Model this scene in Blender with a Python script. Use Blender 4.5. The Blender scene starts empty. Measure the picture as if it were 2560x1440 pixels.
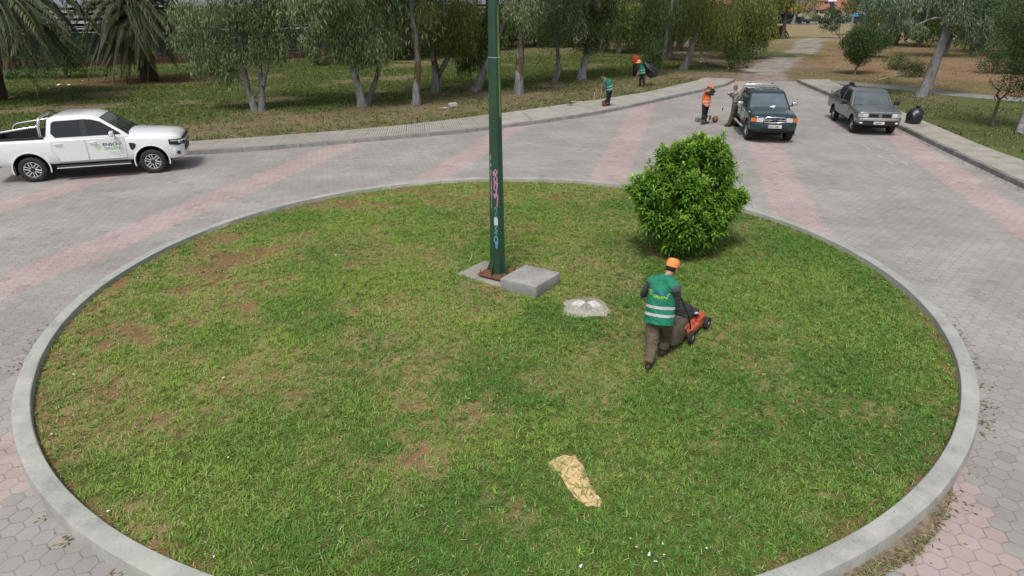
import bpy, bmesh, math, random
import numpy as np
from mathutils import Vector, Matrix
R = math.radians; PI = math.pi
scn = bpy.context.scene
col = scn.collection
rng = np.random.default_rng(7)
random.seed(7)

# ------------------------------------------------------------------ camera
FPX, PITCH, ROLL, CAMH = 1600.0, 0.42070643, -0.00603136, 4.855306
CF = np.array([0, math.cos(PITCH), -math.sin(PITCH)])
_U = np.array([0, math.sin(PITCH), math.cos(PITCH)]); _R = np.array([1.0, 0, 0])
CR = _R*math.cos(ROLL) + _U*math.sin(ROLL); CU = -_R*math.sin(ROLL) + _U*math.cos(ROLL)
cam_data = bpy.data.cameras.new('camera'); cam = bpy.data.objects.new('camera', cam_data); col.objects.link(cam)
cam_data.sensor_width = 36; cam_data.lens = FPX/2560*36; cam_data.clip_end = 3000; cam_data.clip_start = 0.05
cam.matrix_world = Matrix(((CR[0], CU[0], -CF[0], 0), (CR[1], CU[1], -CF[1], 0), (CR[2], CU[2], -CF[2], CAMH), (0, 0, 0, 1)))
scn.camera = cam
# ------------------------------------------------------------------ world and light (bright overcast)
SUN_EL, SUN_AZ = 62, 200       # degrees; azimuth clockwise from +Y
w = bpy.data.worlds.new('World'); scn.world = w; w.use_nodes = True
nt = w.node_tree; nt.nodes.clear()
wo = nt.nodes.new('ShaderNodeOutputWorld'); bg = nt.nodes.new('ShaderNodeBackground'); sk = nt.nodes.new('ShaderNodeTexSky')
hs = nt.nodes.new('ShaderNodeHueSaturation'); hs.inputs['Saturation'].default_value = 0.35
sk.sky_type = 'NISHITA'; sk.sun_disc = False; sk.sun_elevation = R(SUN_EL); sk.sun_rotation = R(SUN_AZ)
sk.dust_density = 4.0; sk.air_density = 1.2; sk.ozone_density = 1.0
bg.inputs['Strength'].default_value = 0.105
nt.links.new(sk.outputs[0], hs.inputs['Color']); nt.links.new(hs.outputs[0], bg.inputs['Color']); nt.links.new(bg.outputs[0], wo.inputs[0])
sd = bpy.data.lights.new('sun', 'SUN'); sd.energy = 1.95; sd.angle = R(16); sd.color = (1, .955, .9)
so = bpy.data.objects.new('sun', sd); col.objects.link(so)
d = Vector((math.sin(R(SUN_AZ))*math.cos(R(SUN_EL)), math.cos(R(SUN_AZ))*math.cos(R(SUN_EL)), math.sin(R(SUN_EL))))
so.rotation_euler = d.to_track_quat('Z', 'Y').to_euler()
scn.view_settings.view_transform = 'Standard'; scn.view_settings.look = 'None'
scn.view_settings.exposure = 0.14; scn.view_settings.gamma = 1.0; scn.view_settings.use_curve_mapping = False

# ------------------------------------------------------------------ places: a photo pixel to a point of the world
def ray(px, py): return CF*FPX + CR*(px-1280) - CU*(py-720)
def gp(px, py, z=0.0):
    v = ray(px, py); t = (z-CAMH)/v[2]; return np.array([v[0]*t, v[1]*t, z])
def at(px, py, Y):
    v = ray(px, py); t = Y/v[1]; return np.array([v[0]*t, Y, CAMH+v[2]*t])

# ------------------------------------------------------------------ node helpers
class S:
    """a shader socket with arithmetic"""
    def __init__(s, nt, o): s.nt, s.o = nt, o
    def m(s, op, *a, clamp=False):
        n = s.nt.nodes.new('ShaderNodeMath'); n.operation = op; n.use_clamp = clamp
        for i, v in enumerate((s,)+a):
            if isinstance(v, S): s.nt.links.new(v.o, n.inputs[i])
            else: n.inputs[i].default_value = v
        return S(s.nt, n.outputs[0])
    def __add__(s, b): return s.m('ADD', b)
    def __sub__(s, b): return s.m('SUBTRACT', b)
    def __mul__(s, b): return s.m('MULTIPLY', b)
    def __truediv__(s, b): return s.m('DIVIDE', b)
    def abs(s): return s.m('ABSOLUTE')
    def mod(s, b): return s.m('FLOORED_MODULO', b)
    def ss(s, a, b):
        n = s.nt.nodes.new('ShaderNodeMapRange'); n.interpolation_type = 'SMOOTHSTEP'
        s.nt.links.new(s.o, n.inputs[0]); n.inputs[1].default_value = a; n.inputs[2].default_value = b
        return S(s.nt, n.outputs[0])
def noise(nt, vec, scale, detail=3, rough=.55, dist=0, out=0):
    n = nt.nodes.new('ShaderNodeTexNoise'); n.inputs['Scale'].default_value = scale; n.inputs['Detail'].default_value = detail
    n.inputs['Roughness'].default_value = rough; n.inputs['Distortion'].default_value = dist
    if vec is not None: nt.links.new(vec, n.inputs['Vector'])
    return S(nt, n.outputs[out])
def mix(nt, f, a, b, mode='MIX'):
    n = nt.nodes.new('ShaderNodeMix'); n.data_type = 'RGBA'; n.blend_type = mode
    for i, v in ((0, f), (6, a), (7, b)):
        if isinstance(v, S): nt.links.new(v.o, n.inputs[i])
        elif i == 0: n.inputs[0].default_value = v
        else: n.inputs[i].default_value = tuple(v)+(1,) if len(v) == 3 else v
    return S(nt, n.outputs[2])
def bump(nt, h, strength, dist):
    n = nt.nodes.new('ShaderNodeBump'); n.inputs['Strength'].default_value = strength; n.inputs['Distance'].default_value = dist
    nt.links.new(h.o, n.inputs['Height']); return S(nt, n.outputs[0])
def newmat(name, rough=.8):
    m = bpy.data.materials.new(name); m.use_nodes = True; nt = m.node_tree
    b = nt.nodes['Principled BSDF']; b.inputs['Roughness'].default_value = rough
    return m, nt, b
def coords(nt, kind='Object'):
    return nt.nodes.new('ShaderNodeTexCoord').outputs[kind]
MATS = {}
def mat(name, c, rough=.7, metal=0, var=.15, scale=6, bmp=0.0, coat=0, c2=None, bscale=None, spec=None):
    """plain surface colour broken up by noise"""
    if name in MATS: return MATS[name]
    m, nt, b = newmat(name, rough); v = coords(nt)
    n = noise(nt, v, scale, 5, .6).ss(.3, .7)
    dark = c2 if c2 else tuple(x*(1-var) for x in c); lite = c if c2 else tuple(min(x*(1+var), .95) for x in c)
    nt.links.new(mix(nt, n, dark, lite).o, b.inputs['Base Color'])
    b.inputs['Metallic'].default_value = metal
    if coat: b.inputs['Coat Weight'].default_value = coat; b.inputs['Coat Roughness'].default_value = .06
    if spec is not None: b.inputs['Specular IOR Level'].default_value = spec
    if bmp:
        h = noise(nt, v, bscale or scale*6, 4, .6)
        nt.links.new(bump(nt, h, 1.0, bmp).o, b.inputs['Normal'])
    MATS[name] = m; return m
def attr_mat(name, rough=.75, trans=0.0, fine=None, bmp=0, spec=.3):
    """colour from the mesh's own 'tint' attribute (patches, leaves), broken up by fine noise"""
    m, nt, b = newmat(name, rough); a = nt.nodes.new('ShaderNodeAttribute'); a.attribute_name = 'tint'
    c = S(nt, a.outputs['Color']); b.inputs['Specular IOR Level'].default_value = spec
    if fine:
        v = coords(nt); n = noise(nt, v, fine, 4, .7).ss(.25, .75); c = mix(nt, n, mix(nt, 1.0, c, (.62, .6, .58), 'MULTIPLY'), mix(nt, 1.0, c, (1.3, 1.3, 1.25), 'MULTIPLY'))
        if bmp: nt.links.new(bump(nt, noise(nt, v, fine*1.3, 4, .7), 1.0, bmp).o, b.inputs['Normal'])
    nt.links.new(c.o, b.inputs['Base Color'])
    if trans:
        t = nt.nodes.new('ShaderNodeBsdfTranslucent'); nt.links.new(c.o, t.inputs[0]); mx = nt.nodes.new('ShaderNodeMixShader')
        mx.inputs[0].default_value = trans; out = nt.nodes['Material Output']
        nt.links.new(b.outputs[0], mx.inputs[1]); nt.links.new(t.outputs[0], mx.inputs[2]); nt.links.new(mx.outputs[0], out.inputs[0])
    return m

# ------------------------------------------------------------------ object helpers
def tag(o, label=None, cat=None, group=None, kind=None):
    if label: o['label'] = label
    if cat: o['category'] = cat
    if group: o['group'] = group
    if kind: o['kind'] = kind
    return o
def empty(name, loc, rz=0, **k):
    o = bpy.data.objects.new(name, None); col.objects.link(o); o.location = tuple(float(v) for v in loc); o.rotation_euler = (0, 0, rz)
    o.empty_display_size = .2
    return tag(o, **k)
def link(name, me, m=None, parent=None):
    if m is not None: me.materials.append(m)
    o = bpy.data.objects.new(name, me); col.objects.link(o)
    if parent is not None: o.parent = parent
    return o
def fin(me, smooth=40):
    if smooth:
        me.shade_smooth(); me.set_sharp_from_angle(angle=R(smooth))
    return me
def np_mesh(name, V, F, tint=None, m=None, parent=None, smooth=0):
    """V (n,3); F (k,q) faces of one size; tint (n,3) per vertex"""
    me = bpy.data.meshes.new(name); V = np.asarray(V, np.float32); F = np.asarray(F, np.int32); k, q = F.shape
    me.vertices.add(len(V)); me.vertices.foreach_set('co', V.ravel())
    me.loops.add(k*q); me.loops.foreach_set('vertex_index', F.ravel())
    me.polygons.add(k); me.polygons.foreach_set('loop_start', np.arange(0, k*q, q, dtype=np.int32))
    me.update(calc_edges=True)
    if tint is not None:
        a = me.color_attributes.new('tint', 'FLOAT_COLOR', 'POINT')
        a.data.foreach_set('color', np.hstack([np.asarray(tint, np.float32), np.ones((len(V), 1), np.float32)]).ravel())
    if smooth: fin(me, smooth)
    return link(name, me, m, parent)
class MB:
    """collects simple solids and builds ONE mesh object"""
    def __init__(s): s.v = []; s.f = []
    def add(s, V, F, M=None):
        o = len(s.v)
        for p in V:
            p = Vector(p)
            s.v.append(tuple(M @ p if M is not None else p))
        s.f += [tuple(i+o for i in f) for f in F]; return s
    def box(s, c, d, M=None, taper=1.0):
        x, y, z = d[0]/2, d[1]/2, d[2]/2; cx, cy, cz = c; t = taper
        V = [(cx+a*x*(t if e > 0 else 1), cy+b*y*(t if e > 0 else 1), cz+e*z) for e in (-1, 1) for b in (-1, 1) for a in (-1, 1)]
        return s.add(V, [(0, 2, 3, 1), (4, 5, 7, 6), (0, 1, 5, 4), (2, 6, 7, 3), (0, 4, 6, 2), (1, 3, 7, 5)], M)
    def tube(s, pts, r, n=8, M=None, flat=1.0, up=None, caps=True):
        pts = [Vector(p) for p in pts]; k = len(pts)
        if not hasattr(r, '__len__'): r = [r]*k
        V = []; F = []; T = []
        for i in range(k):
            t = (pts[min(i+1, k-1)]-pts[max(i-1, 0)]); T.append(t.normalized() if t.length > 1e-9 else Vector((0, 0, 1)))
        u = Vector(up) if up else (Vector((0, 0, 1)) if abs(T[0].z) < .9 else Vector((1, 0, 0)))
        for i in range(k):
            a = (u - T[i]*u.dot(T[i]))
            a = a.normalized() if a.length > 1e-6 else T[i].orthogonal().normalized()
            u = a; b = T[i].cross(a)
            for j in range(n):
                th = 2*PI*j/n; V.append(pts[i]+a*(math.sin(th)*r[i]*flat)+b*(math.cos(th)*r[i]))
        for i in range(k-1):
            for j in range(n):
                F.append((i*n+j, i*n+(j+1) % n, (i+1)*n+(j+1) % n, (i+1)*n+j))
        if caps: F += [tuple(range(n))[::-1], tuple((k-1)*n+j for j in range(n))]
        return s.add(V, F, M)
    def lathe(s, prof, n=24, M=None, closed=False, caps=True):
        """prof [(r,z)] about z"""
        V = []; F = []; k = len(prof)
        for r, z in prof:
            for j in range(n): V.append((r*math.cos(2*PI*j/n), r*math.sin(2*PI*j/n), z))
        for i in range(k-1 if not closed else k):
            i2 = (i+1) % k
            for j in range(n): F.append((i*n+j, i*n+(j+1) % n, i2*n+(j+1) % n, i2*n+j))
        if not closed and caps:
            if prof[0][0] > 1e-4: F.append(tuple(range(n))[::-1])
            if prof[-1][0] > 1e-4: F.append(tuple((k-1)*n+j for j in range(n)))
        return s.add(V, F, M)
    def prism(s, poly, a, b, M=None):
        """poly [(x,z)] extruded along y from a to b"""
        n = len(poly); V = [(x, a, z) for x, z in poly]+[(x, b, z) for x, z in poly]
        F = [tuple(range(n)), tuple(range(2*n-1, n-1, -1))]+[(i, i+n, (i+1) % n+n, (i+1) % n) for i in range(n)]
        return s.add(V, F, M)
    def slab(s, pts, n, t):
        """flat polygon of 3d points thickened by t along the vector n"""
        n = Vector(n).normalized()*t; k = len(pts); V = [Vector(p) for p in pts]; V += [p+n for p in V]
        F = [tuple(range(k-1, -1, -1)), tuple(range(k, 2*k))]+[(i, (i+1) % k, (i+1) % k+k, i+k) for i in range(k)]
        return s.add(V, F)
    def sphere(s, c, r, n=12, M=None):
        V = []; F = []; h = n//2
        rr = r if hasattr(r, '__len__') else (r, r, r)
        for i in range(h+1):
            th = PI*i/h
            for j in range(n): V.append((c[0]+rr[0]*math.sin(th)*math.cos(2*PI*j/n), c[1]+rr[1]*math.sin(th)*math.sin(2*PI*j/n), c[2]+rr[2]*math.cos(th)))
        for i in range(h):
            for j in range(n): F.append((i*n+j, (i+1)*n+j, (i+1)*n+(j+1) % n, i*n+(j+1) % n))
        return s.add(V, F, M)
    def mesh(s, name, fix=True):
        me = bpy.data.meshes.new(name); me.from_pydata(s.v, [], s.f)
        if fix:
            bm = bmesh.new(); bm.from_mesh(me); bmesh.ops.remove_doubles(bm, verts=bm.verts, dist=1e-5)
            bmesh.ops.recalc_face_normals(bm, faces=bm.faces); bm.to_mesh(me); bm.free()
        return me
    def build(s, name, m, parent=None, smooth=40, bevel=0, seg=2):
        me = s.mesh(name)
        if bevel: me = bevelled(me, bevel, seg)
        return link(name, fin(me, smooth), m, parent)
def apply_mods(me, *mods):
    """evaluate modifiers on a mesh, give back a new mesh"""
    o = bpy.data.objects.new('tmp', me); col.objects.link(o)
    for ty, kw in mods:
        md = o.modifiers.new('m', ty)
        for k, v in kw.items(): setattr(md, k, v)
    dg = bpy.context.evaluated_depsgraph_get(); dg.update()
    out = bpy.data.meshes.new_from_object(o.evaluated_get(dg)); nm = me.name
    bpy.data.objects.remove(o); bpy.data.meshes.remove(me); out.name = nm
    return out
def bevelled(me, wd, seg=2, ang=35):
    return apply_mods(me, ('BEVEL', dict(width=wd, segments=seg, limit_method='ANGLE', angle_limit=R(ang))))
def cut(me, cutter_mb):
    cm = cutter_mb.mesh('cut'); co = bpy.data.objects.new('cut', cm); col.objects.link(co)
    out = apply_mods(me, ('BOOLEAN', dict(operation='DIFFERENCE', solver='EXACT', object=co)))
    bpy.data.objects.remove(co); bpy.data.meshes.remove(cm); return out
def text(body, size, m, parent, M, name='lettering', ext=.001, sx=1.0, shear=0, bold=0):
    """lettering as a flat mesh; M places its own x/y plane"""
    c = bpy.data.curves.new(name, 'FONT'); c.body = body; c.size = size; c.extrude = ext; c.align_x = 'LEFT'; c.shear = shear; c.offset = bold
    o = bpy.data.objects.new('tmp', c); col.objects.link(o); dg = bpy.context.evaluated_depsgraph_get(); dg.update()
    me = bpy.data.meshes.new_from_object(o.evaluated_get(dg)); bpy.data.objects.remove(o); me.name = name
    me.transform(M @ Matrix.Diagonal((sx, 1, 1, 1))); me.materials.clear()
    return link(name, me, m, parent)
def frame(o, x, y):
    """matrix with origin o and in-plane axes x, y"""
    x = Vector(x).normalized(); y = Vector(y); z = x.cross(y).normalized(); y = z.cross(x)
    return Matrix(((x[0], y[0], z[0], o[0]), (x[1], y[1], z[1], o[1]), (x[2], y[2], z[2], o[2]), (0, 0, 0, 1)))
def roty(M=None): return Matrix.Rotation(PI/2, 4, 'X')
# numpy value noise, used for where grass, soil and litter lie
_g = rng.random((256, 256))
def vnoise(x, y, s, o=0.0):
    x = np.asarray(x)/s+o*17.3+100; y = np.asarray(y)/s+o*9.1+100; xi = np.floor(x).astype(int); yi = np.floor(y).astype(int)
    fx = x-xi; fy = y-yi; fx = fx*fx*(3-2*fx); fy = fy*fy*(3-2*fy)
    g = lambda a, b: _g[a % 256, b % 256]
    return (g(xi, yi)*(1-fx)+g(xi+1, yi)*fx)*(1-fy)+(g(xi, yi+1)*(1-fx)+g(xi+1, yi+1)*fx)*fy
def fnoise(x, y, s, o=0.0, k=4):
    t = 0; a = 1; tot = 0
    for i in range(k): t = t+a*vnoise(x, y, s/2**i, o+i); tot += a; a *= .55
    return t/tot
def sstep(a, b, x):
    t = np.clip((x-a)/(b-a), 0, 1); return t*t*(3-2*t)
def inpoly(x, y, poly):
    x = np.asarray(x); r = np.zeros(x.shape, bool); n = len(poly)
    for i in range(n):
        x1, y1 = poly[i]; x2, y2 = poly[(i+1) % n]
        if y1 == y2: continue
        c = ((y1 > y) != (y2 > y)) & (x < (x2-x1)*(y-y1)/(y2-y1)+x1); r ^= c
    return r
def dline(x, y, L):
    """distance to a polyline"""
    d = np.full(np.shape(x), 1e9)
    for (x1, y1), (x2, y2) in zip(L[:-1], L[1:]):
        dx, dy = x2-x1, y2-y1; t = np.clip(((x-x1)*dx+(y-y1)*dy)/(dx*dx+dy*dy), 0, 1)
        d = np.minimum(d, np.hypot(x-x1-t*dx, y-y1-t*dy))
    return d
def spline(L, step=.4):
    """Catmull-Rom through 2d points"""
    L = [np.array(p, float) for p in L]; P = [2*L[0]-L[1]]+L+[2*L[-1]-L[-2]]; out = []
    for i in range(1, len(P)-2):
        a, b, c, d_ = P[i-1], P[i], P[i+1], P[i+2]; n = max(2, int(np.linalg.norm(c-b)/step))
        for k in range(n):
            t = k/n; out.append(.5*((2*b)+(c-a)*t+(2*a-5*b+4*c-d_)*t*t+(3*b-a-3*c+d_)*t**3))
    out.append(P[-2]); return [tuple(p) for p in out]

# ================================================================== SETTING
C0 = (-0.2186, 11.0431); R_OUT = 7.458; R_IN = 7.275
KL = spline([(-46, 12.0), (-30, 17.4), (-22, 19.6), (-16, 21.2), (-11.33, 22.45), (-8.42, 23.38), (-4.32, 25.15), (-.62, 27.1), (4.2, 30.9), (9.3, 36.6), (12.75, 40.6), (14.1, 42.7), (14.75, 44.0)])
SLb = spline([(-46.6, 14.0), (-30.5, 19.2), (-22.4, 21.3), (-16.5, 22.75), (-12.5, 24.1), (-9.12, 25.3), (-4.9, 27.3), (-.95, 30.1), (2.4, 32.9), (7.26, 37.3), (10.49, 41.3), (12.2, 43.6), (13.0, 45.0)])
KRt = spline([(15.5, -14), (14.2, 0), (13.7, 8), (13.75, 13), (14.3, 17.3), (14.95, 21.2), (15.9, 26.5), (16.7, 31), (17.5, 36.1), (18.4, 42.6), (18.7, 43.6)])
SRb = spline([(17.6, -14), (16.3, 0), (15.7, 8), (15.9, 14), (16.4, 20.3), (16.65, 22.7), (17.3, 26.2), (18.1, 30.6), (19.2, 36), (20.3, 41.9), (20.7, 43.5)])
PATH_R = spline([(19.6, 42.9), (22.2, 39.9), (24.4, 36.0), (26.3, 33.8), (32, 27.6), (44, 17)])
ROADP = [(-46, -14)]+[(15.5, -14)]+KRt[1:]+KL[::-1]
INNERP = [(-46.6, -14)]+[(17.6, -14)]+SRb[1:]+SLb[::-1]          # road and both pavements
DIRT = spline([(16.7, 43.2), (17.9, 48), (20.5, 53), (24.2, 60), (30, 70), (33.5, 77), (37.5, 86), (43, 93.5), (52, 99), (64, 104)])
def ground_z(x, y):
    d = np.hypot(np.clip(np.abs(x-16.7)-2.0, 0, None), np.clip(y-43.5, 0, None))
    return .1*(1-np.exp(-(d/2.2)**2))+.05*(fnoise(x, y, 9, 3)-.5)*sstep(2, 8, d)
# ---- colours of the park ground
def park_tint(x, y):
    n1 = fnoise(x, y, 7, 1); n2 = fnoise(x, y, 2.0, 2); n3 = fnoise(x, y, .7, 5); n4 = fnoise(x, y, 14, 9)
    gr = np.array([.085, .125, .038]); dk = np.array([.05, .07, .02]); litter = np.array([.20, .155, .10]); soil = np.array([.16, .085, .05])
    straw = np.array([.29, .235, .14]); red = np.array([.24, .145, .09]); gravel = np.array([.30, .28, .26])
    X = lambda f: f[..., None]
    side = x-(14.5+.5*(y-43))                                        # to the right of the far track
    dL = dline(x, y, SLb)
    lawn = sstep(.28, .5, n1*.5+n2*.5+.08*np.sin(dL))
    c = litter*(1-X(lawn))+gr*X(lawn)
    lit = np.exp(-((dL-2.2)/3.2)**2)*sstep(.30, .55, n2*.6+n3*.4+.08) # leaf litter band along the pavement
    c = c*(1-X(lit)*.8)+litter*1.05*X(lit)*.8
    c = c*(1-X(sstep(.56, .74, n3))*.35)+dk*X(sstep(.56, .74, n3))*.35
    # litter and soil around the left palms
    dp = np.hypot((x+25)/1.6, y-46); c = c*(1-X(sstep(6, 2, dp))*.7)+soil*X(sstep(6, 2, dp))*.7
    far = sstep(60, 70, y-.1*x)*sstep(-8, 2, x)
    c = c*(1-X(far)*.75)+(straw*.75)*X(far)*.75
    # right of the track: dry red soil with straw
    rt = sstep(-1.5, 2.5, side)*(1-sstep(.0, .5, 34-y)*0)
    rn = sstep(.34, .62, n2*.55+n4*.45); rd = np.array([.245, .15, .098])*X(rn)+straw*.8*X(1-rn); gpatch = sstep(.46, .62, n1)
    rd = rd*(1-X(gpatch)*.55)+np.array([.11, .12, .04])*X(gpatch)*.55
    nearp = sstep(2.5, -1.5, (x-22)*.75+(y-38)*.75)*sstep(12, 17, x)   # lawn strip between pavement and concrete path
    grn = gr*1.0*X(n2*.8+.35)+litter*X(.45-n2*.3)*.6
    rd = rd*(1-X(nearp))+grn*X(nearp)
    c = c*(1-X(rt))+rd*X(rt)
    fs = sstep(74, 92, y); c = c*(1-X(fs))+(straw*X(.75+.4*n2))*X(fs)
    bl = sstep(5.5, 3.0, np.hypot((x-19.5)*.8, (y-58)*.35)+(n3-.5)*2); c = c*(1-X(bl)*.7)+np.array([.20, .15, .11])*X(bl)*.7
    # wheel track gravel and the dark burnt strip
    dd = dline(x, y, DIRT); wob = (n2-.5)*1.4
    g = sstep(1.75, 1.0, dd+wob*.6)*(1-.6*sstep(.5, .64, n2)*sstep(1.5, .3, np.abs(dd)))
    c = c*(1-X(g)*.92)+gravel*X(.8+.4*n3)*X(g)*.92
    vg = np.maximum(sstep(2.6, 1.6, np.hypot((x-25.6)*1.1, (y-65.5)*.55)+(n3-.5)), sstep(1.5, .7, np.hypot((x-28.0)*1.2, (y-64)*.45)+(n3-.5))); c = c*(1-X(vg)*.85)+np.array([.085, .11, .04])*X(vg)*.85
    b = sstep(1.3, .4, dline(x, y, [(14.2, 60.5), (15.6, 56.8), (16.2, 53.6), (16.6, 50.6), (17.0, 48.6)])+(n3-.5)*1.4)
    c = c*(1-X(b)*.75)+np.array([.028, .02, .018])*X(b)*.75
    # reddish dirt where paving ends
    e = sstep(4.2, 1.0, np.hypot((x-15.2)*.9, y-45.5)+(n3-.5)*2); c = c*(1-X(e)*.7)+np.array([.24, .17, .14])*X(e)*.7
    tb = np.zeros_like(x)
    for tx, ty in TRUNKS: tb = np.maximum(tb, np.exp(-(np.hypot(x-tx, (y-ty)*.8)/1.2)**2))
    tb = tb*sstep(.2, .6, n3+.25); c = c*(1-X(tb)*.75)+litter*1.0*X(tb)*.75
    return c*X(.8+.42*n3)
TREES = [ # base px, base py, size
 (630, 282), (660, 284), (905, 272), (925, 262), (1040, 268), (1090, 234), (1185, 232), (1296, 240), (1385, 208), (1452, 202), (1507, 128), (1547, 135),
 (1645, 190), (1668, 152), (1708, 178), (1697, 128), (1772, 128), (1845, 148), (1958, 95), (2310, 245)]
TRUNKS = [tuple(gp(a, b, .1)[:2]) for a, b in TREES]
def axis(a, b, fine, ext):
    """grid line positions: fine between a and b, growing outside"""
    m = list(np.arange(a, b, fine)); s = fine; lo = []; x = a
    while x > a-ext: s *= 1.35; x -= s; lo.append(x)
    s = fine; hi = []; x = m[-1]
    while x < b+ext: s *= 1.35; x += s; hi.append(x)
    return np.array(lo[::-1]+m+hi)
gx = axis(-42, 66, .30, 900); gy = axis(14, 125, .30, 900)
GX, GY = np.meshgrid(gx, gy); nx, ny = len(gx), len(gy)
z = ground_z(GX, GY); z = np.where(inpoly(GX, GY, INNERP), -.06, z)
V = np.stack([GX, GY, z], -1).reshape(-1, 3); idx = np.arange(nx*ny).reshape(ny, nx)
F = np.stack([idx[:-1, :-1], idx[:-1, 1:], idx[1:, 1:], idx[1:, :-1]], -1).reshape(-1, 4)
tag(np_mesh('ground', V, F, park_tint(GX, GY).reshape(-1, 3), attr_mat('park_ground', .95, fine=7, bmp=.03, spec=.1), smooth=180), kind='structure')

# ---- paved road of hexagonal blocks with pink bands
m, nt, b = newmat('hexagon_paving', .85); v = coords(nt); sp = nt.nodes.new('ShaderNodeSeparateXYZ'); nt.links.new(v, sp.inputs[0])
X_, Y_ = S(nt, sp.outputs[0]), S(nt, sp.outputs[1]); wn = noise(nt, v, .35, 2); wn2 = noise(nt, v, .5, 2, out=1)
ca, sa = math.cos(R(15)), math.sin(R(15)); e = .115; sx_, sy_ = math.sqrt(3)*e, 3*e
wob = (wn-.5)*.05
u = X_*ca-Y_*sa+wob; q = X_*sa+Y_*ca+wob
ax_, ay_ = u.mod(sx_)-sx_/2, q.mod(sy_)-sy_/2
bx_, by_ = (u-sx_/2).mod(sx_)-sx_/2, (q-sy_/2).mod(sy_)-sy_/2
sel = (ax_*ax_+ay_*ay_).m('LESS_THAN', bx_*bx_+by_*by_)
px_ = ax_*sel+bx_*(sel*-1+1); py_ = ay_*sel+by_*(sel*-1+1)
edge = px_.abs().m('MAXIMUM', px_.abs()*.5+py_.abs()*(math.sqrt(3)/2))      # 0 at the centre, .866e at the joint
joint = edge.ss(e*.866-.0085, e*.866-.003)
cx_, cy_ = u-px_, q-py_
wx = cx_*ca+cy_*sa; wy = cy_*ca-cx_*sa
band = ((wx-(wy-20)*.27-3.18+2.6).mod(5.2)-2.6).abs().m('LESS_THAN', .56)
cv = nt.nodes.new('ShaderNodeCombineXYZ'); nt.links.new(cx_.o, cv.inputs[0]); nt.links.new(cy_.o, cv.inputs[1])
wt = nt.nodes.new('ShaderNodeTexWhiteNoise'); nt.links.new(cv.outputs[0], wt.inputs[0]); rnd = S(nt, wt.outputs[0])
stain = noise(nt, v, .45, 5, .6).ss(.35, .7); fine = noise(nt, v, 60, 3, .7); moss = noise(nt, v, 3.2, 4, .65).ss(.42, .7)
grey = mix(nt, stain, (.305, .288, .275), (.385, .365, .35)); pink = mix(nt, stain, (.39, .308, .298), (.465, .378, .362))
c = mix(nt, band, grey, pink)
c = mix(nt, rnd*.9, mix(nt, 1.0, c, (.92, .925, .93), 'MULTIPLY'), mix(nt, 1.0, c, (1.06, 1.055, 1.05), 'MULTIPLY'))
c = mix(nt, 1.0, c, mix(nt, fine, (.86, .86, .86), (1.12, 1.12, 1.12)), 'MULTIPLY')
c = mix(nt, noise(nt, v, 1.1, 5, .7).ss(.54, .78)*.42, c, (.15, .13, .12)); c = mix(nt, (rnd.m('GREATER_THAN', .975))*.45, c, (.20, .18, .17)); c = mix(nt, noise(nt, v, 7, 4, .7).ss(.62, .72)*.3, c, (.16, .12, .09))
c = mix(nt, joint*(moss*.45+.22), c, mix(nt, moss, (.17, .15, .14), (.14, .11, .07)))
nt.links.new(c.o, b.inputs['Base Color']); b.inputs['Specular IOR Level'].default_value = .25
hh = joint*-1+fine*.08+rnd*.12; nt.links.new(bump(nt, hh, .7, .006).o, b.inputs['Normal'])
bm = bmesh.new(); vs = [bm.verts.new((x, y, 0)) for x, y in ROADP]; bm.faces.new(vs); bmesh.ops.triangulate(bm, faces=bm.faces); bmesh.ops.recalc_face_normals(bm, faces=bm.faces)
me = bpy.data.meshes.new('paved_road'); bm.to_mesh(me); bm.free(); tag(link('paved_road', me, m), kind='structure')

# ---- pavements and kerbs
def concrete(name, c, c2, scale=3, lines=None, rough=.9, seg=0, bmp=.004):
    """lines: groove period along the strip; seg: joint period (both from the uv map, in metres)"""
    m, nt, b = newmat(name, rough); v = coords(nt)
    n = noise(nt, v, scale, 6, .65).ss(.3, .72); f = noise(nt, v, 45, 4, .7); k = mix(nt, n, c2, c)
    k = mix(nt, 1.0, k, mix(nt, f, (.84, .84, .84), (1.14, 1.14, 1.14)), 'MULTIPLY')
    k = mix(nt, noise(nt, v, 1.3, 6, .75).ss(.50, .76)*.5, k, tuple(x*.42 for x in c2)); k = mix(nt, noise(nt, v, 26, 3, .6).ss(.64, .70)*.55, k, tuple(x*.45 for x in c2)); k = mix(nt, noise(nt, v, 9, 4, .7, dist=1.5).ss(.60, .68)*.25, k, tuple(min(x*1.35, .7) for x in c))
    h = f*.5
    if lines or seg:
        uv = nt.nodes.new('ShaderNodeUVMap'); s2 = nt.nodes.new('ShaderNodeSeparateXYZ'); nt.links.new(uv.outputs[0], s2.inputs[0]); U_ = S(nt, s2.outputs[0]); V_ = S(nt, s2.outputs[1])
        if lines:
            g = (U_/lines).mod(1.0).m('LESS_THAN', .34); k = mix(nt, g*.55, k, tuple(x*.5 for x in c2)); h = h-g
        if seg:
            g = ((U_/seg).mod(1.0)-.5).abs().ss(.482, .496); k = mix(nt, g*.7, k, tuple(x*.35 for x in c2)); h = h-g
            g = ((V_/.45).mod(1.0)-.5).abs().ss(.482, .496); k = mix(nt, g*(.35 if lines else .0), k, tuple(x*.35 for x in c2))
    nt.links.new(k.o, b.inputs['Base Color']); nt.links.new(bump(nt, h, .8, bmp).o, b.inputs['Normal']); b.inputs['Specular IOR Level'].default_value = .25
    return m
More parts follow.
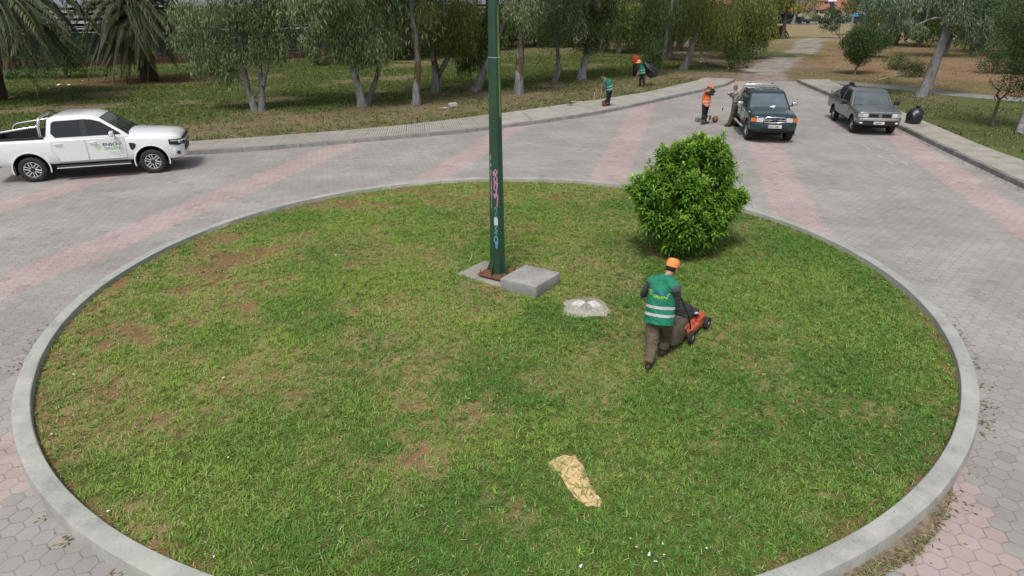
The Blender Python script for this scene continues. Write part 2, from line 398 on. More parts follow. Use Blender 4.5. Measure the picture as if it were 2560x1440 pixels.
def ribbon(name, A, B, za, zb, m, skirt=None, flip=False):
    """strip between polylines A and B (resampled alike), with a vertical skirt down on A's side and uv in metres"""
    def res(L, n):
        L = np.array(L, float); s = np.r_[0, np.cumsum(np.hypot(*np.diff(L, axis=0).T))]; t = np.linspace(0, s[-1], n)
        return np.stack([np.interp(t, s, L[:, 0]), np.interp(t, s, L[:, 1])], -1), t
    n = int(len(A)*1.5); a, ta = res(A, n); b_, tb = res(B, n); w_ = np.hypot(*(b_-a).T)
    me = bpy.data.meshes.new(name); V = []; F = []; UV = []
    prof = ([(0, skirt, -.12)] if skirt is not None else [])+([(0, za-.012, -.01), (.015, za, 0)] if skirt is not None else [(0, za, 0)])+[(1, zb, 1)]
    k = len(prof)
    for i in range(n):
        for f, z_, _ in prof:
            p = a[i]*(1-f)+b_[i]*f; V.append((p[0], p[1], z_)); UV.append((ta[i], f*w_[i]+(z_-za)*(f == 0)))
    for i in range(n-1):
        for j in range(k-1): F.append((i*k+j, (i+1)*k+j, (i+1)*k+j+1, i*k+j+1)[::-1 if flip else 1])
    me.from_pydata(V, [], F); uv = me.uv_layers.new(name='UVMap')
    for l in me.loops: uv.data[l.index].uv = UV[l.vertex_index]
    return link(name, fin(me, 50), m)
def offset(L, d):
    L = np.array(L, float); t = np.gradient(L, axis=0); t /= np.hypot(*t.T)[:, None]; return [tuple(p) for p in L+np.stack([-t[:, 1], t[:, 0]], -1)*d]
kerb_m = concrete('kerb_concrete', (.34, .335, .325), (.24, .24, .235), 2, seg=1.0)
kl2 = offset(KL, .16); kr2 = offset(KRt, -.16)
tag(ribbon('kerb', KL, kl2, .14, .14, kerb_m, skirt=-.05, flip=True), kind='structure')
tag(ribbon('kerb', KRt, kr2, .14, .14, concrete('kerb_concrete_dark', (.25, .25, .24), (.13, .135, .13), 2, seg=1.0), skirt=-.05), kind='structure')
ribA = [p for p in kl2 if p[0] < -.4]; ribB = [p for p in SLb if p[0] < -.75]
smA = [p for p in kl2 if p[0] > -.75]; smB = [p for p in SLb if p[0] > -1.1]
tag(ribbon('pavement', ribA, ribB, .142, .135, concrete('grooved_paving', (.42, .395, .355), (.33, .31, .28), 1.5, lines=.1, seg=.8, bmp=.01), flip=True), kind='structure')
tag(ribbon('pavement', smA, smB, .139, .131, concrete('worn_paving', (.42, .40, .36), (.33, .315, .285), 1.5, seg=2.0), flip=True), kind='structure')
tag(ribbon('pavement', kr2, SRb, .139, .131, concrete('sandy_paving', (.41, .385, .335), (.31, .29, .255), 1.5, seg=1.0)), kind='structure')
tag(ribbon('footpath', offset(PATH_R, -.8), offset(PATH_R, .8), .126, .126, concrete('path_concrete', (.27, .265, .26), (.2, .195, .19), 1.5, seg=1.5), skirt=.0, flip=True), kind='structure')
# back edge of pavements down to the ground
for L, zz in ((SLb, .131), (SRb, .128)):
    pass
# dirt swept against the right kerb
def strip_tint(name, L, w0, w1, c1, c2, zz, seed):
    n = 3500
    i = rng.integers(0, len(L)-1, n*8); Pn = np.array(L, float)[i]+rng.random((n*8, 1))*(np.array(L, float)[i+1]-np.array(L, float)[i])
    return Pn

# ---- round kerb of the island
m_ring = concrete('island_kerb_concrete', (.45, .455, .42), (.33, .34, .32), 1.9, rough=.92, bmp=.006)
n = 360; V = []; F = []
prof = [(R_OUT+.035, -.03), (R_OUT+.022, .10), (R_OUT+.012, .148), (R_OUT-.008, .16), (R_IN+.006, .163), (R_IN-.004, .155), (R_IN-.02, -.05)]
for i in range(n):
    a = 2*PI*i/n
    for k, (r, zz) in enumerate(prof):
        j = (fnoise(i*.4, k*3.1, 1.2, 4)-.5)*.012*(1 if 0 < k < 6 else .3)
        V.append((C0[0]+(r+j)*math.cos(a), C0[1]+(r+j)*math.sin(a), zz+j*.25))
k = len(prof); F = [(i*k+j, ((i+1) % n)*k+j, ((i+1) % n)*k+j+1, i*k+j+1) for i in range(n) for j in range(k-1)]
tag(np_mesh('island_kerb', V, F, None, m_ring, smooth=35), kind='structure')

# ---- island lawn: soil sheet, grass blades, clippings
SAND = [(.36, 5.90), (.55, 6.02), (.72, 6.0), (.80, 5.82), (.84, 5.62), (.86, 5.42), (.95, 5.22), (.93, 5.12), (.76, 5.12), (.66, 5.25), (.58, 5.42), (.52, 5.62), (.42, 5.74)]
def lawn_state(x, y):
    """green (0..1), dry (0..1), red soil (0..1)"""
    n1 = fnoise(x, y, 2.6, 1); n2 = fnoise(x, y, .85, 2); n3 = fnoise(x, y, .3, 6)
    dx, dy = x-C0[0], y-C0[1]; rr = np.hypot(dx, dy)
    lush = sstep(-2.5, 5.5, dx*.8-dy*.35+2*(n1-.5))               # greener to the right and near, drier to the far left
    dry = np.clip(sstep(.42, .60, n1*.5+n2*.5-.14*lush+.04)*.8+.9*sstep(.50, .66, n2*.45+n3*.55-.12*lush+.05), 0, 1)
    soil = .9*sstep(.55, .72, n2*.5+n3*.5-.17*lush+.05*sstep(0, 4, -dx)*sstep(-3, 0, dy)+.03*sstep(1, 5, dy))
    soil = np.maximum(soil, .8*sstep(R_IN-.3, R_IN-.02, rr)*sstep(.3, .6, n3))
    soil = np.maximum(soil, .9*np.exp(-(np.hypot((x-3.5)/1.0, (y-12.35)/.55)/.8)**2))
    return lush, dry, soil
def lawn_z(x, y): return .062+.05*(fnoise(x, y, 2.5, 8)-.5)+.02*(fnoise(x, y, .5, 3)-.5)
g1 = np.arange(-7.3, 7.31, .06); LX, LY = np.meshgrid(g1+C0[0], g1+C0[1]); rr = np.hypot(LX-C0[0], LY-C0[1]); rs = np.where(rr > R_IN, R_IN/np.maximum(rr, 1e-6), 1)
LX = C0[0]+(LX-C0[0])*rs; LY = C0[1]+(LY-C0[1])*rs
lush, dry, soil = lawn_state(LX, LY); n3 = fnoise(LX, LY, .25, 11)[..., None]
ct = np.array([.10, .14, .035])*(1-dry[..., None])+np.array([.26, .22, .10])*dry[..., None]
ct = ct*(1-soil[..., None])+np.array([.22, .13, .075])*soil[..., None]; ct = ct*(.75+.5*n3)
V = np.stack([LX, LY, lawn_z(LX, LY)], -1).reshape(-1, 3); k = len(g1); idx = np.arange(k*k).reshape(k, k)
F = np.stack([idx[:-1, :-1], idx[:-1, 1:], idx[1:, 1:], idx[1:, :-1]], -1).reshape(-1, 4); keep = (rr.reshape(-1)[F] < R_IN+.09).any(1); F = F[keep]
tag(np_mesh('lawn', V, F, ct.reshape(-1, 3), attr_mat('lawn_soil', .95, fine=40, bmp=.012, spec=.1), smooth=180), kind='structure')
def blades(name, P, L, W, lean, az, tint, m, bend=.5, lift=None):
    """P (n,3) roots; flat tapering blades of two faces, leaning by `lean` from upright towards azimuth az"""
    n = len(P); dx, dy = np.cos(az), np.sin(az); sxx, syy = -dy, dx
    sl, cl = np.sin(lean), np.cos(lean); l2 = np.minimum(lean+bend, 1.65); s2, c2 = np.sin(l2), np.cos(l2)
    def pt(a, b_, h, w_):
        return np.stack([P[:, 0]+dx*a+sxx*w_, P[:, 1]+dy*a+syy*w_, P[:, 2]+h], -1)
    h1 = L*.5
    A = pt(0, 0, 0, -W*.4); B = pt(0, 0, 0, W*.4); C = pt(sl*h1, 0, cl*h1, W*.5); D = pt(sl*h1, 0, cl*h1, -W*.5)
    E_ = pt(sl*h1+s2*h1, 0, cl*h1+c2*h1, W*.08); G = pt(sl*h1+s2*h1, 0, cl*h1+c2*h1, -W*.08)
    V = np.stack([A, B, C, D, E_, G], 1).reshape(-1, 3); i = np.arange(n)[:, None]*6
    F = np.concatenate([i+np.array([[0, 1, 2, 3]]), i+np.array([[3, 2, 4, 5]])], 1).reshape(-1, 4)
    return np_mesh(name, V, F, np.repeat(tint, 6, 0), m)
grass_m = attr_mat('grass_blade', .6, trans=.3, spec=.25)
def rand_disc(n, r0=0, r1=R_IN-.02):
    a = rng.random(n)*2*PI; r = np.sqrt(r0*r0+(r1*r1-r0*r0)*rng.random(n)); return C0[0]+r*np.cos(a), C0[1]+r*np.sin(a)
NT = 60000; tx, ty = rand_disc(NT); lush, dry, soil = lawn_state(tx, ty)
ok = rng.random(NT) > (.72*soil+.22*dry); ok &= ~(inpoly(tx, ty, SAND) & (rng.random(NT) > .04+.5*(fnoise(tx, ty, .12, 3) > .72))); tx, ty, lush, dry = tx[ok], ty[ok], lush[ok], dry[ok]
# keep clear of slab, block, stone and bush foot
def clear_of(x, y):
    k_ = ~inpoly(x, y, [(-1.08, 11.34), (-.55, 12.08), (.95, 10.95), (.45, 10.2), (.18, 10.36)])
    k_ &= np.hypot((x-1.27)/.42, (y-9.87)/.42) > .95
    return k_
ok = clear_of(tx, ty); tx, ty, lush, dry = tx[ok], ty[ok], lush[ok], dry[ok]
K = 9; n = len(tx)*K; rep = lambda a: np.repeat(a, K)
dist = np.hypot(rep(tx), rep(ty)); bx = rep(tx)+rng.normal(0, .022, n); by = rep(ty)+rng.normal(0, .022, n)
rr = np.hypot(bx-C0[0], by-C0[1]); ok = rr < R_IN-.012
hgt = fnoise(bx, by, .6, 21); L = (.035+.05*rng.random(n)+.03*(hgt-.4)); W = .0065+.004*rng.random(n)
tuftaz = rep(rng.random(len(tx))*2*PI); az = tuftaz+rng.normal(0, 1.1, n); lean = .35+.75*rng.random(n)
tv = rep(rng.random(len(tx))); bv = rng.random(n); lu, dr = rep(lush), rep(dry); hue = fnoise(bx, by, 1.6, 31)
ca_ = np.array([.205, .375, .07]); cb_ = np.array([.40, .51, .105]); cc_ = np.array([.08, .225, .042]); straw = np.array([.55, .50, .26]); brown = np.array([.30, .20, .11])
t1 = np.clip(.62+2.2*(hue-.5)+.35*(tv-.5)-.55*lu, 0, 1)[:, None]; tint = cc_*(1-t1)+cb_*t1; tint = tint*.55+ca_*.45
sd_ = (rng.random(n) < (.05+.26*dr*(1-.6*lu)))[:, None]; tint = np.where(sd_, np.where((bv > .6)[:, None], brown, straw), tint)*(.72+.5*bv[:, None])
P = np.stack([bx, by, lawn_z(bx, by)-.004], -1)
tag(blades('grass', P[ok], L[ok], W[ok], lean[ok], az[ok], tint[ok], grass_m), 'mown green grass covering the round island', 'grass', kind='stuff')
# clippings and dry bits lying flat
n = 12000; x, y = rand_disc(n); ok = clear_of(x, y); x, y = x[ok], y[ok]; n = len(x); r1 = rng.random(n)[:, None]
tint = np.where(r1 < .5, straw*1.1, np.where(r1 < .8, ca_*1.1, brown*1.1))*(.7+.6*rng.random((n, 1)))
tag(blades('grass_clippings', np.stack([x, y, lawn_z(x, y)+.015+.03*rng.random(n)], -1), .04+.04*rng.random(n), .004+.003*rng.random(n), 1.35+.2*rng.random(n), rng.random(n)*2*PI, tint, grass_m, .15), 'pale cut clippings scattered over the mown lawn', 'clippings', kind='stuff')
# broad-leaved weeds, brighter green rosettes
nw = 700; x, y = rand_disc(nw); cl = fnoise(x, y, 1.3, 41) > .5; x, y = x[cl], y[cl]; ok = clear_of(x, y); x, y = x[ok], y[ok]; K = 9; n = len(x)*K
tint = np.array([.24, .40, .07])*(.7+.6*rng.random((n, 1)))*np.array([1, 1, 1]); px = np.repeat(x, K); py = np.repeat(y, K)
tag(blades('weeds', np.stack([px, py, lawn_z(px, py)], -1), .035+.045*rng.random(n), .014+.010*rng.random(n), .6+.6*rng.random(n), rng.random(n)*2*PI, tint, grass_m, .5), 'bright broad-leaved weeds growing in the lawn', 'weeds', kind='stuff')
# sand patch
V = [(x, y, lawn_z(x, y)+.006) for x, y in SAND]; cx = sum(p[0] for p in SAND)/len(SAND); cy = sum(p[1] for p in SAND)/len(SAND)
bm = bmesh.new(); ring = []
for s in (1.06, .8, .4):
    ring.append([bm.verts.new((cx+(x-cx)*s*(1+.12*(random.random()-.5)), cy+(y-cy)*s*(1+.12*(random.random()-.5)), lawn_z(x, y)+(-.012 if s > 1 else .010 if s > .5 else .014))) for x, y in [((SAND[i][0]*(1-f)+SAND[(i+1) % 13][0]*f), (SAND[i][1]*(1-f)+SAND[(i+1) % 13][1]*f)) for i in range(13) for f in (0, .33, .66)]])
cv_ = bm.verts.new((cx, cy, float(lawn_z(cx, cy))+.016)); kk = len(ring[0])
for a_, b_ in ((0, 1), (1, 2)):
    for i in range(kk): bm.faces.new((ring[a_][i], ring[a_][(i+1) % kk], ring[b_][(i+1) % kk], ring[b_][i]))
for i in range(kk): bm.faces.new((ring[2][i], ring[2][(i+1) % kk], cv_))
bmesh.ops.recalc_face_normals(bm, faces=bm.faces); me = bpy.data.meshes.new('sand_patch'); bm.to_mesh(me); bm.free()
tag(link('sand_patch', fin(me, 80), mat('sand', (.68, .49, .25), .95, var=.16, scale=30, bmp=.01, bscale=60)), 'patch of yellow sand in the grass in front', 'sand', kind='structure')
n = 260; x = rng.uniform(.33, 1.0, n); y = rng.uniform(5.05, 6.05, n); ok = inpoly(x, y, SAND); x, y = x[ok], y[ok]; n = len(x)
tag(blades('grass_clippings', np.stack([x, y, lawn_z(x, y)+.03], -1), .05+.06*rng.random(n), .006+.003*rng.random(n), 1.4+.15*rng.random(n), rng.random(n)*2*PI, np.array([.22, .32, .10])*(.7+.5*rng.random((n, 1))), grass_m, .1), 'green cut blades lying on the yellow sand', 'clippings', kind='stuff')

# ---- park grass tufts and leaf litter
n = 150000; x = rng.uniform(-34, 17, n); y = 18+62*rng.random(n)**1.2; ok = (~inpoly(x, y, INNERP)) & (y < 80) & (x > -y*.85) & (dline(x, y, DIRT) > 1.6) & (x < 14.5+.5*(y-43)+3)
x, y = x[ok], y[ok]; tc = park_tint(x, y); gness = tc[:, 1]/(tc[:, 0]+1e-4); ok = rng.random(len(x)) < sstep(.72, 1.25, gness)*.95+.03; x, y, tc = x[ok], y[ok], tc[ok]; n = len(x)
K = 3; px = np.repeat(x, K)+rng.normal(0, .06, n*K); py = np.repeat(y, K)+rng.normal(0, .06, n*K); n *= K
tint = np.array([.115, .18, .048])*(.55+.7*rng.random((n, 1)))*np.array([1, 1, 1])+np.array([.06, .02, 0])*rng.random((n, 1))
tag(blades('grass', np.stack([px, py, ground_z(px, py)-.01], -1), .09+.12*rng.random(n), .022+.016*rng.random(n), .3+.7*rng.random(n), rng.random(n)*2*PI, tint, grass_m), 'longer grass growing under the eucalyptus trees', 'grass', kind='stuff')
n = 60000; x = rng.uniform(17, 48, n); y = rng.uniform(8, 75, n); ok = (~inpoly(x, y, INNERP)) & (dline(x, y, PATH_R) > .85) & (x < y*.95+6) & (x > 14.5+.5*(y-43)-1) & (dline(x, y, DIRT) > 1.9)
x, y = x[ok], y[ok]; nn = fnoise(x, y, 2.4, 14); near = ((x-22)*.75+(y-38)*.75) < 1; ok = rng.random(len(x)) < np.where(near, sstep(.25, .6, nn), .30*sstep(.42, .62, nn)); x, y = x[ok], y[ok]; near = near[ok]; K = 3
px = np.repeat(x, K)+rng.normal(0, .07, len(x)*K); py = np.repeat(y, K)+rng.normal(0, .07, len(x)*K); n = len(px); nr = np.repeat(near, K)[:, None]
tint = np.where(nr & (rng.random((n, 1)) > .25), np.array([.11, .15, .045]), np.array([.33, .27, .13]))*(.6+.7*rng.random((n, 1)))
tag(blades('grass', np.stack([px, py, ground_z(px, py)-.01], -1), .07+.09*rng.random(n), .02+.014*rng.random(n), .3+.7*rng.random(n), rng.random(n)*2*PI, tint, grass_m), 'short dry grass growing right of the pavement', 'grass', kind='stuff')
def scatter_bits(name, x, y, zz, L, W, tint, label, cat):
    n = len(x); a = rng.random(n)*2*PI; t = rng.normal(0, .2, n); dx, dy = np.cos(a)*L/2, np.sin(a)*L/2; wx_, wy_ = -np.sin(a)*W/2, np.cos(a)*W/2; h = np.sin(t)*L*.3
    V = np.stack([np.stack([x-dx, y-dy, zz+.004+0*h], -1), np.stack([x+wx_, y+wy_, zz+.007+np.abs(h)*.4], -1), np.stack([x+dx, y+dy, zz+.006+0*h], -1), np.stack([x-wx_, y-wy_, zz+.008+np.abs(h)*.5], -1)], 1).reshape(-1, 3)
    return tag(np_mesh(name, V, np.arange(4*n).reshape(-1, 4), np.repeat(tint, 4, 0), leaf_dead), label, cat, kind='stuff')
leaf_dead = attr_mat('dead_leaf', .8)
n = 60000; x = rng.uniform(-26, 20, n); y = rng.uniform(20, 62, n); dL = dline(x, y, SLb); nn = fnoise(x, y, 2.0, 2); dt = np.min([np.hypot(x-a, y-b) for a, b in TRUNKS], 0)
pr = np.exp(-((dL-1.2)/3.0)**2)*.9+.6*np.exp(-(dt/1.6)**2); ok = (~inpoly(x, y, INNERP)) & (rng.random(n) < pr*sstep(.3, .6, nn+.1)); x, y = x[ok], y[ok]; n = len(x)
tint = np.where(rng.random((n, 1)) < .6, np.array([.60, .51, .38]), np.array([.33, .22, .15]))*(.55+.7*rng.random((n, 1)))
scatter_bits('leaf_litter', x, y, ground_z(x, y)+.02, .065+.06*rng.random(n), .022+.014*rng.random(n), tint, 'dry fallen leaves along the left pavement and round the trunks', 'leaf litter')
# soil washed against the near right of the round kerb, with grass sprouting from it
V = []; aa = np.linspace(-1.42, -.84, 60); wv_ = .02+.20*np.sin((aa+1.42)/.58*PI)**.7*(.35+1.1*fnoise(aa*9, aa*0, .7, 3))
for a, w_ in zip(aa, wv_):
    for f in (0, .5, 1.0): r = R_OUT+.02+w_*f; V.append((C0[0]+r*math.cos(a), C0[1]+r*math.sin(a), .022*(1-f)**1.5+.003))
tag(np_mesh('soil_strip', V, [(i*3+j, (i+1)*3+j, (i+1)*3+j+1, i*3+j+1) for i in range(59) for j in range(2)], None, mat('washed_soil', (.20, .155, .11), .95, var=.4, scale=12, bmp=.01, bscale=50), smooth=60), kind='structure')
n = 1500; a = np.clip(rng.normal(-1.14, .13, n), -1.4, -.86); r = R_OUT+.03+np.interp(a, aa, wv_)*rng.random(n)*1.05; x, y = C0[0]+r*np.cos(a), C0[1]+r*np.sin(a); ok = fnoise(x, y, .2, 7) > .42; x, y = x[ok], y[ok]; n = len(x)
tag(blades('grass', np.stack([x, y, np.full(n, .008)], -1), .03+.05*rng.random(n), .005+.004*rng.random(n), .7+.7*rng.random(n), rng.random(n)*2*PI, np.where(rng.random((n, 1)) < .6, np.array([.13, .22, .05]), np.array([.42, .34, .2]))*(.6+.6*rng.random((n, 1))), grass_m), 'weedy grass sprouting between the round kerb and the near right paving', 'grass', kind='stuff')
# dry leaves and dirt against the kerbs and on the paving
L1 = np.array(KRt); i = rng.integers(0, len(L1)-1, 3800); f = rng.random(3800)[:, None]; Pn = L1[i]*(1-f)+L1[i+1]*f; Pn = Pn+np.stack([-np.abs(rng.normal(0, .16, 3800))-.02, rng.normal(0, .05, 3800)], -1); Pn = Pn[Pn[:, 1] > 12]
L2 = np.array(KL); i = rng.integers(0, len(L2)-1, 2600); f = rng.random(2600)[:, None]; Q = L2[i]*(1-f)+L2[i+1]*f; Q = Q+np.stack([rng.normal(0, .04, 2600)+.02, -np.abs(rng.normal(0, .10, 2600))-.03], -1)
A_ = rng.random(2600)*2*PI; k_ = R_OUT+.05+np.abs(rng.normal(0, .10, 2600)); kk = fnoise(A_*3, A_*0, .5, 5) > .5; R_ = np.stack([C0[0]+k_*np.cos(A_), C0[1]+k_*np.sin(A_)], -1)[kk]
A2 = rng.normal(-1.04, .11, 650); k2 = R_OUT+.05+np.abs(rng.normal(0, .10, 650)); R2 = np.stack([C0[0]+k2*np.cos(A2), C0[1]+k2*np.sin(A2)], -1)
Z_ = np.stack([rng.uniform(-20, 14, 3200), rng.uniform(1, 30, 3200)], -1); Z_ = Z_[inpoly(Z_[:, 0], Z_[:, 1], ROADP) & (np.hypot(Z_[:, 0]-C0[0], Z_[:, 1]-C0[1]) > R_OUT+.05)]
Q = Q[inpoly(Q[:, 0], Q[:, 1], ROADP)]; Pn = Pn[inpoly(Pn[:, 0], Pn[:, 1], ROADP)]
R2 = R2[:150]; B_ = np.concatenate([Pn, Q, R_, R2, Z_]); n = len(B_); small = np.r_[np.ones(n-len(Z_)), np.full(len(Z_), .6)]
r1 = rng.random((n, 1)); tint = np.where(r1 < .45, np.array([.36, .27, .15]), np.where(r1 < .8, np.array([.13, .08, .045]), np.array([.12, .14, .04])))*(.6+.7*rng.random((n, 1)))
scatter_bits('leaf_litter', B_[:, 0], B_[:, 1], np.full(n, .004), (.035+.05*rng.random(n))*small, (.01+.012*rng.random(n))*small, tint, 'dry leaves and dirt blown against the kerbs and over the paving', 'leaf litter')

# ================================================================== VEHICLES (x forward, y left, z up)
glass = mat('dark_glass', (.018, .022, .025), .04, var=.1, spec=.5)
black = mat('black_plastic', (.02, .021, .022), .55, var=.2); rubber = mat('rubber', (.028, .028, .029), .85, var=.25, scale=12)
chrome = mat('chrome', (.75, .76, .77), .14, metal=1, var=.05); silver = mat('silver_metal', (.62, .63, .64), .35, metal=.45, var=.08)
lens = mat('lamp_lens', (.62, .65, .66), .08, var=.1, spec=.9); amber = mat('amber_lens', (.72, .17, .02), .2, var=.1, spec=.8)
seam = mat('panel_gap', (.06, .06, .062), .9); dark = mat('underbody_dark', (.012, .012, .013), .9); plate_w = mat('plate_white', (.72, .72, .7), .4, var=.06); ink = mat('plate_ink', (.02, .02, .025), .5); eu_blue = mat('plate_blue', (.02, .07, .35), .4)
def section(ws, wb, zb, zs, zt, cr):
    h = [(0, zb), (wb, zb), (ws-.035, zb+.035), (ws, zb+.10), (ws, (zb+zs)/2), (ws, zs-.03), (ws-.012, zs), (ws-.05, (zs+zt)/2+.012), (ws-.12, zt), (ws*.5, zt+cr*.75), (0, zt+cr)]
    return h+[(-y, z) for y, z in h[-2:0:-1]]
def loft_x(stations):
    mb = MB(); k = len(section(1, 1, 0, 1, 1, 0)); V = []; F = []
    for x, ws, wb, zb, zs, zt, cr in stations: V += [(x, y, z) for y, z in section(ws, wb, zb, zs, zt, cr)]
    n = len(stations)
    for i in range(n-1):
        for j in range(k): F.append((i*k+j, i*k+(j+1) % k, (i+1)*k+(j+1) % k, (i+1)*k+j))
    F += [tuple(range(k)), tuple((n-1)*k+j for j in range(k))[::-1]]
    return mb.add(V, F)
def wheel(par, x, y, r, wd, rim_r, style, side):
    M = Matrix.Translation((x, y, r)) @ Matrix.Rotation(-side*PI/2, 4, 'X')
    e = empty('wheel', (0, 0, 0)); e.parent = par
    h = wd/2; q = MB().lathe([(rim_r, -h+.03), (rim_r+.02, -h), (r-.035, -h), (r-.006, -h+.03), (r, -h+.05), (r, h-.05), (r-.006, h-.03), (r-.035, h), (rim_r+.03, h), (rim_r+.006, h-.012), (rim_r, h-.03)], 36, M, closed=True)
    q.build('tyre', rubber, e, 50)
    b = MB().lathe([(rim_r+.002, h-.02), (rim_r-.012, h-.014), (rim_r-.02, h-.05), (rim_r-.03, -h+.04)], 36, M, caps=False); silv = dict(y6=silver, s5=silver, steel=mat('steel_wheel', (.25, .25, .25), .5, metal=.4), small=silver)[style]
    if style in ('y6', 's5'):
        b.build('rim', silv, e, 40)
        MB().lathe([(0, h-.085), (rim_r-.02, h-.085)], 30, M).build('brake_disc', dark, e, 40)
        s = MB(); n = 6 if style == 'y6' else 5
        for i in range(n):
            a = 2*PI*i/n+.2
            if style == 'y6':
                for da in (-1, 1):
                    p0 = (math.cos(a+da*.12)*.06, math.sin(a+da*.12)*.06, h-.035); p1 = (math.cos(a+da*.27)*(rim_r*.62), math.sin(a+da*.27)*(rim_r*.62), h-.022); p2 = (math.cos(a+da*.36)*(rim_r-.01), math.sin(a+da*.36)*(rim_r-.01), h-.022)
                    s.tube([p0, p1, p2], [.017, .016, .02], 6, M, flat=.6, up=(0, 0, 1))
            else:
                s.tube([(0, 0, h-.03), (math.cos(a)*rim_r*.5, math.sin(a)*rim_r*.5, h-.02), (math.cos(a)*(rim_r-.01), math.sin(a)*(rim_r-.01), h-.03)], [.05, .035, .042], 6, M, flat=.4, up=(0, 0, 1))
        s.build('spokes', silv, e, 40); MB().lathe([(.065, h-.05), (.062, h-.012), (.03, h-.004), (0, h-.004)], 18, M).build('hub_cap', black if style == 'y6' else silver, e, 30)
    else:
        b.lathe([(rim_r-.02, h-.06), (rim_r*.72, h-.075), (rim_r*.66, h-.045), (rim_r*.4, h-.03), (.05, h-.035)], 30, M, caps=False); b.build('rim', silv, e, 40)
        s = MB()
        for i in range(8): s.lathe([(.018, h-.062), (.018, h-.056), (0, h-.056)], 8, M @ Matrix.Translation((math.cos(PI/4*i)*rim_r*.8, math.sin(PI/4*i)*rim_r*.8, 0)))
        s.build('vent_holes', dark, e, 0); MB().lathe([(.055, h-.04), (.05, h-.01), (.0, h-.005)], 16, M).build('hub_cap', silver, e, 30)
    return e
def plan(poly, z0, z1): return MB().slab([(x, y, z0) for x, y in poly], (0, 0, 1), z1-z0)
def wrap(xf, W, back, t, nose=.05):
    o = [(xf-back, W), (xf-.16, W-.01), (xf-.04, W-.12), (xf+nose*.7, W*.6), (xf+nose, 0)]; o = o+[(x, -y) for x, y in o[-2::-1]]
    i = [(x-t*.8, y*(1-t/W) if abs(y) > .3*W else y) for x, y in o]; return o+i[::-1]
def truck(name, loc, hd, S_, **tags):
    root = empty(name, (loc[0], loc[1], 0), hd, **tags); P = S_['paint']; fa, ra = S_['fa'], -S_['fa']; tr, wr, ww = S_['track']/2, S_['wr'], S_['ww']; W = S_['W']
    me = loft_x(S_['st']).mesh('body'); c = MB()
    for sx in (fa, ra):
        for sy in (1, -1):
            c.lathe([(wr+S_['arch'], -.3), (wr+S_['arch'], .42)], 28, Matrix.Translation((sx, sy*(W-.2), wr+.02)) @ Matrix.Rotation(-sy*PI/2, 4, 'X'))
    me = cut(me, c); bx0, bx1, bz, bzt = S_['bed']
    me = cut(me, MB().box(((bx0+bx1)/2, 0, (bz+bzt)/2+.25), (bx0-bx1, (W-.085)*2, bzt-bz+.5)))
    link('body', fin(me, 32), P, root)
    for sx in (fa, ra):
        for sy in (1, -1):
            MM = Matrix.Translation((sx, sy*(W-.2), wr+.02)) @ Matrix.Rotation(-sy*PI/2, 4, 'X'); a = wr+S_['arch']-.004
            V = [(sx+math.cos(t)*a*q_, sy*y_, wr+.02+math.sin(t)*a*q_) for q_, y_ in ((1, W-.008), (1, W-.46), (.02, W-.46)) for t in np.linspace(-.12, PI+.12, 25)]
            MB().add(V, [(i*25+j, i*25+j+1, (i+1)*25+j+1, (i+1)*25+j) for i in range(2) for j in range(24)]).build('wheel_well', dark, root, 40)
            if S_.get('flare'):
                pts = [(sx+math.cos(t)*(a+.02), sy*(W+.003), wr+.02+math.sin(t)*(a+.02)) for t in np.linspace(-.25, PI+.25, 18)]
                MB().tube(pts, S_.get('fl', .03), 8, up=(0, 1, 0), flat=.55).build('wheel_arch', S_['flare'], root)
            wheel(root, sx, sy*tr, wr, ww, S_['rim'], S_['style'], sy)
    # cab
    cp, zb_, zr, yb, yr = S_['cab'], S_['cz'][0], S_['cz'][1], S_['cy'][0], S_['cy'][1]
    wy = lambda z: yb+(yr-yb)*(z-zb_)/(zr-zb_)
    V = []; k = len(cp)
    for s in (-1, 1): V += [(x, s*wy(z), z) for x, z in cp]
    me = MB().add(V, [tuple(range(k)), tuple(range(2*k-1, k-1, -1))]+[(i, i+k, (i+1) % k+k, (i+1) % k) for i in range(k)]).mesh('cab')
    link('cab', fin(bevelled(me, .055, 3, 20), 60), P, root)
    nrm = Vector((0, 1, (yb-yr)/(zr-zb_))).normalized()
    for wn_, poly in S_['windows']:
        for s in (-1, 1):
            pts = [(x, s*(wy(z)+.001), z) for x, z in poly]
            MB().slab(pts if s > 0 else pts[::-1], (0, s*nrm.y, nrm.z), .007).build('side_window', glass, root, 0)
            if S_.get('frame'):
                MB().tube([(x, s*(wy(z)+.007), z) for x, z in poly+poly[:1]], .009, 6).build('window_frame', S_['frame'], root)
    for poly in S_.get('pillars', []):
        for s in (-1, 1):
            pts = [(x, s*(wy(z)+.001), z) for x, z in poly]; MB().slab(pts if s > 0 else pts[::-1], (0, s*nrm.y, nrm.z), .009).build('door_pillar', black, root, 0)
    (x0, z0), (x1, z1) = S_['ws']; nn = Vector((z1-z0, 0, x0-x1)).normalized()
    def wsp(t, s): x = x0+(x1-x0)*t; z_ = z0+(z1-z0)*t; return Vector((x, s*(wy(z_)-.075), z_))
    g = MB()
    cs = [wsp(.08, -1), wsp(.08, 1), wsp(.5, 1), wsp(.93, .985), wsp(.93, -.985), wsp(.5, -1)]; g.slab([p+nn*.002 for p in cs], nn, .008); g.build('windscreen', S_.get('wsglass', glass), root, 0)
    e = MB(); q = cs+cs[:1]; e.tube([p+nn*.008 for p in q], .013, 6); e.build('windscreen_seal', black, root)
    wp = MB()
    for y0, y1 in ((.55, .03), (-.08, -.6)):
        a = wsp(.02, 1); a.y = y0*W; b_ = wsp(.1, 1); b_.y = y1*W; wp.tube([a+nn*.02, b_+nn*.03], .012, 6)
    wp.build('wiper', black, root)
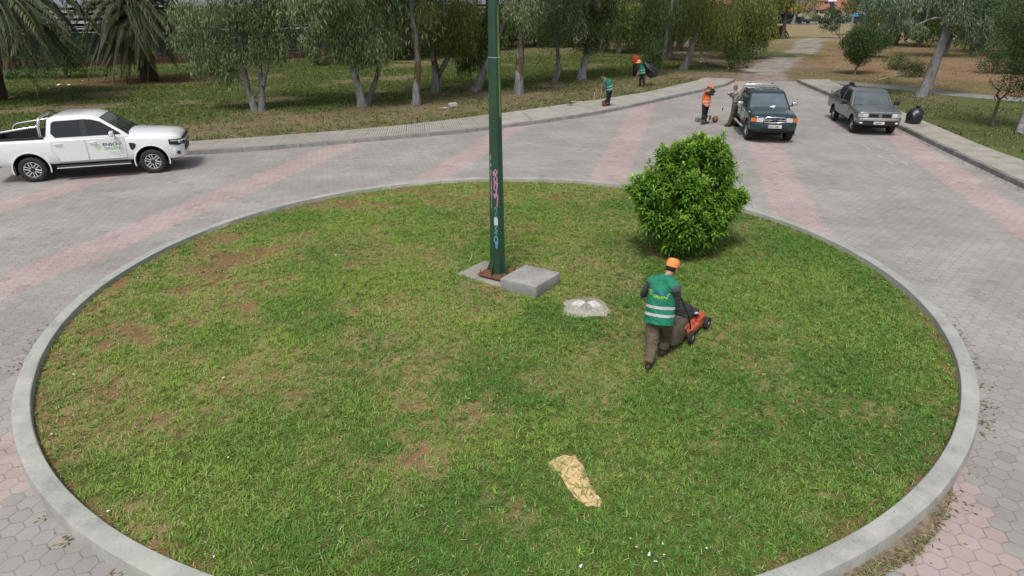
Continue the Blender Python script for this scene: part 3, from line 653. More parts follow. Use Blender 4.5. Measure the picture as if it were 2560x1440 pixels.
    xr, zlo, zhi = S_['rw']; MB().box((xr, 0, (zlo+zhi)/2), (.012, wy(zhi)*2-.34, zhi-zlo)).build('rear_window', glass, root, 0)
    # doors, handles
    for i, (poly, hx, hz) in enumerate(S_['doors']):
        for s in (-1, 1):
            big = [(x+(.006 if x > np.mean([p[0] for p in poly]) else -.006), z+(.006 if z > np.mean([p[1] for p in poly]) else -.006)) for x, z in poly]
            a_, b2 = s*(W-.02), s*(W+.0015)
            ds = MB().prism(big, min(a_, b2), max(a_, b2)).build('door_seam', seam, root, 0)
            a_, b2 = s*(W-.02), s*(W+.006); dm = MB().prism(poly, min(a_, b2), max(a_, b2)).mesh('door'); dm = bevelled(dm, .004, 1)
            dr = link('door', fin(dm, 30), P, root)
            hm = MB().tube([(hx-.10, s*(W+.012), hz), (hx-.07, s*(W+.04), hz), (hx+.07, s*(W+.04), hz), (hx+.10, s*(W+.012), hz)], .014, 8, up=(0, 0, 1), flat=1.3).build('door_handle', S_.get('handle', P), dr)
            if s < 0: root['_door%d' % i] = dr.name
    # mirrors
    mx, my, mz = S_['mirror']
    for s in (-1, 1):
        mm = MB().box((mx, s*(my+.16), mz), (.11, .22, .17)).mesh('mirror'); ob = link('mirror', fin(bevelled(mm, .04, 3), 50), S_['mirror_mat'], root)
        MB().box((mx-.058, s*(my+.16), mz), (.006, .17, .12)).build('mirror_glass', glass, ob, 0)
        MB().tube([(mx+.02, s*(my-.03), mz-.07), (mx, s*(my+.10), mz-.05)], .028, 8).build('mirror_arm', black, ob)
    # load bed
    bm_ = S_.get('liner', P)
    x0, x1 = bx0-.002, bx1+.002; wi = W-.088; l = MB(); l.box(((x0+x1)/2, 0, bz+.006), (x0-x1, wi*2, .01))
    for s in (-1, 1): l.box(((x0+x1)/2, s*(wi-.004), (bz+bzt)/2), (x0-x1, .006, bzt-bz-.01))
    l.box((x1+.006, 0, (bz+bzt)/2), (.006, wi*2-.02, bzt-bz-.01)); l.box((x0-.006, 0, (bz+bzt)/2), (.006, wi*2-.02, bzt-bz-.01)); l.build('bed_liner', bm_, root, 0)
    if S_.get('railcap'):
        r = MB()
        for s in (-1, 1): r.box(((x0+x1)/2, s*(W-.055), bzt+.012), (x0-x1+.05, .085, .03))
        r.box((x1-.04, 0, bzt+.012), (.07, W*2-.15, .03)); r.build('bed_rail', S_['railcap'], root, 30, bevel=.008)
    # underbody
    MB().box((0, 0, S_['st'][3][3]+.02), (fa*2-.9, W*2-.24, .16)).box((fa, 0, .38), (.9, .8, .24)).box((ra, 0, .4), (.9, .6, .2)).build('chassis', dark, root, 0)
    for sx in (fa, ra): MB().tube([(sx, -tr+.05, wr), (sx, tr-.05, wr)], .05, 8).build('axle', dark, root)
    return root

# ---- white double-cab pickup
white = mat('white_paint', (.80, .83, .85), .22, var=.02, coat=.6)
SW = dict(paint=white, fa=1.635, track=1.64, wr=.375, ww=.27, rim=.235, arch=.105, W=.955, style='y6', flare=white, fl=.02,
  st=[(2.56, .60, .5, .46, .86, .98, .01), (2.52, .74, .6, .42, .92, 1.06, .02), (2.42, .86, .7, .40, .98, 1.12, .03), (2.22, .93, .78, .40, 1.03, 1.165, .04), (1.85, .955, .8, .42, 1.08, 1.20, .05), (1.15, .955, .8, .45, 1.13, 1.25, .05), (.6, .955, .8, .46, 1.15, 1.26, .02), (-.5, .955, .8, .47, 1.17, 1.27, .02), (-1.10, .955, .8, .48, 1.18, 1.28, 0), (-2.4, .955, .8, .50, 1.20, 1.295, 0), (-2.72, .945, .8, .52, 1.20, 1.29, 0), (-2.78, .90, .75, .55, 1.18, 1.27, 0)],
  bed=(-1.16, -2.70, .80, 1.295), cab=[(1.22, 1.15), (.95, 1.37), (.36, 1.79), (.12, 1.865), (-.75, 1.875), (-.98, 1.82), (-1.12, 1.15)], cz=(1.2, 1.87), cy=(.925, .70),
  windows=[('front', [(.93, 1.275), (.88, 1.335), (.42, 1.66), (.18, 1.735), (.0, 1.75), (.02, 1.275)]), ('rear', [(-.14, 1.275), (-.12, 1.75), (-.80, 1.735), (-.88, 1.68), (-.93, 1.40), (-.83, 1.275)])],
  pillars=[[(.03, 1.275), (.0, 1.755), (-.12, 1.755), (-.14, 1.275)]], ws=((1.18, 1.20), (.34, 1.80)), rw=(-1.085, 1.38, 1.70),
  doors=[([(.96, .56), (.99, .85), (.99, 1.16), (-.045, 1.165), (-.045, .56)], .13, 1.09), ([(-.075, .56), (-.075, 1.165), (-.95, 1.17), (-.99, .95), (-.82, .56)], -.78, 1.10)],
  mirror=(.72, .97, 1.33), mirror_mat=white, liner=black, railcap=black)
wt_ = truck('pickup_truck', (-12.98, 20.20), math.atan2(1.06, 3.14), SW, label='white double-cab pickup parked at the left kerb with green company lettering on its door', cat='pickup truck')
W = SW['W']
for s in (-1, 1):
    sb = MB().box((.05, s*1.0, .42), (2.0, .16, .07)).build('running_board', black, wt_, 30, bevel=.02)
    MB().tube([(-.95, s*1.085, .40), (1.05, s*1.085, .40)], .014, 8).build('trim_strip', silver, sb)
    MB().prism([(1.085, 1.0), (1.10, .82), (1.16, .78), (1.24, .86), (1.27, .96), (1.20, 1.0)], min(s*(W-.01), s*(W+.01)), max(s*(W-.01), s*(W+.01))).build('fender_vent', black, wt_, 0)
    # headlamp wraps the corner
    h = MB(); o = [(2.20, W-.02), (2.42, .86), (2.50, .76), (2.56, .56)]
    lo, hi = .83, 1.02
    pts = [(x+.012, y+.014) for x, y in o]; V = [(x, s*y, lo+(.05 if i == 0 else 0)) for i, (x, y) in enumerate(pts)]+[(x, s*y, hi+.03*(3-i)/3-.02) for i, (x, y) in enumerate(pts)]+[(x-.08, s*(y-.08), lo) for x, y in pts]+[(x-.08, s*(y-.08), hi-.01) for x, y in pts]
    F = []
    for i in range(3): F += [(i, i+1, i+5, i+4), (i+8, i+12, i+13, i+9), (i+4, i+5, i+13, i+12), (i, i+8, i+9, i+1)]
    F += [(0, 4, 12, 8), (3, 11, 15, 7)]; h.add(V, F); hl = h.build('headlight', glass, wt_, 0)
    MB().sphere((2.475, s*.81, .93), (.045, .06, .05), 10).sphere((2.53, s*.68, .93), (.03, .06, .04), 10).build('lamp', lens, hl)
    MB().tube([(2.25, s*(W+.0), .98), (2.46, s*.85, .97), (2.56, s*.70, .955), (2.585, s*.58, .955)], .013, 6).build('light_strip', mat('drl_white', (.8, .82, .84), .3), hl)
    MB().box((2.42, s*.875, .60), (.10, .10, .10)).build('fog_lamp_surround', black, wt_, 30, bevel=.02)
    MB().prism([(-2.05, .52), (-2.06, .22), (-2.09, .22), (-2.12, .55)], min(s*.72, s*.96), max(s*.72, s*.96)).build('mud_flap', rubber, wt_, 0)
g = MB().box((2.575, 0, .93), (.05, 1.16, .26)).build('grille', black, wt_, 30, bevel=.02)
MB().tube([(2.61, -.6, .94), (2.615, 0, .95), (2.61, .6, .94)], .022, 8).build('grille_bar', silver, g); MB().box((2.61, 0, .93), (.012, .2, .085)).build('badge', silver, g, 30, bevel=.02)
MB().slab([(x, y, .50) for x, y in wrap(2.50, .915, .26, .12)], (0, 0, 1), .26).build('front_bumper', white, wt_, 40, bevel=.04)
MB().slab([(x, y, .40) for x, y in wrap(2.47, .86, .22, .12)], (0, 0, 1), .12).build('lower_bumper', black, wt_, 40, bevel=.02); MB().box((2.565, 0, .66), (.04, .9, .14)).build('air_intake', black, wt_, 0)
MB().slab([(-x, y, .50) for x, y in wrap(2.80, .93, .35, .12)], (0, 0, 1), .22).build('rear_bumper', black, wt_, 40, bevel=.02)
rb = MB()
for s in (-1, 1):
    rb.tube([(-1.22, s*.86, 1.30), (-1.20, s*.84, 1.62), (-1.16, s*.78, 1.80), (-1.13, s*.68, 1.865), (-1.12, 0, 1.88)], .038, 10)
    rb.tube([(-1.22, s*.85, 1.62), (-1.6, s*.855, 1.58), (-2.25, s*.865, 1.50), (-2.36, s*.87, 1.44), (-2.42, s*.87, 1.30)], .034, 10)
rb.build('roll_bar', chrome, wt_, 60); MB().prism([(-.80, 1.87), (-.92, 1.93), (-.98, 1.87)], -.03, .03).build('antenna', black, wt_, 0)
MB().box((-1.42, 0, .98), (.36, 1.5, .26)).build('tool_box', black, wt_, 30, bevel=.03)
# company lettering on the right front door
navy = mat('navy_ink', (.02, .04, .20), .4); leafg = mat('green_ink', (.20, .55, .12), .4); paleg = mat('pale_green_ink', (.42, .72, .42), .4); greyink = mat('grey_ink', (.35, .37, .45), .5)
dr = bpy.data.objects[wt_['_door0']]; yy = -(W+.008)
text('ENSO', .125, navy, dr, frame((.37, yy, .955), (1, 0, 0), (0, 0, 1)), sx=1.25, bold=.003)
text('GREEN', .115, leafg, dr, frame((.39, yy, .845), (1, 0, 0), (0, 0, 1)), sx=1.22, bold=.002)
lg = MB()
for i in range(40):
    a = i*2.399; r = .088*math.sqrt((i+.5)/40); lg.sphere((.245+r*math.cos(a), yy, .945+r*math.sin(a)*1.05), (.011, .002, .011), 8)
lg.tube([(.25, yy, .90), (.255, yy, .80)], .008, 6, flat=.3, up=(0, 1, 0)).tube([(.25, yy, .86), (.20, yy, .93)], .005, 6, flat=.4, up=(0, 1, 0)).tube([(.25, yy, .86), (.30, yy, .94)], .005, 6, flat=.4, up=(0, 1, 0)); lg.build('tree_emblem', paleg, dr)
MB().slab([(.80, yy, .97), (.83, yy, 1.0), (.90, yy, 1.06), (.89, yy, 1.01), (.84, yy, .965)], (0, -1, 0), .002).build('leaf_emblem', leafg, dr, 0)
ln = MB().box((.63, yy, .825), (.56, .001, .004))
for z_, x0, x1 in ((.77, .50, .86), (.735, .53, .84), (.70, .48, .90), (.665, .58, .78)):
    x = x0
    while x < x1: l_ = random.uniform(.03, .08); ln.box((x+l_/2, yy, z_), (l_*.8, .001, .009)); x += l_
x = .72
while x < .95: l_ = random.uniform(.02, .05); ln.box((x+l_/2, yy, .625), (l_*.8, .001, .010)); x += l_
ln.build('small_print', greyink, dr, 0)

# ---- dark green double-cab pickup seen from the front
dgreen = mat('dark_green_paint', (.009, .034, .038), .22, var=.12, coat=.8)
SG = dict(paint=dgreen, fa=1.5, track=1.48, wr=.365, ww=.26, rim=.20, arch=.10, W=.86, style='s5', flare=dgreen,
  st=[(2.30, .70, .6, .52, .93, 1.00, .01), (2.24, .80, .68, .50, .96, 1.04, .02), (2.05, .85, .72, .48, .99, 1.07, .035), (1.6, .86, .73, .48, 1.03, 1.11, .05), (1.05, .86, .73, .48, 1.07, 1.15, .05), (.5, .86, .73, .48, 1.08, 1.16, .02), (-.5, .86, .73, .48, 1.08, 1.16, .02), (-1.15, .86, .73, .48, 1.09, 1.17, 0), (-2.2, .86, .73, .50, 1.09, 1.17, 0), (-2.52, .86, .73, .52, 1.09, 1.17, 0), (-2.56, .83, .7, .54, 1.07, 1.15, 0)],
  bed=(-1.22, -2.50, .72, 1.17), cab=[(1.10, 1.06), (.92, 1.22), (.42, 1.66), (.22, 1.735), (-.88, 1.745), (-1.05, 1.68), (-1.16, 1.06)], cz=(1.12, 1.74), cy=(.83, .665),
  windows=[('front', [(.80, 1.20), (.72, 1.27), (.34, 1.60), (.0, 1.64), (.02, 1.20)]), ('rear', [(-.08, 1.20), (-.06, 1.64), (-.80, 1.63), (-.98, 1.32), (-.92, 1.20)])],
  ws=((1.07, 1.10), (.40, 1.675)), rw=(-1.118, 1.28, 1.58), wsglass=mat('windscreen_sky_glass', (.10, .135, .155), .05, var=.25, scale=1.3, spec=1.0),  # windscreen colour lifted to carry the reflected sky
  doors=[([(.84, .58), (.90, .85), (.90, 1.075), (-.01, 1.08), (-.01, .58)], .12, 1.0), ([(-.04, .58), (-.04, 1.08), (-.98, 1.085), (-.98, .9), (-.72, .58)], -.80, 1.0)],
  mirror=(.66, .88, 1.26), mirror_mat=chrome, liner=black)
hg = math.atan2(-2.72, -.44)
gt = truck('pickup_truck', (9.98, 25.98), hg, SG, label='dark green double-cab pickup with a chrome grille facing the camera', cat='pickup truck'); W = SG['W']
gr = MB().box((2.315, 0, .885), (.05, .80, .19)).build('grille', black, gt, 30, bevel=.02)
gb = MB(); fr = [(2.345, -.40, .90), (2.345, -.37, .97), (2.36, -.3, .99), (2.37, 0, .995), (2.36, .3, .99), (2.345, .37, .97), (2.345, .40, .90), (2.345, .37, .81), (2.36, 0, .79), (2.345, -.37, .81), (2.345, -.40, .90)]
gb.tube(fr, .024, 8); gb.tube([(2.355, -.38, .89), (2.365, 0, .892), (2.355, .38, .89)], .016, 6)
for y in (-.19, 0, .19): gb.tube([(2.36, y, .80), (2.36, y, .985)], .012, 6)
gb.build('grille_bars', chrome, gr, 60); MB().sphere((2.375, 0, .892), (.014, .10, .042), 16).build('badge', mat('badge_blue', (.03, .06, .15), .3), gr)
for s in (-1, 1):
    h = MB().slab([(2.29, s*.42, .81), (2.25, s*.66, .81), (2.25, s*.66, .96), (2.29, s*.42, .98)][::s], (1, 0, 0), .055).build('headlight', lens, gt, 0)
    MB().slab([(2.27, s*.665, .81), (2.18, s*.83, .83), (2.18, s*.83, .95), (2.27, s*.665, .96)][::s], (1, s*.5, 0), .05).build('indicator', amber, gt, 0)
    MB().tube([(-.9, s*.92, .42), (.9, s*.92, .42)], .05, 10, flat=.6).build('running_board', silver, gt)
MB().slab([(x, y, .50) for x, y in wrap(2.33, .87, .42, .15, .08)], (0, 0, 1), .28).build('front_bumper', dgreen, gt, 40, bevel=.035)
MB().slab([(x, y, .42) for x, y in wrap(2.28, .83, .38, .15, .06)], (0, 0, 1), .10).build('lower_bumper', black, gt, 40, bevel=.02)
MB().box((2.40, 0, .55), (.03, 1.0, .10)).build('air_intake', dark, gt, 30, bevel=.01); MB().slab([(-x, y, .50) for x, y in wrap(2.62, .84, .25, .12)], (0, 0, 1), .16).build('rear_bumper', chrome, gt, 40, bevel=.02)
def number_plate(par, x, z, body, w_, h_, band=True, sx=.8, ts=.105):
    p = MB().box((x, 0, z), (.008, w_, h_)).build('number_plate', plate_w, par, 0)
    if band: MB().box((x+.005, -w_/2+.022, z), (.003, .044, h_-.006)).build('country_band', eu_blue, p, 0)
    text(body, ts, ink, p, frame((x+.0065, -w_/2+.055, z-ts*.36), (0, 1, 0), (0, 0, 1)), sx=sx, bold=.002)
number_plate(gt, 2.425, .665, 'XAO 5287', .52, .12, True, .80)
rl = MB()
for s in (-1, 1):
    rl.tube([(-1.20, s*.78, 1.18), (-1.19, s*.74, 1.55), (-1.16, s*.68, 1.75), (-1.14, s*.6, 1.80), (-1.14, 0, 1.81)], .035, 10); rl.tube([(-1.2, s*.72, 1.62), (-1.85, s*.75, 1.2)], .028, 8)
rl.build('roll_bar', mat('pale_tube', (.62, .66, .66), .3, metal=.6), gt, 60)
rf = MB()
for y in np.linspace(-.48, .48, 6): rf.box((-.35, y, 1.749), (1.0, .012, .008))
rf.build('roof_ribs', dgreen, gt, 0)
MB().sphere((-1.14, -.45, 1.85), (.03, .03, .045), 8).sphere((-1.14, .45, 1.85), (.03, .03, .045), 8).build('roof_lamp', black, gt)
p = MB().slab([(1.00, .02, 1.185), (.985, .24, 1.20), (.93, .23, 1.25), (.965, .05, 1.215)], (.6, 0, .8), .004); p.build('dashboard_paper', plate_w, gt, 0)
sign = mat('sticker_white', (.60, .64, .60), .5, var=.1, scale=9); yy = -(W+.008)
for i, (x0, x1) in enumerate(((.22, .72), (-.62, -.16))):
    pts = [(x0, yy, .72), (x1-.05, yy, .69), (x1, yy, .74), (x1, yy, .98), (x1-.06, yy, 1.03), (x0, yy, 1.03), (x0-.04, yy, .98), (x0-.04, yy, .76)]
    dr = bpy.data.objects[gt['_door%d' % i]]; st_ = MB().slab(pts, (0, -1, 0), .003).build('door_sticker', sign, dr, 0)
    text('ENSO', .12, navy, st_, frame((x0+.02, yy-.005, .90), (1, 0, 0), (0, 0, 1)), sx=1.1); text('GREEN', .11, leafg, st_, frame((x0+.02, yy-.005, .78), (1, 0, 0), (0, 0, 1)), sx=.95)

# ---- grey single-cab pickup carrying rubbish bags
greyp = mat('grey_metallic_paint', (.185, .205, .21), .28, metal=.45, var=.12, coat=.5)
SN = dict(paint=greyp, fa=1.475, track=1.42, wr=.335, ww=.20, rim=.19, arch=.075, W=.845, style='steel',
  st=[(2.20, .74, .6, .46, .86, .90, .01), (2.17, .80, .66, .45, .88, .93, .015), (2.0, .84, .7, .44, .90, .96, .02), (1.5, .845, .7, .44, .95, 1.01, .03), (1.0, .845, .7, .44, .98, 1.04, .03), (.4, .845, .7, .44, .99, 1.05, .02), (-.2, .845, .7, .44, .99, 1.05, .02), (-.66, .845, .7, .44, 1.0, 1.06, 0), (-1.6, .845, .7, .46, 1.0, 1.06, 0), (-2.50, .845, .7, .5, 1.0, 1.06, 0), (-2.54, .82, .68, .52, .99, 1.05, 0)],
  bed=(-.74, -2.48, .66, 1.06), cab=[(1.08, .96), (.92, 1.10), (.45, 1.52), (.28, 1.585), (-.40, 1.60), (-.55, 1.55), (-.64, .96)], cz=(1.02, 1.60), cy=(.81, .63),
  windows=[('front', [(.80, 1.085), (.72, 1.15), (.36, 1.47), (.26, 1.51), (-.30, 1.52), (-.40, 1.46), (-.42, 1.085)])], frame=chrome,
  ws=((1.05, 1.0), (.43, 1.54)), rw=(-.61, 1.18, 1.48), wsglass=mat('windscreen_grey_sky_glass', (.095, .12, .13), .05, var=.3, scale=1.5, spec=1.0),  # grey sky reflection mixed into this windscreen's own colour
  doors=[([(.80, .53), (.86, .78), (.86, .985), (-.46, .99), (-.46, .53)], -.28, .92)], handle=black,
  mirror=(.72, .86, 1.12), mirror_mat=black, liner=greyp)
hn = math.atan2(-.98, -.195)
nv = truck('pickup_truck', (14.62, 27.22), hn, SN, label='grey single-cab pickup with black rubbish bags in its bed, beside the right kerb', cat='pickup truck'); W = SN['W']
gr = MB().box((2.205, 0, .80), (.03, .90, .15)).build('grille', greyp, nv, 30, bevel=.01)
for s in (-1, 1):
    MB().box((2.222, s*.235, .80), (.014, .33, .12)).build('grille_opening', dark, gr, 0)
    h = MB().box((2.195, s*.545, .80), (.05, .21, .14)).build('headlight', lens, nv, 30, bevel=.012); MB().slab([(2.205, s*.66, .735), (2.16, s*.80, .735), (2.16, s*.80, .865), (2.205, s*.66, .865)][::s], (1, 0, 0), .02).build('indicator', mat('clear_lens', (.45, .45, .42), .2), nv, 0)
M = Matrix.Translation((2.22, 0, .80)) @ Matrix.Rotation(PI/2, 4, 'Y'); MB().lathe([(.062, .0), (.062, .016), (.048, .016), (.048, 0)], 20, M).box((0, 0, .012), (.022, .13, .012), M).build('badge', chrome, gr, 30)
MB().slab([(x, y, .60) for x, y in wrap(2.24, .86, .30, .13, .05)], (0, 0, 1), .115).build('front_bumper', chrome, nv, 40, bevel=.03)
MB().slab([(x, y, .40) for x, y in wrap(2.20, .83, .30, .13, .05)], (0, 0, 1), .19).build('lower_bumper', black, nv, 40, bevel=.03)
MB().tube([(2.20, -.78, .725), (2.235, -.3, .72), (2.24, .3, .72), (2.20, .78, .725)], .010, 6).build('bumper_gap', mat('brown_trim', (.16, .11, .07), .6), nv)
number_plate(nv, 2.262, .52, 'AM 6017', .40, .11, False, .74, .095)
for s in (-1, 1):
    MB().sphere((2.20, s*.66, .50), (.03, .06, .04), 10).build('fog_lamp', lens, nv)
    r = MB(); zz = 1.07
    for h_ in (.08, .15): r.tube([(-.82, s*.80, zz+h_), (-2.40, s*.80, zz+h_)], .016, 8)
    for x in np.linspace(-.82, -2.40, 7): r.tube([(x, s*.80, zz-.01), (x, s*.80, zz+.15)], .014, 6)
    r.build('bed_rail', greyp, nv, 60)
    MB().tube([(-.60, s*.66, 1.58), (.28, s*.655, 1.57), (.46, s*.66, 1.50), (.95, s*.775, 1.04)], .012, 6).build('roof_gutter', chrome, nv)
    MB().prism([(-1.85, .50), (-1.87, .26), (-1.90, .26), (-1.92, .5)], min(s*.6, s*.84), max(s*.6, s*.84)).build('mud_flap', rubber, nv, 0)
    MB().sphere((1.18, s*.85, .86), (.03, .01, .02), 8).build('side_indicator', amber, nv)
for o_, s_ in ((wt_, .985), (gt, .96), (nv, .96)):
    o_.scale = (s_, s_, s_)
    for k_ in [k_ for k_ in o_.keys() if k_.startswith('_')]: del o_[k_]
def bagmesh(name, seed, w_, h_, lean=(0, 0), knot=True):
    r_ = random.Random(seed); mb = MB(); n, k = 40, 26; V = []; F = []; ph = [r_.uniform(0, 6.3) for _ in range(12)]
    for i in range(k+1):
        t = i/k; z_ = h_*t
        r = w_*.5*float(np.interp(t, [0, .04, .15, .45, .65, .8, .9, .96, 1.0], [.78, .90, .98, 1.0, .90, .66, .36, .20, .30]))
        for j in range(n):
            a = 2*PI*j/n; q = 1+.07*math.sin(3*a+ph[0]+2*t)+.05*math.sin(5*a+ph[1]+5*t)+.05*abs(math.sin(7*a+ph[2]-7*t))+.04*math.sin(5*a+11*t+ph[3])+(.22*(t-.6)*math.sin(9*a+ph[4]) if t > .6 else 0)
            V.append((r*q*math.cos(a)+lean[0]*t*t, r*q*math.sin(a)+lean[1]*t*t, z_*(1+.02*math.sin(4*a+ph[5])*t)))
    for i in range(k):
        for j in range(n): F.append((i*n+j, i*n+(j+1) % n, (i+1)*n+(j+1) % n, (i+1)*n+j))
    F += [tuple(range(n))[::-1], tuple(k*n+j for j in range(n))]; mb.add(V, F)
    if knot:
        for a in (0.4, 2.2, 4.1): mb.tube([(lean[0], lean[1], h_*.96), (lean[0]+.07*math.cos(a), lean[1]+.07*math.sin(a), h_*1.03), (lean[0]+.15*math.cos(a), lean[1]+.15*math.sin(a), h_*1.01)], [.035, .05, .02], 7, flat=.4)
    return mb
bagm = mat('black_polythene', (.014, .016, .022), .32, var=.3, scale=5, bmp=.02, bscale=9, spec=.7); bagm2 = mat('grey_polythene', (.05, .055, .075), .4, var=.3, scale=5, bmp=.02, bscale=9, spec=.6)
o = tag(bagmesh('rubbish_bag', 1, .58, .68, (.06, .02)).build('rubbish_bag', bagm, None, 60), 'full black rubbish bag tied at the top, standing on the right pavement', 'rubbish bag', 'black rubbish bags'); o.location = tuple(gp(2282, 308, .14))
Mn = Matrix.Translation((14.62, 27.22, 0)) @ Matrix.Rotation(hn, 4, 'Z')
for lx, ly, sd, ww_, hh_, mt_, lb, rr_ in ((-1.16, -.36, 2, .64, .66, bagm, 'shiny black rubbish bag heaped highest in the grey pickup bed', .2), (-1.85, -.30, 3, .80, .55, bagm2, 'grey-black rubbish bag lying low behind the bed rail of the grey pickup', 1), (-1.7, .36, 4, .8, .5, bagm, 'black rubbish bag at the tail end of the grey pickup bed', 2)):
    o = tag(bagmesh('rubbish_bag', sd, ww_, hh_).build('rubbish_bag', mt_, None, 60), lb, 'rubbish bag', 'black rubbish bags'); o.location = Mn @ Vector((lx, ly, .95 if sd == 2 else .80 if sd == 3 else .64)); o.rotation_euler = (.25*rr_*.3, .1, rr_)

# ================================================================== ROUND ISLAND FURNITURE
polegreen = mat('green_pole_paint', (.034, .095, .052), .45, var=.25, scale=2.5, c2=(.022, .062, .042)); rust = mat('rust', (.17, .075, .045), .9, var=.35, scale=14, bmp=.004)
poleyel = mat('yellow_green_tone', (.16, .24, .06), .5, var=.3, scale=3)
pr = empty('lamp_post', (-.27, 11.27, .055), label='tall dark green steel post with graffiti standing on the island', cat='post')
n = 8; prof = [(.148, .0), (.146, .06), (.143, .3), (.092, 5.0), (.055, 9.0), (.0, 9.01)]; Mz = Matrix.Rotation(R(14), 4, 'Z')
MB().lathe(prof, 8, Mz).build('shaft', polegreen, pr, 20)
bp = MB().box((.0, .0, .085), (.56, .56, .022), Matrix.Rotation(R(-32), 4, 'Z')).build('base_plate', rust, pr, 0, bevel=.003)
for i in range(4):
    a = R(-32)+PI/2*i+PI/4-PI/4
    c, s = math.cos(a), math.sin(a); gs = MB().slab([(c*.12-s*.006, s*.12+c*.006, .097), (c*.24-s*.006, s*.24+c*.006, .097), (c*.235-s*.006, s*.235+c*.006, .13), (c*.135-s*.006, s*.135+c*.006, .36)], (s, -c, 0), .012).build('gusset', polegreen, pr, 0)
    a += PI/4; MB().lathe([(.02, .096), (.02, .12), (.012, .12), (.012, .17), (0, .17)], 8, Matrix.Translation((math.cos(a)*.33, math.sin(a)*.33, 0))).build('bolt', rust, pr, 20)
def pr_r(z): return np.interp(z, [.3, 5.0], [.143, .092])
th = MB(); zw = 3.95; th.lathe([(pr_r(zw)+.004, zw), (pr_r(zw)+.008, zw+.008), (pr_r(zw)+.004, zw+.016)], 8, Mz).build('wire_band', mat('grey_wire', (.25, .33, .27), .6), pr, 60)
# graffiti strokes: painted curves lying on the faces that look towards the camera
def face(k):
    a = R(14)+PI/4*k+PI/8; return a
def scrib(name, k, z0, z1, pts, m, w_, parent=pr):
    """strokes in face coords (s across -1..1, t 0..1 up), thin flat ribbons on octagon face k"""
    a = face(k); nx_, ny_ = math.cos(a), math.sin(a); tx_, ty_ = -ny_, nx_; mb = MB()
    for st in pts:
        L_ = []
        st = spline([(p[0], p[1]) for p in st], .12) if len(st) > 2 else st
        for s_, t in st:
            z_ = z0+(z1-z0)*t; rr_ = pr_r(z_); ap = rr_*math.cos(PI/8); hw = rr_*math.sin(PI/8)
            L_.append((nx_*(ap+.0015)+tx_*s_*hw, ny_*(ap+.0015)+ty_*s_*hw, z_))
        mb.tube(L_, w_, 6, up=(nx_, ny_, 0), flat=.12)
    return mb.build(name, m, parent, 60)
KF = min(range(8), key=lambda k: math.cos(face(k)-R(-92)) * -1); KLf = min(range(8), key=lambda k: -math.cos(face(k)-R(-137)))
pinkp = mat('pink_spray', (.50, .23, .42), .6); bluep = mat('blue_spray', (.09, .33, .45), .6); whitep = mat('white_spray', (.55, .6, .62), .7); pale = mat('pale_spray', (.35, .48, .42), .6)
scrib('pink_graffiti', KF, 1.42, 2.10, [[(-.2, 1), (.7, .95), (.1, .84), (-.6, .86), (-.5, .96), (.3, .82), (.75, .72), (-.3, .68), (-.4, .8)], [(-.5, .62), (.2, .66), (.7, .56), (.3, .44), (-.4, .48), (-.3, .6), (.6, .7)], [(.8, .66), (.4, .4), (-.3, .28), (.2, .36), (.85, .3), (.7, .12), (.5, .0)], [(-.6, .36), (-.2, .24), (.5, .34)]], pinkp, .011)
scrib('pink_graffiti', KLf, 1.38, 2.0, [[(-.2, 1), (.4, .85), (-.3, .72), (.5, .6), (-.2, .5), (.4, .36), (0, .2), (.3, .0)], [(.6, .8), (.0, .6), (.6, .4)]], pinkp, .009)
scrib('pale_graffiti', KLf, 2.0, 2.35, [[(-.3, .0), (.0, .25), (.3, .0)], [(-.3, .4), (.0, .6), (.3, .4)], [(-.3, .75), (.0, 1), (.3, .75)]], pale, .006)
scrib('blue_graffiti', KF, .62, 1.05, [[(.5, 1), (-.3, .9), (.5, .8), (-.4, .72), (.5, .66)], [(.4, .6), (-.5, .5), (-.5, .34), (.2, .3), (.5, .44), (.0, .56)], [(-.3, .2), (.1, .3), (-.1, .04)], [(.6, .3), (.2, .0)]], bluep, .010)
scrib('blue_graffiti', KF, 1.2, 1.42, [[(-.4, .7), (.1, 1), (.4, .6), (-.1, .4), (.5, .0)]], bluep, .007)
a = face(KF); nx_, ny_ = math.cos(a), math.sin(a); q = lambda s_, z_: (nx_*(pr_r(z_)*.924+.001)-ny_*s_*pr_r(z_)*.383, ny_*(pr_r(z_)*.924+.001)+nx_*s_*pr_r(z_)*.383, z_)
MB().slab([q(-.6, 1.07), q(.75, 1.07), q(.8, 1.18), q(.3, 1.24), q(-.2, 1.22), q(-.6, 1.23)], (nx_, ny_, 0), .001).build('poster_scrap', whitep, pr, 0)
a = face(KF+1); nx_, ny_ = math.cos(a), math.sin(a)
MB().slab([q(.2, 3.0), q(.9, 3.0), q(.9, 4.75), q(.3, 4.75), q(.0, 4.2), q(.25, 3.6)], (nx_, ny_, 0), .001).build('yellow_green_patch', poleyel, pr, 0)  # yellow-green patch high on the right-hand face of the shaft
cblock = concrete('block_concrete', (.40, .39, .38), (.27, .265, .26), 3.5, bmp=.008); cslab = concrete('slab_concrete', (.36, .34, .30), (.26, .24, .21), 3, bmp=.006)
def rough_slab(name, poly, z0, z1, m, wob=.008, bev=.012, sub=4):
    pts = []
    for i in range(len(poly)):
        a_, b_ = np.array(poly[i]), np.array(poly[(i+1) % len(poly)])
        for k in range(sub): f = k/sub; p = a_*(1-f)+b_*f; pts.append((p[0]+random.uniform(-wob, wob), p[1]+random.uniform(-wob, wob), z0))
    return link(name, fin(bevelled(MB().slab(pts, (0, 0, 1), z1-z0).mesh(name), bev, 2), 40), m)
tag(rough_slab('concrete_slab', [(-1.07, 11.36), (.17, 10.42), (.62, 11.02), (-.56, 12.03)], -.05, .088, cslab, .014, .01, 7), 'low concrete footing slab under the green post', 'slab')
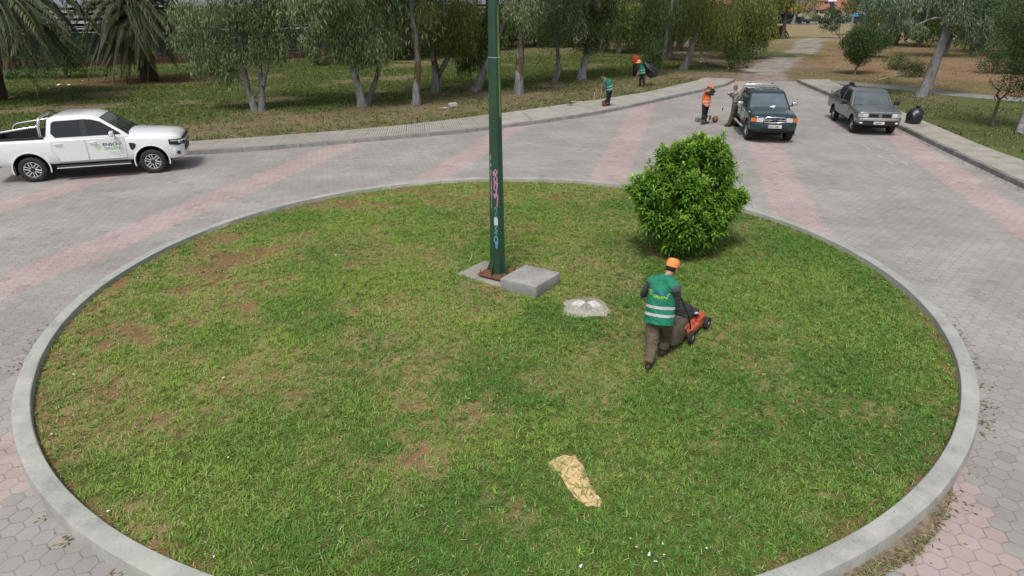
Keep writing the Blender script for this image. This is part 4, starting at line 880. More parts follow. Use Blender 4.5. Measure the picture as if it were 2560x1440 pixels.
tag(rough_slab('concrete_block', [(-.22, 10.62), (.43, 10.25), (.90, 10.90), (.26, 11.29)], .05, .29, cblock, .006, .014, 4), 'square light grey concrete block at the foot of the green post', 'block')
# painted dome stone
n, k = 28, 12; V = []; F = []; T = []
for i in range(k+1):
    t = i/k
    for j in range(n):
        a = 2*PI*j/n; r = (.47 if i else .49)*(1-t)*(1+.13*math.cos(4*(a+.7))*(1-t)-.05*math.sin(3*a)); zz = .01+.12*(1-(1-t)**1.7)+random.uniform(-.003, .003)
        if i == 0: zz = -.03
        x, y = r*math.cos(a), r*math.sin(a)*.92; V.append((1.27+x, 9.87+y, zz+.035))
        u_, v_ = (x*.77+y*.64), (-x*.64+y*.77); base = np.array([.40, .385, .35])*random.uniform(.85, 1.1)
        if abs(u_) < .19 and abs(v_) < .19: base = np.array([.66, .66, .64])*random.uniform(.9, 1.08) if u_*v_ < 0 else np.array([.29, .29, .28])*random.uniform(.85, 1.1)
        T.append(base)
for i in range(k):
    for j in range(n): F.append((i*n+j, i*n+(j+1) % n, (i+1)*n+(j+1) % n, (i+1)*n+j))
tag(np_mesh('marker_stone', V, F, T, attr_mat('painted_stone', .9, fine=30, bmp=.01), smooth=60), 'low rounded concrete marker with a faded white and grey check on top', 'marker')

# ---- bush with whorled leaves
def leafy(name, P, D, L, Wd, tint, m, parent=None, fold=.25, droop=.25):
    """leaves as folded pointed blades: P base, D direction, 6 vertices each"""
    n = len(P); D = D/np.linalg.norm(D, axis=1)[:, None]; up = np.array([0, 0, 1.0]); sd = np.cross(D, up); l = np.linalg.norm(sd, axis=1)[:, None]; sd = np.where(l < 1e-3, np.array([1.0, 0, 0]), sd/np.maximum(l, 1e-6)); nn = np.cross(sd, D)
    L = L[:, None]; Wd = Wd[:, None]; mid = P+D*L*.5+nn*L*.04; tip = P+D*L-nn*L*droop*.5-up*L*droop*.5
    a = mid+sd*Wd*.5+nn*Wd*fold; b = mid-sd*Wd*.5+nn*Wd*fold
    V = np.stack([P, a, tip, b, mid], 1).reshape(-1, 3); i = np.arange(n)[:, None]*5
    F = np.concatenate([i+np.array([[0, 1, 4]]), i+np.array([[1, 2, 4]]), i+np.array([[2, 3, 4]]), i+np.array([[3, 0, 4]])], 1).reshape(-1, 3)
    return np_mesh(name, V, F, np.repeat(tint, 5, 0), m, parent)
bush_m = attr_mat('bush_leaf', .38, trans=.22, spec=.45); bark_m = mat('bark_brown', (.13, .095, .065), .9, var=.35, scale=8, bmp=.01)
bc = np.array([3.56, 12.62, .0]); br = empty('bush', bc, label='bright green bushy shrub with whorled leaves growing on the island', cat='bush')
# lobes (px, py, Y, r)
lobes = [(1765, 400, 12.75, .42), (1700, 400, 12.6, .38), (1648, 445, 12.5, .34), (1625, 490, 12.3, .36), (1790, 450, 12.7, .40), (1712, 470, 12.35, .5), (1815, 510, 12.6, .33), (1780, 545, 12.35, .42), (1650, 545, 12.25, .42), (1712, 560, 12.1, .48), (1690, 590, 12.35, .42), (1745, 585, 12.4, .40), (1725, 420, 13.2, .5), (1665, 480, 13.1, .5), (1790, 500, 13.2, .45), (1712, 520, 12.75, .6), (1768, 368, 12.8, .24), (1715, 378, 12.8, .24), (1838, 492, 12.6, .24), (1596, 462, 12.5, .24), (1850, 488, 12.6, .12), (1790, 375, 12.8, .26), (1805, 430, 12.7, .26), (1665, 395, 12.7, .26), (1735, 360, 12.8, .22)]
tips = []; dirs = []
for px, py, Y, r in lobes:
    c = at(px, py, Y); r *= .93; n = int(112*r*r*4)+12
    for _ in range(n):
        v_ = rng.normal(0, 1, 3); v_ /= np.linalg.norm(v_); rad = r*(.60+.48*rng.random()**.6+(.34 if rng.random() < .15 else 0)); p = c+v_*rad*np.array([1, 1, 1.0])
        if p[2] < .12: p[2] = .12+.2*rng.random()
        dd = v_*.7+np.array([0, 0, .85])+rng.normal(0, .2, 3); tips.append(p); dirs.append(dd/np.linalg.norm(dd))
tips = np.array(tips); dirs = np.array(dirs); K = 13; n = len(tips)*K; k = np.tile(np.arange(K), len(tips)); T_ = np.repeat(tips, K, 0); D_ = np.repeat(dirs, K, 0)
a = k*2.4+np.repeat(rng.random(len(tips))*6.28, K); o1 = np.cross(D_, [.3, .2, .9]); o1 /= np.linalg.norm(o1, axis=1)[:, None]; o2 = np.cross(D_, o1); fr = k/(K-1.0)
open_ = (.95-.62*fr)[:, None]; ld = D_*(1-open_*.8)+(o1*np.cos(a)[:, None]+o2*np.sin(a)[:, None])*open_; P = T_-D_*((1-fr)*.15)[:, None]
young = (fr**1.5)[:, None]*np.repeat(.45+.55*rng.random((len(tips), 1)), K, 0)
tint = np.array([.085, .21, .028])*(1-young)+np.array([.40, .64, .085])*young; tint = tint*(.8+.4*rng.random((n, 1)))
leafy('crown', P-bc, ld, (.155-.035*fr)*(.8+.4*rng.random(n)), (.050-.012*fr)*(.85+.3*rng.random(n)), tint, bush_m, br, fold=.22, droop=.22)
st = MB()
for i in range(46):
    j = rng.integers(len(tips)); e_ = tips[j]-bc; b0 = rng.normal(0, .07, 3); b0[2] = 0; st.tube([tuple(b0), tuple(b0*.5+e_*.45+np.array([0, 0, .12])), tuple(e_*.95)], [.018, .012, .005], 5)
st.build('stems', bark_m, br)
fallen = MB().tube([(-.86, 11.98, .07), (-.82, 12.06, .14), (-.80, 12.14, .24)], [.010, .009, .004], 5).tube([(-.82, 12.06, .14), (-.90, 12.10, .19)], [.006, .003], 5); tag(fallen.build('twig', mat('pale_twig', (.38, .32, .22), .9), None), 'pale forked dry twig standing behind the concrete slab', 'twig')
# scraps of white paper and petals
scrap = np_mesh('paper_scrap', [(-.5, -.3, 0), (.4, -.4, .25), (.5, .3, .1), (0, .1, .35), (-.4, .4, .05)], [(0, 1, 3, 4), (1, 2, 3, 3)][:1], None, mat('paper_white', (.78, .78, .76), .8))
spots = [(1025, 897), (1023, 893), (648, 1086), (572, 1146), (385, 914), (183, 938), (345, 697), (700, 703), (1577, 1351), (1592, 1372), (1605, 1385), (1622, 1388), (1655, 1362), (1660, 1390), (1640, 1408), (1451, 1418), (1494, 1246), (1770, 560), (272, 1280), (537, 1396), (1749, 1042), (1910, 940), (1000, 720), (132, 1090), (1840, 720), (1800, 838), (1765, 1375), (1130, 1395), (560, 948), (840, 640)]
first = True
for px, py in spots:
    p = gp(px, py, .07); o = scrap if first else scrap.copy(); first = False
    if o is not scrap: col.objects.link(o)
    o.location = (p[0], p[1], float(lawn_z(p[0], p[1]))+.035); s_ = random.uniform(.022, .05); o.scale = (s_, s_*.8, s_*.8); o.rotation_euler = (random.uniform(-.4, .4), random.uniform(-.4, .4), random.uniform(0, 6))
    lb_ = 'white scrap in the loose cluster near the front edge of the lawn' if py > 1330 and px > 1400 else 'white scrap alone in the front left of the lawn' if py > 900 and px < 900 else 'white scrap beside another in the middle of the lawn' if py > 880 and px < 1100 else 'white scrap right beside the yellow sand' if px == 1494 else 'white scrap on the right half of the lawn' if px > 1500 else 'white scrap on the far left half of the lawn'
    tag(o, lb_, 'scrap', 'white scraps on the grass')

# ================================================================== LAWN MOWER
mdir = np.array([.615, .788]); mh = math.atan2(mdir[1], mdir[0]); mo = (2.68, 8.98)
mw = empty('lawn_mower', (mo[0], mo[1], .08), mh, label='orange lawn mower with a brown grass bag pushed over the island lawn', cat='lawn mower')
orange = mat('orange_deck_paint', (.56, .115, .05), .45, var=.3, scale=7, c2=(.33, .09, .05)); engm = mat('engine_black', (.035, .036, .038), .5, var=.3); cloth_b = mat('brown_bag_cloth', (.145, .112, .085), .95, var=.25, scale=6, bmp=.006)
dk = [(.36, -.17), (.40, 0), (.36, .17), (.24, .255), (-.26, .255), (-.32, .18), (-.32, -.18), (-.26, -.255), (.24, -.255)]
me = MB().slab([(x, y, .07) for x, y in dk], (0, 0, 1), .12).mesh('deck'); link('deck', fin(bevelled(me, .03, 3), 50), orange, mw)
MB().lathe([(.21, .18), (.19, .235), (.12, .245)], 24).lathe([(.13, .24), (.0, .24)], 24).build('deck_ring', orange, mw, 50)
MB().box((.31, .0, .215), (.14, .40, .05)).box((.38, -.14, .15), (.06, .14, .15)).box((.20, -.225, .20), (.26, .05, .09)).build('front_guard', orange, mw, 30, bevel=.015)
en = MB().box((-.02, 0, .30), (.30, .30, .13)).build('engine', engm, mw, 30, bevel=.03)
MB().lathe([(.135, .36), (.135, .42), (.11, .455), (.05, .465), (.0, .465)], 24).build('recoil_cover', engm, en, 40)
MB().box((-.12, .10, .40), (.13, .12, .09)).build('fuel_tank', engm, en, 30, bevel=.02); MB().lathe([(.032, .44), (.032, .475), (.0, .475)], 14, Matrix.Translation((-.12, .10, 0))).build('fuel_cap', mat('white_plastic', (.7, .7, .68), .5), en)
MB().box((.16, -.12, .31), (.10, .11, .10)).build('air_filter', engm, en, 30, bevel=.015); MB().lathe([(.045, -.05), (.045, .05), (.03, .06), (0, .06)], 12, Matrix.Translation((.22, -.10, .27)) @ Matrix.Rotation(PI/2, 4, 'Y')).build('muffler', silver, en)
MB().tube([(.05, -.17, .34), (.10, -.19, .33)], .018, 8).build('spark_plug', mat('white_ceramic', (.65, .65, .65), .3), en)
for sx in (.30, -.30):
    for sy in (-1, 1):
        r_ = .10 if sx > 0 else .105; M = Matrix.Translation((sx, sy*.29, r_)) @ Matrix.Rotation(-sy*PI/2, 4, 'X')
        e = empty('wheel', (0, 0, 0)); e.parent = mw; MB().lathe([(.055, -.028), (r_-.01, -.028), (r_, -.018), (r_, .018), (r_-.01, .028), (.055, .028)], 26, M, closed=True).build('tyre', rubber, e, 40)
        MB().lathe([(.057, .02), (.05, .012), (.02, .016), (.018, .034), (0, .034)], 20, M).build('rim', mat('grey_plastic', (.28, .27, .25), .6), e, 30)
me = MB().add([(-.30, -.21, .14), (-.30, .21, .14), (-.30, .21, .40), (-.30, -.21, .40), (-.74, -.19, .10), (-.74, .19, .10), (-.72, .19, .40), (-.72, -.19, .40), (-.50, -.23, .45), (-.50, .23, .45), (-.52, -.23, .07), (-.52, .23, .07)],
    [(0, 1, 2, 3), (4, 7, 6, 5), (3, 2, 9, 8), (8, 9, 6, 7), (0, 10, 11, 1), (10, 4, 5, 11), (0, 3, 8, 10), (10, 8, 7, 4), (1, 11, 9, 2), (11, 5, 6, 9)]).mesh('grass_bag'); link('grass_bag', fin(bevelled(me, .025, 2), 50), cloth_b, mw)
MB().box((-.33, 0, .40), (.10, .50, .035), Matrix.Rotation(-.25, 4, 'Y')).build('rear_flap', orange, mw, 30, bevel=.01)
hb = MB()
for s in (-1, 1): hb.tube([(-.22, s*.23, .20), (-.34, s*.225, .46), (-.70, s*.22, .88), (-.78, s*.215, .95)], .013, 8)
hb.tube([(-.78, -.215, .95), (-.80, 0, .955), (-.78, .215, .95)], .015, 8).tube([(-.36, -.22, .50), (-.36, .22, .50)], .010, 6); hb.build('handle', mat('dark_handle_tube', (.04, .042, .03), .5), mw, 60)
MB().tube([(-.72, -.20, .90), (-.68, -.15, 1.0), (-.69, 0, 1.02), (-.68, .15, 1.0), (-.72, .20, .90)], .006, 6).build('control_bail', black, mw, 60)
MB().tube([(-.70, -.19, .88), (-.45, -.15, .70), (-.25, -.10, .50), (-.05, -.05, .42)], .005, 5).build('control_cable', black, mw, 60)

# ---- brush cutters
def brushcutter(name, loc, rz, label):
    r = empty(name, loc, rz, label=label, cat='brush cutter', group='brush cutters'); red = mat('red_engine', (.40, .075, .04), .5, var=.25)
    MB().tube([(-1.0, 0, .17), (.55, 0, .16)], .02, 8).build('shaft', mat('alloy_tube', (.42, .38, .32), .4, metal=.5), r)
    e = MB().box((.66, 0, .15), (.24, .2, .2)).build('engine', red, r, 30, bevel=.05); MB().lathe([(.085, 0), (.08, .05), (.04, .06), (0, .06)], 16, Matrix.Translation((.76, 0, .15)) @ Matrix.Rotation(PI/2, 4, 'Y')).build('engine_cover', black, e)
    MB().tube([(.15, 0, .165), (.18, .05, .40), (.16, .14, .58), (.15, .18, .66)], .013, 8).tube([(.15, 0, .165), (.18, -.05, .40), (.2, -.16, .52)], .013, 8).build('handle', silver, r); MB().tube([(.155, .16, .62), (.13, .2, .76)], .022, 8).build('grip', black, r); MB().tube([(.2, -.16, .52), (.21, -.22, .40)], .022, 8).build('grip', mat('red_grip', (.42, .08, .05), .6), r)
    MB().sphere((-1.0, 0, .13), (.06, .05, .05), 10).build('gear_head', black, r); MB().lathe([(.0, .03), (.15, .02), (.16, .0), (.145, .0)], 20, Matrix.Translation((-1.02, 0, .06))).build('blade_guard', mat('rusty_guard', (.16, .10, .06), .8), r)
    return r
a_ = gp(1512, 264, .14); b_ = gp(1447, 263, .14); brushcutter('brush_cutter', ((a_[0]+b_[0])/2-.05, (a_[1]+b_[1])/2, .14), math.atan2(a_[1]-b_[1], a_[0]-b_[0])+.0, 'red brush cutter lying across the pavement at the feet of the bending worker')
p = gp(1787, 306, 0); r2 = empty('brush_cutter', (p[0], p[1], 0), R(60), label='red-brown brush cutter standing on the paving beside the worker in orange', cat='brush cutter', group='brush cutters')
me = MB().sphere((0, 0, .14), (.15, .13, .14), 14).build('engine', mat('dirty_red_engine', (.24, .085, .05), .7, var=.4, scale=9), r2); MB().sphere((0, -.04, .24), (.07, .05, .05), 10).build('fuel_cap', mat('red_cap', (.5, .06, .04), .5), me)
MB().tube([(0, 0, .2), (-.12, .14, .28), (-.05, .75, .20)], .014, 8).build('shaft', mat('pale_green_tube', (.45, .50, .30), .5), r2); MB().tube([(-.08, .0, .26), (-.04, -.12, .38), (.02, -.24, .52)], .012, 8).build('handle', silver, r2); MB().tube([(.02, -.24, .52), (.03, -.27, .64)], .022, 8).build('grip', black, r2)
MB().lathe([(0, .10), (.13, .08), (.15, .0), (.13, .0)], 18, Matrix.Translation((-.05, .72, .06))).build('blade_guard', mat('olive_guard', (.15, .17, .07), .7), r2); MB().box((-.12, .2, .20), (.07, .07, .20)).build('throttle_box', rust, r2, 30, bevel=.01)

# ================================================================== PEOPLE
from mathutils.bvhtree import BVHTree
skin = mat('skin', (.42, .22, .15), .55, var=.12); hair_b = mat('black_hair', (.012, .010, .009), .7, var=.3, scale=60); hair_g = mat('grey_hair', (.16, .15, .14), .8, var=.3, scale=60)
vestg = mat('green_vest_cloth', (.012, .20, .115), .8, var=.16, scale=7, bmp=.012, bscale=8); tape = mat('reflective_tape', (.50, .53, .55), .35, var=.12); shirtg = mat('grey_shirt', (.085, .085, .10), .9, var=.15, bmp=.006, bscale=14)
khaki = mat('brown_work_trousers', (.125, .095, .065), .95, var=.22, scale=7, bmp=.012, bscale=11); boot = mat('dark_boot', (.035, .028, .022), .7, var=.3); orangec = mat('orange_cap_cloth', (.88, .30, .08), .8, var=.08)
hivis = mat('orange_vest_cloth', (.85, .19, .04), .7, var=.12); navyc = mat('dark_navy_cloth', (.022, .024, .035), .9, var=.25, bmp=.01, bscale=12); blackc = mat('black_cloth', (.016, .016, .018), .9, var=.25, bmp=.01, bscale=12); redc = mat('red_orange_shirt', (.62, .085, .02), .85, var=.15, bmp=.008, bscale=12)
def camo_mat(name, cols, sc):
    m, nt, b = newmat(name, .9); v = coords(nt); c = mix(nt, noise(nt, v, sc, 2, .5).m('GREATER_THAN', .5), cols[0], cols[1]); c = mix(nt, noise(nt, v, sc*1.3, 2, .5, out=0, dist=1).m('GREATER_THAN', .57), c, cols[2]); nt.links.new(c.o, b.inputs['Base Color']); return m
camoc = camo_mat('camouflage_cloth', ((.32, .31, .32), (.09, .09, .09), (.52, .50, .50)), 16); olive = mat('olive_work_trousers', (.075, .078, .05), .95, var=.25, bmp=.012, bscale=11); gum = mat('muddy_rubber_boot', (.05, .048, .025), .6, var=.4, scale=10)
from mathutils import noise as mnoise
def blob(name, els, vox, m, parent, sm=4, wr=0, clip=None):
    """els: (a, b, ra, rb[, flat, up]) tapered limbs and (c, (rx,ry,rz)) lumps grown into ONE surface"""
    mb = MB()
    for e in els:
        if len(e) == 2 or (len(e) == 3 and not hasattr(e[2], 'real')): mb.sphere(e[0], e[1], 18, e[2] if len(e) == 3 else None); continue
        a, b, ra, rb = e[:4]; fl = e[4] if len(e) > 4 else 1.0; up = e[5] if len(e) > 5 else None
        a = Vector(a); b = Vector(b); d_ = (b-a); L_ = max(d_.length, 1e-4); d_ = d_/L_; pts = []; rs = []
        for t in (0, .3, .6, .85): pts.append(a-d_*ra*math.cos(t*PI/2)*(fl if fl < 1 else 1)); rs.append(ra*max(math.sin(t*PI/2), .02))
        for t in (0, .25, .5, .75, 1): pts.append(a+d_*L_*t); rs.append(ra+(rb-ra)*t)
        for t in (.85, .6, .3, 0): pts.append(b+d_*rb*math.cos(t*PI/2)*(fl if fl < 1 else 1)); rs.append(rb*max(math.sin(t*PI/2), .02))
        mb.tube(pts, rs, 16, flat=fl, up=up)
    me = mb.mesh(name); mods = [('REMESH', dict(mode='VOXEL', voxel_size=vox, adaptivity=0)), ('SMOOTH', dict(factor=.5, iterations=sm))]
    me = apply_mods(me, *mods)
    if wr:      # creases of loose cloth
        sd_ = random.uniform(0, 50); N_ = [v.normal.copy() for v in me.vertices]
        for v, n_ in zip(me.vertices, N_):
            q = Vector((v.co.x*9, v.co.y*9, v.co.z*15+4*v.co.x+sd_)); a = 1-abs(mnoise.noise(q))*2.4; b_ = mnoise.noise(q*2.1+Vector((7, 1, 3))); v.co += n_*wr*(max(a, -.6)*.8+b_*.7)
    if clip:
        bm = bmesh.new(); bm.from_mesh(me); bmesh.ops.bisect_plane(bm, geom=bm.verts[:]+bm.edges[:]+bm.faces[:], plane_co=clip[0], plane_no=clip[1], clear_inner=True); bm.to_mesh(me); bm.free()
    return link(name, fin(me, 180), m, parent)
def loft_shell(name, secs, m, parent, f, up=(0, 0, 1), n=36, fold=.0, seed=0, thick=.004):
    """secs: (centre, half width across, half depth, tilt vector up); closed rings around the trunk facing f"""
    rr_ = random.Random(seed); ph = [rr_.uniform(0, 6) for _ in range(4)]; V = []; F = []; k = len(secs); f = Vector((f[0], f[1], 0)).normalized(); s = Vector((f.y, -f.x, 0))
    for i, (c, a_, b_) in enumerate(secs):
        c = Vector(c); t = i/(k-1)
        for j in range(n):
            th = 2*PI*j/n; x, y = math.cos(th), math.sin(th); e = .78; x = math.copysign(abs(x)**e, x); y = math.copysign(abs(y)**e, y)
            q = 1+fold*(1-t)*(math.sin(5*th+ph[0]+2*t)+.7*math.sin(8*th+ph[1]-3*t))
            V.append(c+s*a_*x*q+f*b_*y*q)
    for i in range(k-1):
        for j in range(n): F.append((i*n+j, i*n+(j+1) % n, (i+1)*n+(j+1) % n, (i+1)*n+j))
    me = MB().add(V, F).mesh(name); me = apply_mods(me, ('SOLIDIFY', dict(thickness=thick, offset=1)))
    return link(name, fin(me, 50), m, parent)
def lerp(a, b, t): return Vector(a)*(1-t)+Vector(b)*t
def hand_els(w_, d_, side, s=1.0, curl=.9, palm=None):
    """palm and five fingers at the wrist w_, pointing along d_, palm normal `palm`"""
    w_ = Vector(w_); d_ = Vector(d_).normalized(); p = Vector(palm if palm else (0, 0, -1)); p = (p-d_*p.dot(d_)).normalized(); a = d_.cross(p)*side; E_ = []
    c = w_+d_*.05*s; E_.append((w_+d_*.01, w_+d_*.085*s, .026*s, .036*s, .5, tuple(p)))
    for i, (o, l) in enumerate(((-.027, .066), (-.009, .078), (.009, .074), (.027, .058))):
        b0 = w_+d_*.085*s+a*o*s; b1 = b0+(d_*math.cos(curl*.5)+p*math.sin(curl*.5))*l*.5*s; b2 = b1+(d_*math.cos(curl*1.5)+p*math.sin(curl*1.5))*l*.55*s
        E_ += [(b0, b1, .0095*s, .009*s), (b1, b2, .009*s, .0075*s)]
    t0 = w_+d_*.03*s-a*.028*s; t1 = t0+(d_*.6-a*.6+p*.4).normalized()*.042*s; t2 = t1+(d_*.8+p*.6).normalized()*.032*s; E_ += [(t0, t1, .013*s, .011*s), (t1, t2, .011*s, .009*s)]
    return E_
def person(loc_label, J, f, look, outfit, vox=.009, scale=1.0, curls=(.9, .9)):
    """J: joints in metres (world); f facing of the trunk; look facing of the head. Root empty at the feet."""
    J = {k: Vector(tuple(float(q) for q in v)) for k, v in J.items()}; base = (J['fL']+J['fR'])/2; base.z = min(J['fL'].z, J['fR'].z)-.0
    root = empty('person', base, label=loc_label, cat='person'); J = {k: v-base for k, v in J.items()}; s = scale
    fv = Vector((f[0], f[1], 0)).normalized(); lk = Vector((look[0], look[1], look[2] if len(look) > 2 else 0)).normalized(); sv = Vector((fv.y, -fv.x, 0))  # sv = right
    O = outfit; hd = J['head']; neck = J['neck']; ch = J['chest']; pel = J['pelvis']; upf = tuple(fv)
    up = (hd-neck).normalized(); hs_ = lk.cross(Vector((0, 0, 1))).normalized(); hup = hs_.cross(lk).normalized()
    HM = Matrix(((hs_.x, lk.x, hup.x, hd.x), (hs_.y, lk.y, hup.y, hd.y), (hs_.z, lk.z, hup.z, hd.z), (0, 0, 0, 1)))
    E_ = [((0, 0, .01), (.072*s, .088*s, .10*s), HM), ((0, .02*s, -.05*s), (.055*s, .07*s, .06*s), HM), ((0, .096*s, -.012*s), (.013*s, .018*s, .024*s), HM), ((.074*s, -.005, -.01), (.012*s, .022*s, .033*s), HM), ((-.074*s, -.005, -.01), (.012*s, .022*s, .033*s), HM), ((0, .088*s, -.055*s), (.025*s, .010*s, .008*s), HM), ((.03*s, .075*s, .022*s), (.02*s, .014*s, .008*s), HM), ((-.03*s, .075*s, .022*s), (.02*s, .014*s, .008*s), HM)]
    E_ += [(neck-up*.03, hd-up*.04, .056*s, .052*s), (pel, ch, .10*s, .12*s, .7, upf), (ch, neck, .12*s, .06*s, .7, upf)]
    for S_, sg in (('L', -1), ('R', 1)):
        E_ += [(J['s'+S_], J['e'+S_], .045*s, .036*s), (J['e'+S_], J['h'+S_], .036*s, .025*s), (ch, J['s'+S_], .07*s, .045*s)]
        E_ += hand_els(J['h'+S_], J['h'+S_]-J['e'+S_] if 'd'+S_ not in J else J['d'+S_]+base, -sg, s, curls[0 if sg < 0 else 1], O.get('palm'+S_))
        E_ += [(J['p'+S_], J['k'+S_], .07*s, .05*s), (J['k'+S_], J['f'+S_]+Vector((0, 0, .07)), .048*s, .034*s)]
    body = blob('body', E_, vox, skin, root, 3)
    eyes = MB()
    for q in (-1, 1): eyes.sphere((q*.03*s, .079*s, .008*s), (.012*s, .008*s, .006*s), 8, HM)
    eyes.build('eyes', hair_b, root)
    T = []
    for S_ in 'LR':
        T += [(pel+(J['p'+S_]-pel)*.9, J['p'+S_], .115*s, .10*s), (J['p'+S_], J['k'+S_], .098*s, O.get('kr', .075)*s), (J['k'+S_], J['f'+S_]+Vector((0, 0, O.get('cuffz', .10))), O.get('kr', .075)*s, O.get('cuff', .068)*s)]
    T += [(pel+Vector((0, 0, -.02)), pel+(ch-pel)*.35, .135*s, .15*s, .72, upf)]
    blob('trousers', T, vox*1.15, O['trousers'], root, 5, wr=.011)
    for S_ in 'LR':
        d_ = Vector(O['toe'+S_]) if 'toe'+S_ in O else fv; d_ = d_.normalized(); a = J['f'+S_]; sh = O.get('shoe_h', .10)
        lift = Vector((0, 0, O.get('heel'+S_, 0)))
        blob('boot', [(a+Vector((0, 0, .035))-d_*.04+lift, a+Vector((0, 0, .032))+d_*.16, .042*s, .040*s), (a+Vector((0, 0, .05))+lift, a+(J['k'+S_]-a).normalized()*sh+lift, .046*s, O.get('shaft', .045)*s)], vox*1.1, O['boot'], root, 3)
    if O.get('shirt'):
        Sx = [(pel+(ch-pel)*.35, ch, .150*s, .165*s, .66, upf), (ch, neck-up*.02, .155*s, .065*s, .66, upf), (ch+(neck-ch)*.55+sv*-.1*s, ch+(neck-ch)*.55+sv*.1*s, .075*s, .075*s)]
        for S_ in 'LR':
            q = O.get('sleeve', .9); Sx += [(ch+(neck-ch)*.6, J['s'+S_], .07*s, .072*s), (J['s'+S_], J['e'+S_], .068*s, .055*s)]
            if q > .5: Sx += [(J['e'+S_], lerp(J['e'+S_], J['h'+S_], (q-.5)*2*.98), .055*s, .040*s)]
        blob('shirt', Sx, vox*1.1, O['shirt'], root, 5, wr=.007)
    if O.get('vest'):
        hem = pel+(ch-pel)*O.get('hem', -.05); sh_c = lerp(ch, neck, .74); axis_ = (ch-hem).normalized()
        VE = [(hem-axis_*.12, ch, .214*s, .202*s, .84, upf), (ch, lerp(ch, neck, .86), .200*s, .092*s, .80, upf)]
        for S_ in 'LR': a = J['s'+S_]; VE += [(lerp(ch, neck, .56), a-(a-sh_c)*.20, .094*s, .092*s), (sh_c, a-(a-sh_c)*.14+up*.006, .094*s, .090*s), (ch+(a-ch)*.35, a-(a-sh_c)*.28, .115*s, .095*s, .9, upf)]
        v_ = blob('vest', VE, vox*1.1, O['vest'], root, 7, wr=.008, clip=(hem, axis_))
        bv = BVHTree.FromPolygons([v.co.copy() for v in v_.data.vertices], [tuple(p.vertices) for p in v_.data.polygons])
        for t0, t1 in O.get('tape', ((.16, .25), (.38, .47))):
            V = []; n = 56; a1 = (fv-axis_*fv.dot(axis_)).normalized(); a2 = axis_.cross(a1)
            for t in np.linspace(t0, t1, 4):
                c_ = lerp(hem, ch, t*1.3)
                for j in range(n):
                    d_ = a1*math.cos(2*PI*j/n)+a2*math.sin(2*PI*j/n); h_ = bv.ray_cast(c_+d_*.26, -d_); V.append((h_[0] if h_[0] else c_+d_*.17)+d_*.006)
            MB().add(V, [(i*n+j, i*n+(j+1) % n, (i+1)*n+(j+1) % n, (i+1)*n+j) for i in range(3) for j in range(n)]).build('reflective_band', tape, v_, 60)
        root['_vest'] = v_.name
    if O.get('cap'):
        c = MB(); V = []
        prof = [(.096, .008), (.100, .04), (.097, .08), (.082, .115), (.048, .134), (0, .140)]
        c.lathe([(r*s, z_*s) for r, z_ in prof], 24, HM @ Matrix.Translation((0, -.004, 0)) @ Matrix.Diagonal((.92, 1.12, 1, 1)))
        cp_ = c.build('cap', O['cap'], root, 60)
        if O.get('brim', 'peak') == 'peak':
            MB().slab([HM @ Vector((x*s, y*s, z_*s)) for x, y, z_ in ((-.078, .07, .030), (.078, .07, .030), (.082, .14, .018), (.05, .19, .002), (0, .205, -.004), (-.05, .19, .002), (-.082, .14, .018))], HM.to_3x3() @ Vector((0, 0, 1)), .006).build('peak', O['cap'], cp_, 0)
            MB().sphere((0, -.098*s, .045*s), (.022*s, .008*s, .012*s), 12, HM).build('cap_opening', hair_b, cp_)
        else: MB().lathe([(.08*s, .032*s), (.165*s, .012*s), (.168*s, .016*s), (.08*s, .042*s)], 28, HM).build('brim', O['cap'], cp_, 40)
    if O.get('hair'):
        hz = -.012 if O.get('cap') else 0
        E2 = [((0, -.010*s, .026*s+hz), (.081*s, .092*s, .090*s), HM), ((0, -.05*s, -.03*s), (.064*s, .05*s, .05*s), HM)] if not O.get('cap') else [((0, -.03*s, -.012*s), (.077*s, .076*s, .062*s), HM)]
        h_ = blob('hair', E2, .008, O['hair'], root, 2)
    return root, J, base, HM

def P3(px, py, Y): return at(px, py, Y)
# -- worker pushing the mower, seen from behind
J = dict(fL=P3(1621, 927, 7.86), fR=P3(1656, 896, 8.22), kL=P3(1630, 864, 8.02), kR=P3(1664, 853, 8.36), pL=P3(1632, 808, 8.15), pR=P3(1665, 806, 8.10), pelvis=P3(1648, 799, 8.12), chest=P3(1655, 733, 8.22), neck=P3(1668, 691, 8.32), head=P3(1680, 669, 8.40),
  sL=P3(1628, 706, 8.36), eL=P3(1609, 735, 8.52), hL=P3(1655, 775, 8.62), sR=P3(1689, 722, 8.06), eR=P3(1691, 773, 8.22), hR=P3(1709, 769, 8.46))
J['fL'][2] = .072; J['fR'][2] = .08
f1 = (.615, .788)
mwM = Matrix.Translation((mo[0], mo[1], .08)) @ Matrix.Rotation(mh, 4, 'Z')
hr = mwM @ Vector((-.79, -.17, .965)); hl_ = mwM @ Vector((-.79, .17, .965)); el = Vector(J['eR'])
for k_, t in (('hR', hr), ('hL', hl_)):
    e_ = Vector(J['eR' if k_ == 'hR' else 'eL']); dd = (t-e_).normalized(); J[k_] = t-dd*.075
root, Jl, base, HM = person('worker in an orange cap and green vest pushing the lawn mower', J, f1, (.60, .70, -.42), dict(trousers=khaki, boot=boot, shirt=shirtg, sleeve=.88, vest=vestg, cap=orangec, hair=hair_b, hem=-.12, cuff=.068, kr=.084, tape=((.20, .275), (.40, .475)), heelR=.02, toeL=(.45, .8, 0), toeR=(.7, .7, 0), palmL=(0, 0, -1), palmR=(0, 0, -1), cuffz=.14), vox=.008, scale=1.0, curls=(1.5, 1.5))
bpy.context.view_layer.update()
v_ = bpy.data.objects[root['_vest']]
def on_back(c, u_, w_, depth=.17):
    pass
